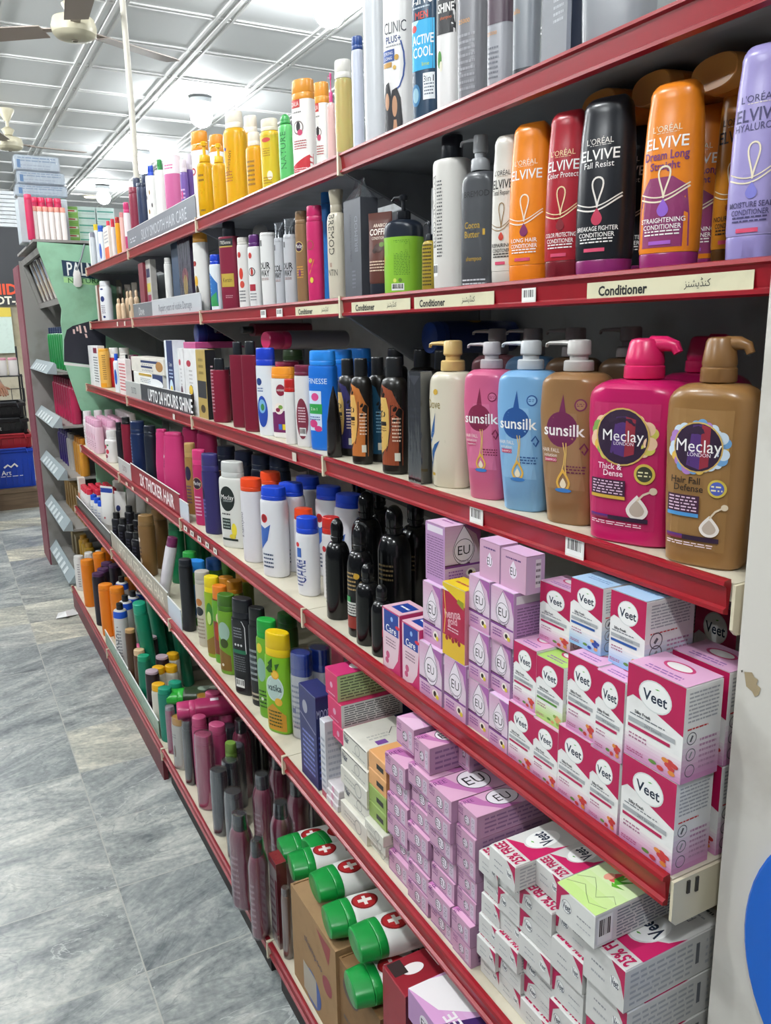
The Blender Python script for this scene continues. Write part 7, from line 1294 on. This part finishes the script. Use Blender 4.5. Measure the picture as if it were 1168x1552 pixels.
KB_ = kind(carton, .05, .012, .2, ['#c8c4bc'], None, {'F': [('r', -.5, .5, .5, .9, '#3a6a9a'), ('e', 0, .3, .3, .15, '#d9b03a')]}, 'toothbrush_pack', 'toothbrush pack', px=10)
KB2 = kind(carton, .05, .012, .2, ['#5a4a4a'], None, {'F': [('s', [(-.4, .1), (.2, .9)], .2, '#e8e2d8'), ('s', [(.2, .1), (.6, .8)], .2, '#d9a83a')]}, 'toothbrush_pack', 'toothbrush pack', px=10)
lean = math.atan2(D_.x, -D_.z)
for i in range(9):
    K = (KB_, KB2)[i % 2]; Rm = Matrix.Rotation(-lean, 3, 'Y') @ Matrix.Rotation(math.radians(-90), 3, 'Z')
    p = Vector((.466, 0, 1.738))+D_*.86+Vector((.03, 4.29+.08*i, .0))
    spawn(K, p, 'slim %s toothbrush pack in the slanted top bin, %s from the near end' % (('pale', 'dark')[i % 2], ['first', 'first', 'second', 'second', 'third', 'third', 'fourth', 'fourth', 'fifth'][i]), rot=Rm, group='toothbrush packs in the top bin')
# goods on top of the stand
TT = 1.7745
KTu = kind(bottle, .026, .026, .15, ['#efe6e2', '#e6a08e'], dict(cf=.15, cw=.99, sh=.99, n=2), None, 'bottle', 'bottle', 'white tubes in a clear pack on the display stand', px=10)
for i in range(6):
    p = at_y(53+8.7*i, 340, SY0+.06); spawn(KTu, (p.x, SY0+.06, TT), 'white tube with a peach cap on the display stand, %s from the left' % ['first', 'second', 'third', 'fourth', 'fifth', 'sixth'][i], rz=90)
KPc = kind(bottle, .034, .03, .20, ['#c22a56', '#d8365f'], dict(cf=.12, cw=.99, sh=.99, n=2.2), None, 'bottle', 'bottle', 'crimson tubes behind the white ones', px=12)
for i, (px, dy) in enumerate(((46, .05), (55, .13), (66, .13), (78, .13), (90, .13))):
    p = at_y(px, 340, SY0+dy); spawn(KPc, (p.x, SY0+dy, TT), 'crimson tube standing behind the white tubes on the stand, %s from the left' % ['first', 'second', 'third', 'fourth', 'fifth'][i], rz=90)
mb_l = mat('#dfe6ec', .2); 
for i, (a, b, c_, d_, dy) in enumerate(((22, 86, 241, 261, .3), (26, 94, 265, 281, .3), (24, 98, 285, 299, .3))):
    p, q = at_y(a, d_, SY0+dy), at_y(b, c_, SY0+dy)
    r = new('plastic_pack', None); r.location = ((p.x+q.x)/2, SY0+dy, p.z); tag(r, 'clear plastic pack of pale sachets high on the display stand, %s' % ['topmost', 'middle', 'lowest'][i], 'pack')
    w_, h_ = q.x-p.x, q.z-p.z
    mb = MB(); mb.box(-w_/2, w_/2, -.05, .05, .001, h_-.001, mat('#c9d6e0', .35, 'card'), .008); bd = new('pack_body', mb.mesh('pack_body', 0), r)
    mb = MB(); printed(mb, [('l', -.85, .55, .85, .9, 2, '#8fa6c0'), ('l', -.85, .1, .6, .45, 2, '#aebccc'), ('r', -.9, .2, -.75, .7, '#5a86b8')], w_, h_, lambda x, z, o_: (x, -.05-o_, z)); new('pack_print', mb.mesh('pack_print', 0), bd)
    mb = MB(); mb.box(-w_/2-.004, w_/2+.004, -.054, .054, 0, h_, mat('#e6e8ee', .12, 'film'), .008); new('plastic_wrap', mb.mesh('plastic_wrap', 0), bd)
p, q = at_y(24, 300, SY0+.24), at_y(98, 300, SY0+.24)
mb = MB(); mb.box(p.x+.002, q.x, SY0+.18, SY0+.34, TT, p.z-.003, mat('#b9c2c8', .4, 'card'), .004); o = new('carton', mb.mesh('carton', 0)); tag(o, 'large pale carton under the plastic packs on the display stand', 'box')
KGr2 = kind(carton, .075, .05, .04, ['#8cc05a'], None, {'F': [('r', -.9, .35, .9, .65, '#e6ead8'), ('r', -.4, .42, .6, .58, '#b8402a')]}, 'soap_carton', 'box', 'green soap cartons at the far end', px=16)
KTl2 = kind(carton, .09, .05, .035, ['#d4e6e2'], None, {'F': [('r', -.9, .3, .9, .5, '#5fa89a')]}, 'soap_carton', 'box', 'white and teal soap cartons at the far end', px=16)
for c in range(2):
    for r_ in range(5):
        spawn(KGr2, (.60+.08*c, 4.62, TT+.0405*r_), 'green soap carton stacked at the far end, %s column, %s row from the bottom' % (('left', 'right')[c], ['first', 'second', 'third', 'fourth', 'fifth'][r_]), rz=90)
for c in range(2):
    for r_ in range(6):
        spawn(KTl2, (.77+.095*c, 4.68, TT+.0357*r_), 'white and teal soap carton at the far end, %s column, %s row from the bottom' % (('left', 'right')[c], ['first', 'second', 'third', 'fourth', 'fifth', 'sixth'][r_]), rz=90)
# ================================================================== ceiling fans and the hanging pole
def fan(px, py, z, tip, label, rod=.28):
    h = at_z(px, py, z); r = new('ceiling_fan', None); r.location = h; tag(r, label, 'fan')
    cream_ = mat('#cfc8ae', .4); blade_m = mat('#a89a90', .45)
    mb = MB(); mb.loft([(-.055, .02, .02, 2), (-.05, .06, .06, 2), (-.045, .085, .085, 2), (-.03, .10, .10, 2), (.0, .105, .105, 2), (.035, .095, .095, 2), (.05, .05, .05, 2)], cream_, 36); new('motor_housing', mb.mesh('motor_housing'), r)
    mb = MB(); mb.loft([(-.062, .012, .012, 2), (-.055, .016, .016, 2)], mat('#6d6558', .4), 16); new('cap', mb.mesh('cap'), r)
    L = CZ-.02-h.z
    mb = MB(); mb.tube([(0, 0, .045), (0, 0, L)], .013, cream_, 12); mb.loft([(.06, .03, .03, 2), (.1, .05, .05, 2), (.12, .02, .02, 2)], cream_, 20); mb.loft([(L-.09, .02, .02, 2), (L-.02, .06, .06, 2), (L-.001, .062, .062, 2)], cream_, 24); new('downrod', mb.mesh('downrod'), r)
    t = at_z(tip[0], tip[1], z); a0 = math.atan2(t.y-h.y, t.x-h.x)
    for k in range(3):
        a = a0+2*math.pi*k/3; mb = MB()
        mb.box(.09, .19, -.022, .022, -.006, -.001, blade_m)
        q = [(.15, -.055), (.56, -.07), (.60, -.05), (.60, .05), (.56, .065), (.15, .055)]
        n0 = len(mb.v); mb.prism(q, 'z', -.012, -.007, blade_m)
        mb.v[n0:] = [(x, y, z_+y*.14) for x, y, z_ in mb.v[n0:]]
        mb.xform(Matrix.Rotation(a, 4, 'Z')); new('blade', mb.mesh('blade', 0), r)
    return r
fan(112, 42, 2.78, (250, 86), 'cream ceiling fan with brown blades cut by the top of the frame')
fan(14, 217, 2.86, (60, 222), 'small distant cream ceiling fan at the left edge of the frame')
pY = y_of(205, .93, 2.1)
mb = MB(); mb.tube([(.93, pY, 1.6434), (.935, pY, 2.4), (.93, pY, CZ-.019)], .014, mat('#d6d0c2', .45), 12); o = new('hanging_pole', mb.mesh('hanging_pole')); tag(o, 'thin cream pole hanging from the ceiling behind the top shelf', 'pole')
# ================================================================== far left: bench, baskets, shop front
wood = node_mat('bench_wood'); m_, nt_, b_s, NN = wood
wv = NN('ShaderNodeTexNoise'); wv.inputs['Scale'].default_value = 14; wv.inputs['Detail'].default_value = 6; mpp = NN('ShaderNodeMapping'); mpp.inputs['Scale'].default_value = (.4, 3, 6); tcc = NN('ShaderNodeTexCoord')
nt_.links.new(tcc.outputs['Object'], mpp.inputs[0]); nt_.links.new(mpp.outputs[0], wv.inputs['Vector']); rr = NN('ShaderNodeValToRGB'); rr.color_ramp.elements[0].color = lin('#3a2c22'); rr.color_ramp.elements[1].color = lin('#8a7358'); nt_.links.new(wv.outputs['Fac'], rr.inputs[0]); nt_.links.new(rr.outputs[0], b_s.inputs['Base Color']); b_s.inputs['Roughness'].default_value = .6
bn = new('low_bench', None); bn.location = (.1, 7.15, 0); tag(bn, 'low brown wooden platform under the shopping baskets', 'bench')
mb = MB(); mb.box(-.8, .50, -.25, .3, .13, .165, m_, .003); new('bench_top', mb.mesh('bench_top', 0), bn)
mb = MB(); mb.box(-.79, .49, -.24, .29, 0, .129, m_); new('bench_body', mb.mesh('bench_body', 0), bn)
def basket(X, Y, z, w, d, h, col, label, hand, text=None):
    r = new('shopping_basket', None); r.location = (X, Y, z); tag(r, label, 'basket'); m = mat(col, .35)
    mb = MB(); t = .005
    def ring_(s0, s1, z0, z1):
        for sx in (-1, 1): mb.prism([(sx*w/2*s0, z0), (sx*(w/2*s0-t), z0), (sx*(w/2*s1-t), z1), (sx*w/2*s1, z1)], 'y', -d/2, d/2, m)
        for sy in (-1, 1): mb.prism([(sy*d/2*s0, z0), (sy*(d/2*s0-t), z0), (sy*(d/2*s1-t), z1), (sy*d/2*s1, z1)], 'x', -w/2+t, w/2-t, m)
    ring_(.88, 1, 0, h); mb.box(-w/2*.88, w/2*.88, -d/2*.88, d/2*.88, 0, .005, m)
    for k in range(12):   # moulded ribs
        x = -w/2*.85+w*.85*k/11; mb.box(x-.003, x+.003, -d/2*.97-.003, -d/2*.93, .03, h*.75, m)
    new('basket_body', mb.mesh('basket_body', 0), r)
    mb = MB()
    for sy in (-1, 1): mb.box(-w/2-.012, w/2+.012, sy*d/2-.012, sy*d/2+.012, h-.02, h+.006, m, .004)
    for sx in (-1, 1): mb.box(sx*w/2-.012, sx*w/2+.012, -d/2, d/2, h-.02, h+.006, m, .004)
    new('rim', mb.mesh('rim', 0), r)
    mb = MB(); mb.tube([(-w*.42, -d/2-.016, h-.03), (-w*.40, -d/2-.02, h+.012), (w*.40, -d/2-.02, h+.012), (w*.42, -d/2-.016, h-.03)], .007, mat(hand, .35), 8); new('handle', mb.mesh('handle'), r)
    if text:
        mb = MB(); printed(mb, text, w, h, lambda x, z, o_: (x, -d/2*.985-.006-o_, z)); new('logo', mb.mesh('logo', 0), r)
    return r
bX = .30
basket(bX, 7.12, .166, .56, .36, .30, '#1440b0', 'blue shopping basket with a white mark on the low wooden platform', '#1440b0', [('t', 'ital Art', .12, .42, .12, W, 1.2, .01), ('l', -.5, .3, .7, .34, 1, W), ('s', [(.2, .55), (.3, .62), (.38, .56), (.48, .64), (.55, .56)], .05, W)])
basket(bX, 7.12, .479, .56, .36, .10, '#a81f2c', 'red rimmed shopping basket nested on the blue one', '#b8232e')
basket(bX-.02, 7.12, .592, .56, .36, .11, '#16171a', 'black shopping basket in the stack above the red rim, lower of two', '#23252a', [('t', 'ital Art', .1, .45, .3, '#b8b8b8', 1.0)])
basket(bX-.03, 7.12, .715, .56, .36, .11, '#16171a', 'black shopping basket on top of the stack at the left edge', '#3a3c42')
# rack with white tubs behind the baskets
rk = new('wire_rack', None); rk.location = (.2, 7.75, 0); tag(rk, 'black wire rack behind the shopping baskets', 'rack'); wm = mat('#2a2a2c', .4)
mb = MB()
for z in (.78, 1.0): mb.box(-.7, .42, -.12, .14, z, z+.008, wm)
new('shelf', mb.mesh('shelf', 0), rk)
for xx in (-.69, .41):
    mb = MB(); mb.tube([(xx, .13, 0), (xx, .13, 1.25)], .008, wm, 8); mb.tube([(xx, -.11, 0), (xx, -.11, 1.02)], .008, wm, 8); new('post', mb.mesh('post'), rk)
for k in range(12): mb = MB(); mb.tube([(-.68+.1*k, -.121, .79), (-.68+.1*k, -.121, .90)], .003, wm, 6); new('wire', mb.mesh('wire'), rk)
mb = MB(); mb.tube([(-.7, -.121, .90), (.42, -.121, .90)], .004, wm, 6); new('rail', mb.mesh('rail'), rk)
KTb = kind(bottle, .075, .075, .15, ['#e2dcd8', '#c88a98'], dict(cf=.14, cw=.98, sh=.98, n=2), None, 'tub', 'tub', 'white tubs on the wire rack', px=14)
for i in range(5): spawn(KTb, (.56-.085*i, 7.72, 1.0085), 'white tub with a pink lid on the wire rack, %s from the right' % ['first', 'second', 'third', 'fourth', 'fifth'][i], rz=90)
# shop front: dark fascia with lettering, roller shutter, posters
sf = new('shop_front', None); sf.location = (0, 9.2, 0); tag(sf, 'dark shop front with orange and white lettering at the far left', 'shop front')
def fpart(name, mb, label=None):
    o = new(name, mb.mesh(name, 0), sf)
    if label: o['label'] = label
a1 = at_y(-90, 420, 9.2); a2 = at_y(52, 420, 9.2)
x0, x1 = a1.x-1, a2.x+.35
zt_, zb_ = at_y(20, 345, 9.2).z, at_y(20, 462, 9.2).z
mb = MB(); mb.box(x0, x1, 0, .05, zb_, zt_, mat('#2e3034', .5)); fpart('fascia', mb)
mb = MB(); vs, fs, wd = text2d('KHIDI', .03); h1 = at_y(15, 430, 9.2).z-at_y(15, 446, 9.2).z; zc1 = at_y(15, 438, 9.2).z; xr = at_y(31, 438, 9.2).x
mb.add([(xr+(x-wd/2)*h1, -.004, zc1+y*h1) for x, y in vs], fs, mat('#e8502a', .4)); fpart('orange_lettering', mb)
mb = MB(); vs, fs, wd = text2d('KOT-A', .03); zc2 = at_y(15, 455, 9.2).z; h2 = h1*.75; xr = at_y(34, 438, 9.2).x
mb.add([(xr+(x-wd/2)*h2, -.004, zc2+y*h2) for x, y in vs], fs, mat('#e6e0cc', .4)); fpart('white_lettering', mb)
mb = MB(); z1_ = at_y(15, 290, 9.2).z
nsl = 9
for k in range(nsl): zz = zt_+.005+(z1_-zt_)*k/nsl; mb.box(x0, x1, -.02+.0, .03, zz, zz+(z1_-zt_)/nsl-.006, mat('#c9cdd0', .4, 'paint'))
fpart('roller_shutter', mb)
mb = MB(); mb.box(x0, x1, .06, .1, 0, zb_-.002, mat('#b9b09a', .5, 'paint')); fpart('lower_wall', mb)
mb = MB(); p, q = at_y(-30, 466, 9.15), at_y(24, 535, 9.15); mb.box(p.x, q.x, -.0, .058, q.z, p.z, mat('#cfe0d6', .4, 'card')); mb.box(p.x, q.x, -.003, -.0005, p.z-.09, p.z, mat('#d8c04a', .4)); fpart('poster', mb, 'pale green poster with a yellow top')
mb = MB(); p, q = at_y(28, 470, 9.15), at_y(40, 560, 9.15); mb.box(p.x, q.x, -.0, .058, q.z, p.z, mat('#e3d6a8', .4, 'card')); mb.box(p.x, q.x, -.003, -.0005, p.z-.25, p.z-.12, mat('#a8483a', .4)); fpart('poster', mb, 'narrow cream poster with a red band')
# a person at the left edge, mostly outside the frame
def person():
    r = new('person', None); px_, py_ = .06, 6.62
    r.location = (px_, py_, 0); tag(r, 'person in a white shirt at the left edge, one bare forearm in view', 'person')
    V = [((0, 0, .94), .125), ((0, 0, 1.08), .12), ((0, 0, 1.25), .135), ((0, 0, 1.38), .12), ((0, -.01, 1.46), .052), ((0, -.02, 1.53), .06), ((0, -.03, 1.60), .085), ((0, -.02, 1.69), .07)]
    E = [(i, i+1) for i in range(7)]
    def chain(root, pts):
        prev = root
        for p, rad in pts: V.append((p, rad)); E.append((prev, len(V)-1)); prev = len(V)-1
        return prev
    for sx in (-1, 1):
        chain(0, [((sx*.10, 0, .84), .10), ((sx*.105, -.01, .50), .062), ((sx*.105, .02, .28), .052), ((sx*.105, .02, .09), .04), ((sx*.11, -.08, .035), .036), ((sx*.115, -.16, .03), .028)])
        e = (.19, -.02, 1.36) if sx > 0 else (-.19, -.02, 1.36)
        if sx > 0: w_ = chain(3, [(e, .062), ((.235, -.03, 1.22), .047), ((.25, -.05, 1.10), .042), ((.285, -.20, 1.03), .036), ((.30, -.30, 1.0), .027)]); hp = Vector((.305, -.345, .985)); dr = Vector((.1, -.95, -.25)).normalized()
        else: w_ = chain(3, [(e, .062), ((-.235, -.0, 1.20), .047), ((-.25, .0, 1.08), .042), ((-.255, -.05, .94), .034), ((-.255, -.08, .83), .026)]); hp = Vector((-.255, -.09, .785)); dr = Vector((0, -.15, -1)).normalized()
        hnd = chain(w_, [(tuple(hp), .026)])
        sdv = Vector((0, 0, 1)).cross(dr).normalized() if sx > 0 else Vector((0, 1, 0))
        for f_ in range(4):
            o_ = sdv*(-.024+.016*f_); L = (.07, .08, .077, .06)[f_]
            chain(hnd, [(tuple(hp+o_+dr*.035), .0095), (tuple(hp+o_+dr*(.035+L*.5)+Vector((0, 0, -.008))), .0085), (tuple(hp+o_+dr*(.035+L)+Vector((0, .01, -.022))), .007)])
        chain(hnd, [(tuple(hp+sdv*.035-dr*.005), .0095), (tuple(hp+sdv*.05+dr*.03), .008)])
    me = bpy.data.meshes.new('body'); me.from_pydata([v[0] for v in V], E, []); o = new('body', me, r)
    sk = o.modifiers.new('skin', 'SKIN'); sk.use_smooth_shade = True
    for d_, v in zip(me.skin_vertices[0].data, V): d_.radius = (v[1], v[1]*.9); d_.use_root = False
    me.skin_vertices[0].data[0].use_root = True
    ss = o.modifiers.new('sub', 'SUBSURF'); ss.levels = 1; ss.render_levels = 2
    dg = bpy.context.evaluated_depsgraph_get(); bpy.context.view_layer.update(); nm = bpy.data.meshes.new_from_object(o.evaluated_get(dg)); o.modifiers.clear(); o.data = nm; nm.materials.clear(); nm.materials.append(mat('#7d5238', .5)); nm.shade_smooth()
    mb = MB(); mb.loft([(1.0, .15, .125, 2.3), (1.08, .15, .13, 2.3), (1.25, .165, .14, 2.3), (1.36, .175, .125, 2.3), (1.42, .12, .09, 2.2), (1.45, .065, .06, 2)], mat('#e0ddd8', .7), 28)
    for sx in (-1, 1): mb.tube([(sx*.13, -.01, 1.375), (sx*.195, -.02, 1.335), (sx*.24, -.03, 1.235)], [.075, .07, .06], mat('#e0ddd8', .7), 14)
    new('shirt', mb.mesh('shirt'), r)
    mb = MB(); mb.loft([(.82, .165, .13, 2.3), (.9, .165, .135, 2.3), (1.02, .152, .128, 2.3)], mat('#2f333c', .7), 24)
    for sx in (-1, 1): mb.tube([(sx*.095, 0, .86), (sx*.105, -.01, .5), (sx*.105, .015, .09)], [.115, .085, .07], mat('#2f333c', .7), 16)
    new('trousers', mb.mesh('trousers'), r)
    mb = MB(); mb.loft([(1.60, .088, .09, 2, 0, .0), (1.66, .09, .092, 2, 0, -.01), (1.72, .075, .08, 2, 0, -.015), (1.755, .03, .035, 2, 0, -.02)], mat('#1a1614', .8), 20); new('hair', mb.mesh('hair'), r)
    mb = MB(); mb.loft([(1.575, .012, .02, 2, 0, -.115), (1.61, .008, .012, 2, 0, -.11)], mat('#7d5238', .5), 10); mb.loft([(1.55, .022, .008, 2, 0, -.105), (1.556, .02, .008, 2, 0, -.107)], mat('#6a3a30', .5), 10)
    for sx in (-1, 1):
        mb.loft([(1.615, .012, .006, 2, sx*.03, -.108), (1.623, .012, .006, 2, sx*.03, -.108)], mat('#e8e2dc', .4), 10); mb.loft([(1.58, .01, .02, 2, sx*.088, -.02), (1.63, .012, .025, 2, sx*.09, -.02)], mat('#7d5238', .5), 10)
    new('face', mb.mesh('face'), r)
person()
# scrap of white plastic on the floor by the stand
p = at_z(100, 932, .002); mb = MB(); mb.add([(p.x+a, p.y+b, .002+c) for a, b, c in ((-.05, -.03, 0), (.0, -.05, .008), (.06, -.02, 0), (.04, .04, .012), (-.03, .05, 0), (0, 0, .018))], [(0, 1, 5), (1, 2, 5), (2, 3, 5), (3, 4, 5), (4, 0, 5)], mat('#d8d8d6', .4)); o = new('plastic_scrap', mb.mesh('plastic_scrap', 0)); tag(o, 'crumpled white plastic scrap on the floor by the display stand', 'litter')
settle()
# ================================================================== light
w = bpy.data.worlds.new('shop_air'); sc.world = w; w.use_nodes = True
bg = w.node_tree.nodes['Background']; bg.inputs['Color'].default_value = (.82, .9, 1, 1); bg.inputs['Strength'].default_value = .10
def emit(name, c, st):
    m = bpy.data.materials.new(name); m.use_nodes = True; nt = m.node_tree; nt.nodes.remove(nt.nodes['Principled BSDF'])
    e = nt.nodes.new('ShaderNodeEmission'); e.inputs['Color'].default_value = (*c, 1); e.inputs['Strength'].default_value = st
    nt.links.new(e.outputs[0], nt.nodes['Material Output'].inputs['Surface']); return m
lampm = emit('globe_glow', (.95, .985, 1), 125); lampb = emit('globe_glow_bright', (.95, .985, 1), 300)
def lamp(X, Y, label, lampm=lampm):
    r = new('ceiling_lamp', None); r.location = (X, Y, CZ-.0005-.018); tag(r, label, 'lamp', None)
    mb = MB(); mb.loft([(-.04, .075, .075, 2), (-.03, .085, .085, 2), (0, .09, .09, 2)], mat('#b9bfc0', .4), 32); new('lamp_base', mb.mesh('lamp_base'), r)
    mb = MB(); R = []
    for k in range(0, 15):
        a = math.pi*(k/14)*.86; R.append((-.125-.08*math.cos(a), .082*math.sin(a)+.001, .082*math.sin(a)+.001, 2))
    R.sort(); mb.loft(R, lampm, 32); new('lamp_globe', mb.mesh('lamp_globe'), r)
    return r
LB = ['nearest', 'second', 'third', 'fourth']
for k, Y in enumerate((.2, 2.3, 4.32, 6.72, 8.82, 11.0)):
    lamp(2.04, Y, ('glowing ceiling globe above the next aisle, ' + (('nearest, out of frame', 'second nearest, out of frame')[k] if k < 2 else ['the one cut by the top of the frame', 'the one above the amber bottles', 'the one beside the white hanging pole', 'the farthest'][k-2])))
for k, Y in enumerate((-.6, 1.5, 3.6, 5.7, 7.8)):
    lamp(-.55, Y, 'glowing ceiling globe over our aisle, %s from the camera' % ['behind', 'first', 'second', 'third', 'fourth'][k], lampb)
for k, Y in enumerate((1.0, 4.6, 8.2)): lamp(-2.8, Y, 'glowing ceiling globe over the far left of the shop, %s' % ['near', 'middle', 'far'][k], lampb)
p = at_z(138, 295, CZ); r = new('recessed_light', None); r.location = (p.x, p.y, CZ-.019); tag(r, 'small warm round recessed light far down the ceiling', 'lamp')
mb = MB(); mb.loft([(-.012, .10, .10, 2), (0, .12, .12, 2)], mat('#d8d4c8', .4), 24); new('light_rim', mb.mesh('light_rim'), r)
mb = MB(); mb.loft([(-.016, .085, .085, 2), (-.0122, .09, .09, 2)], emit('warm_glow', (1, .9, .62), 8), 24); new('light_lens', mb.mesh('light_lens'), r)
sc.view_settings.view_transform = 'Standard'; sc.view_settings.look = 'None'; sc.view_settings.exposure = .17; sc.view_settings.gamma = 1; sc.view_settings.use_curve_mapping = False
sc.cycles.use_denoising = True; sc.cycles.max_bounces = 8; sc.cycles.transparent_max_bounces = 12; sc.cycles.caustics_reflective = False; sc.cycles.caustics_refractive = False; sc.cycles.sample_clamp_indirect = 6
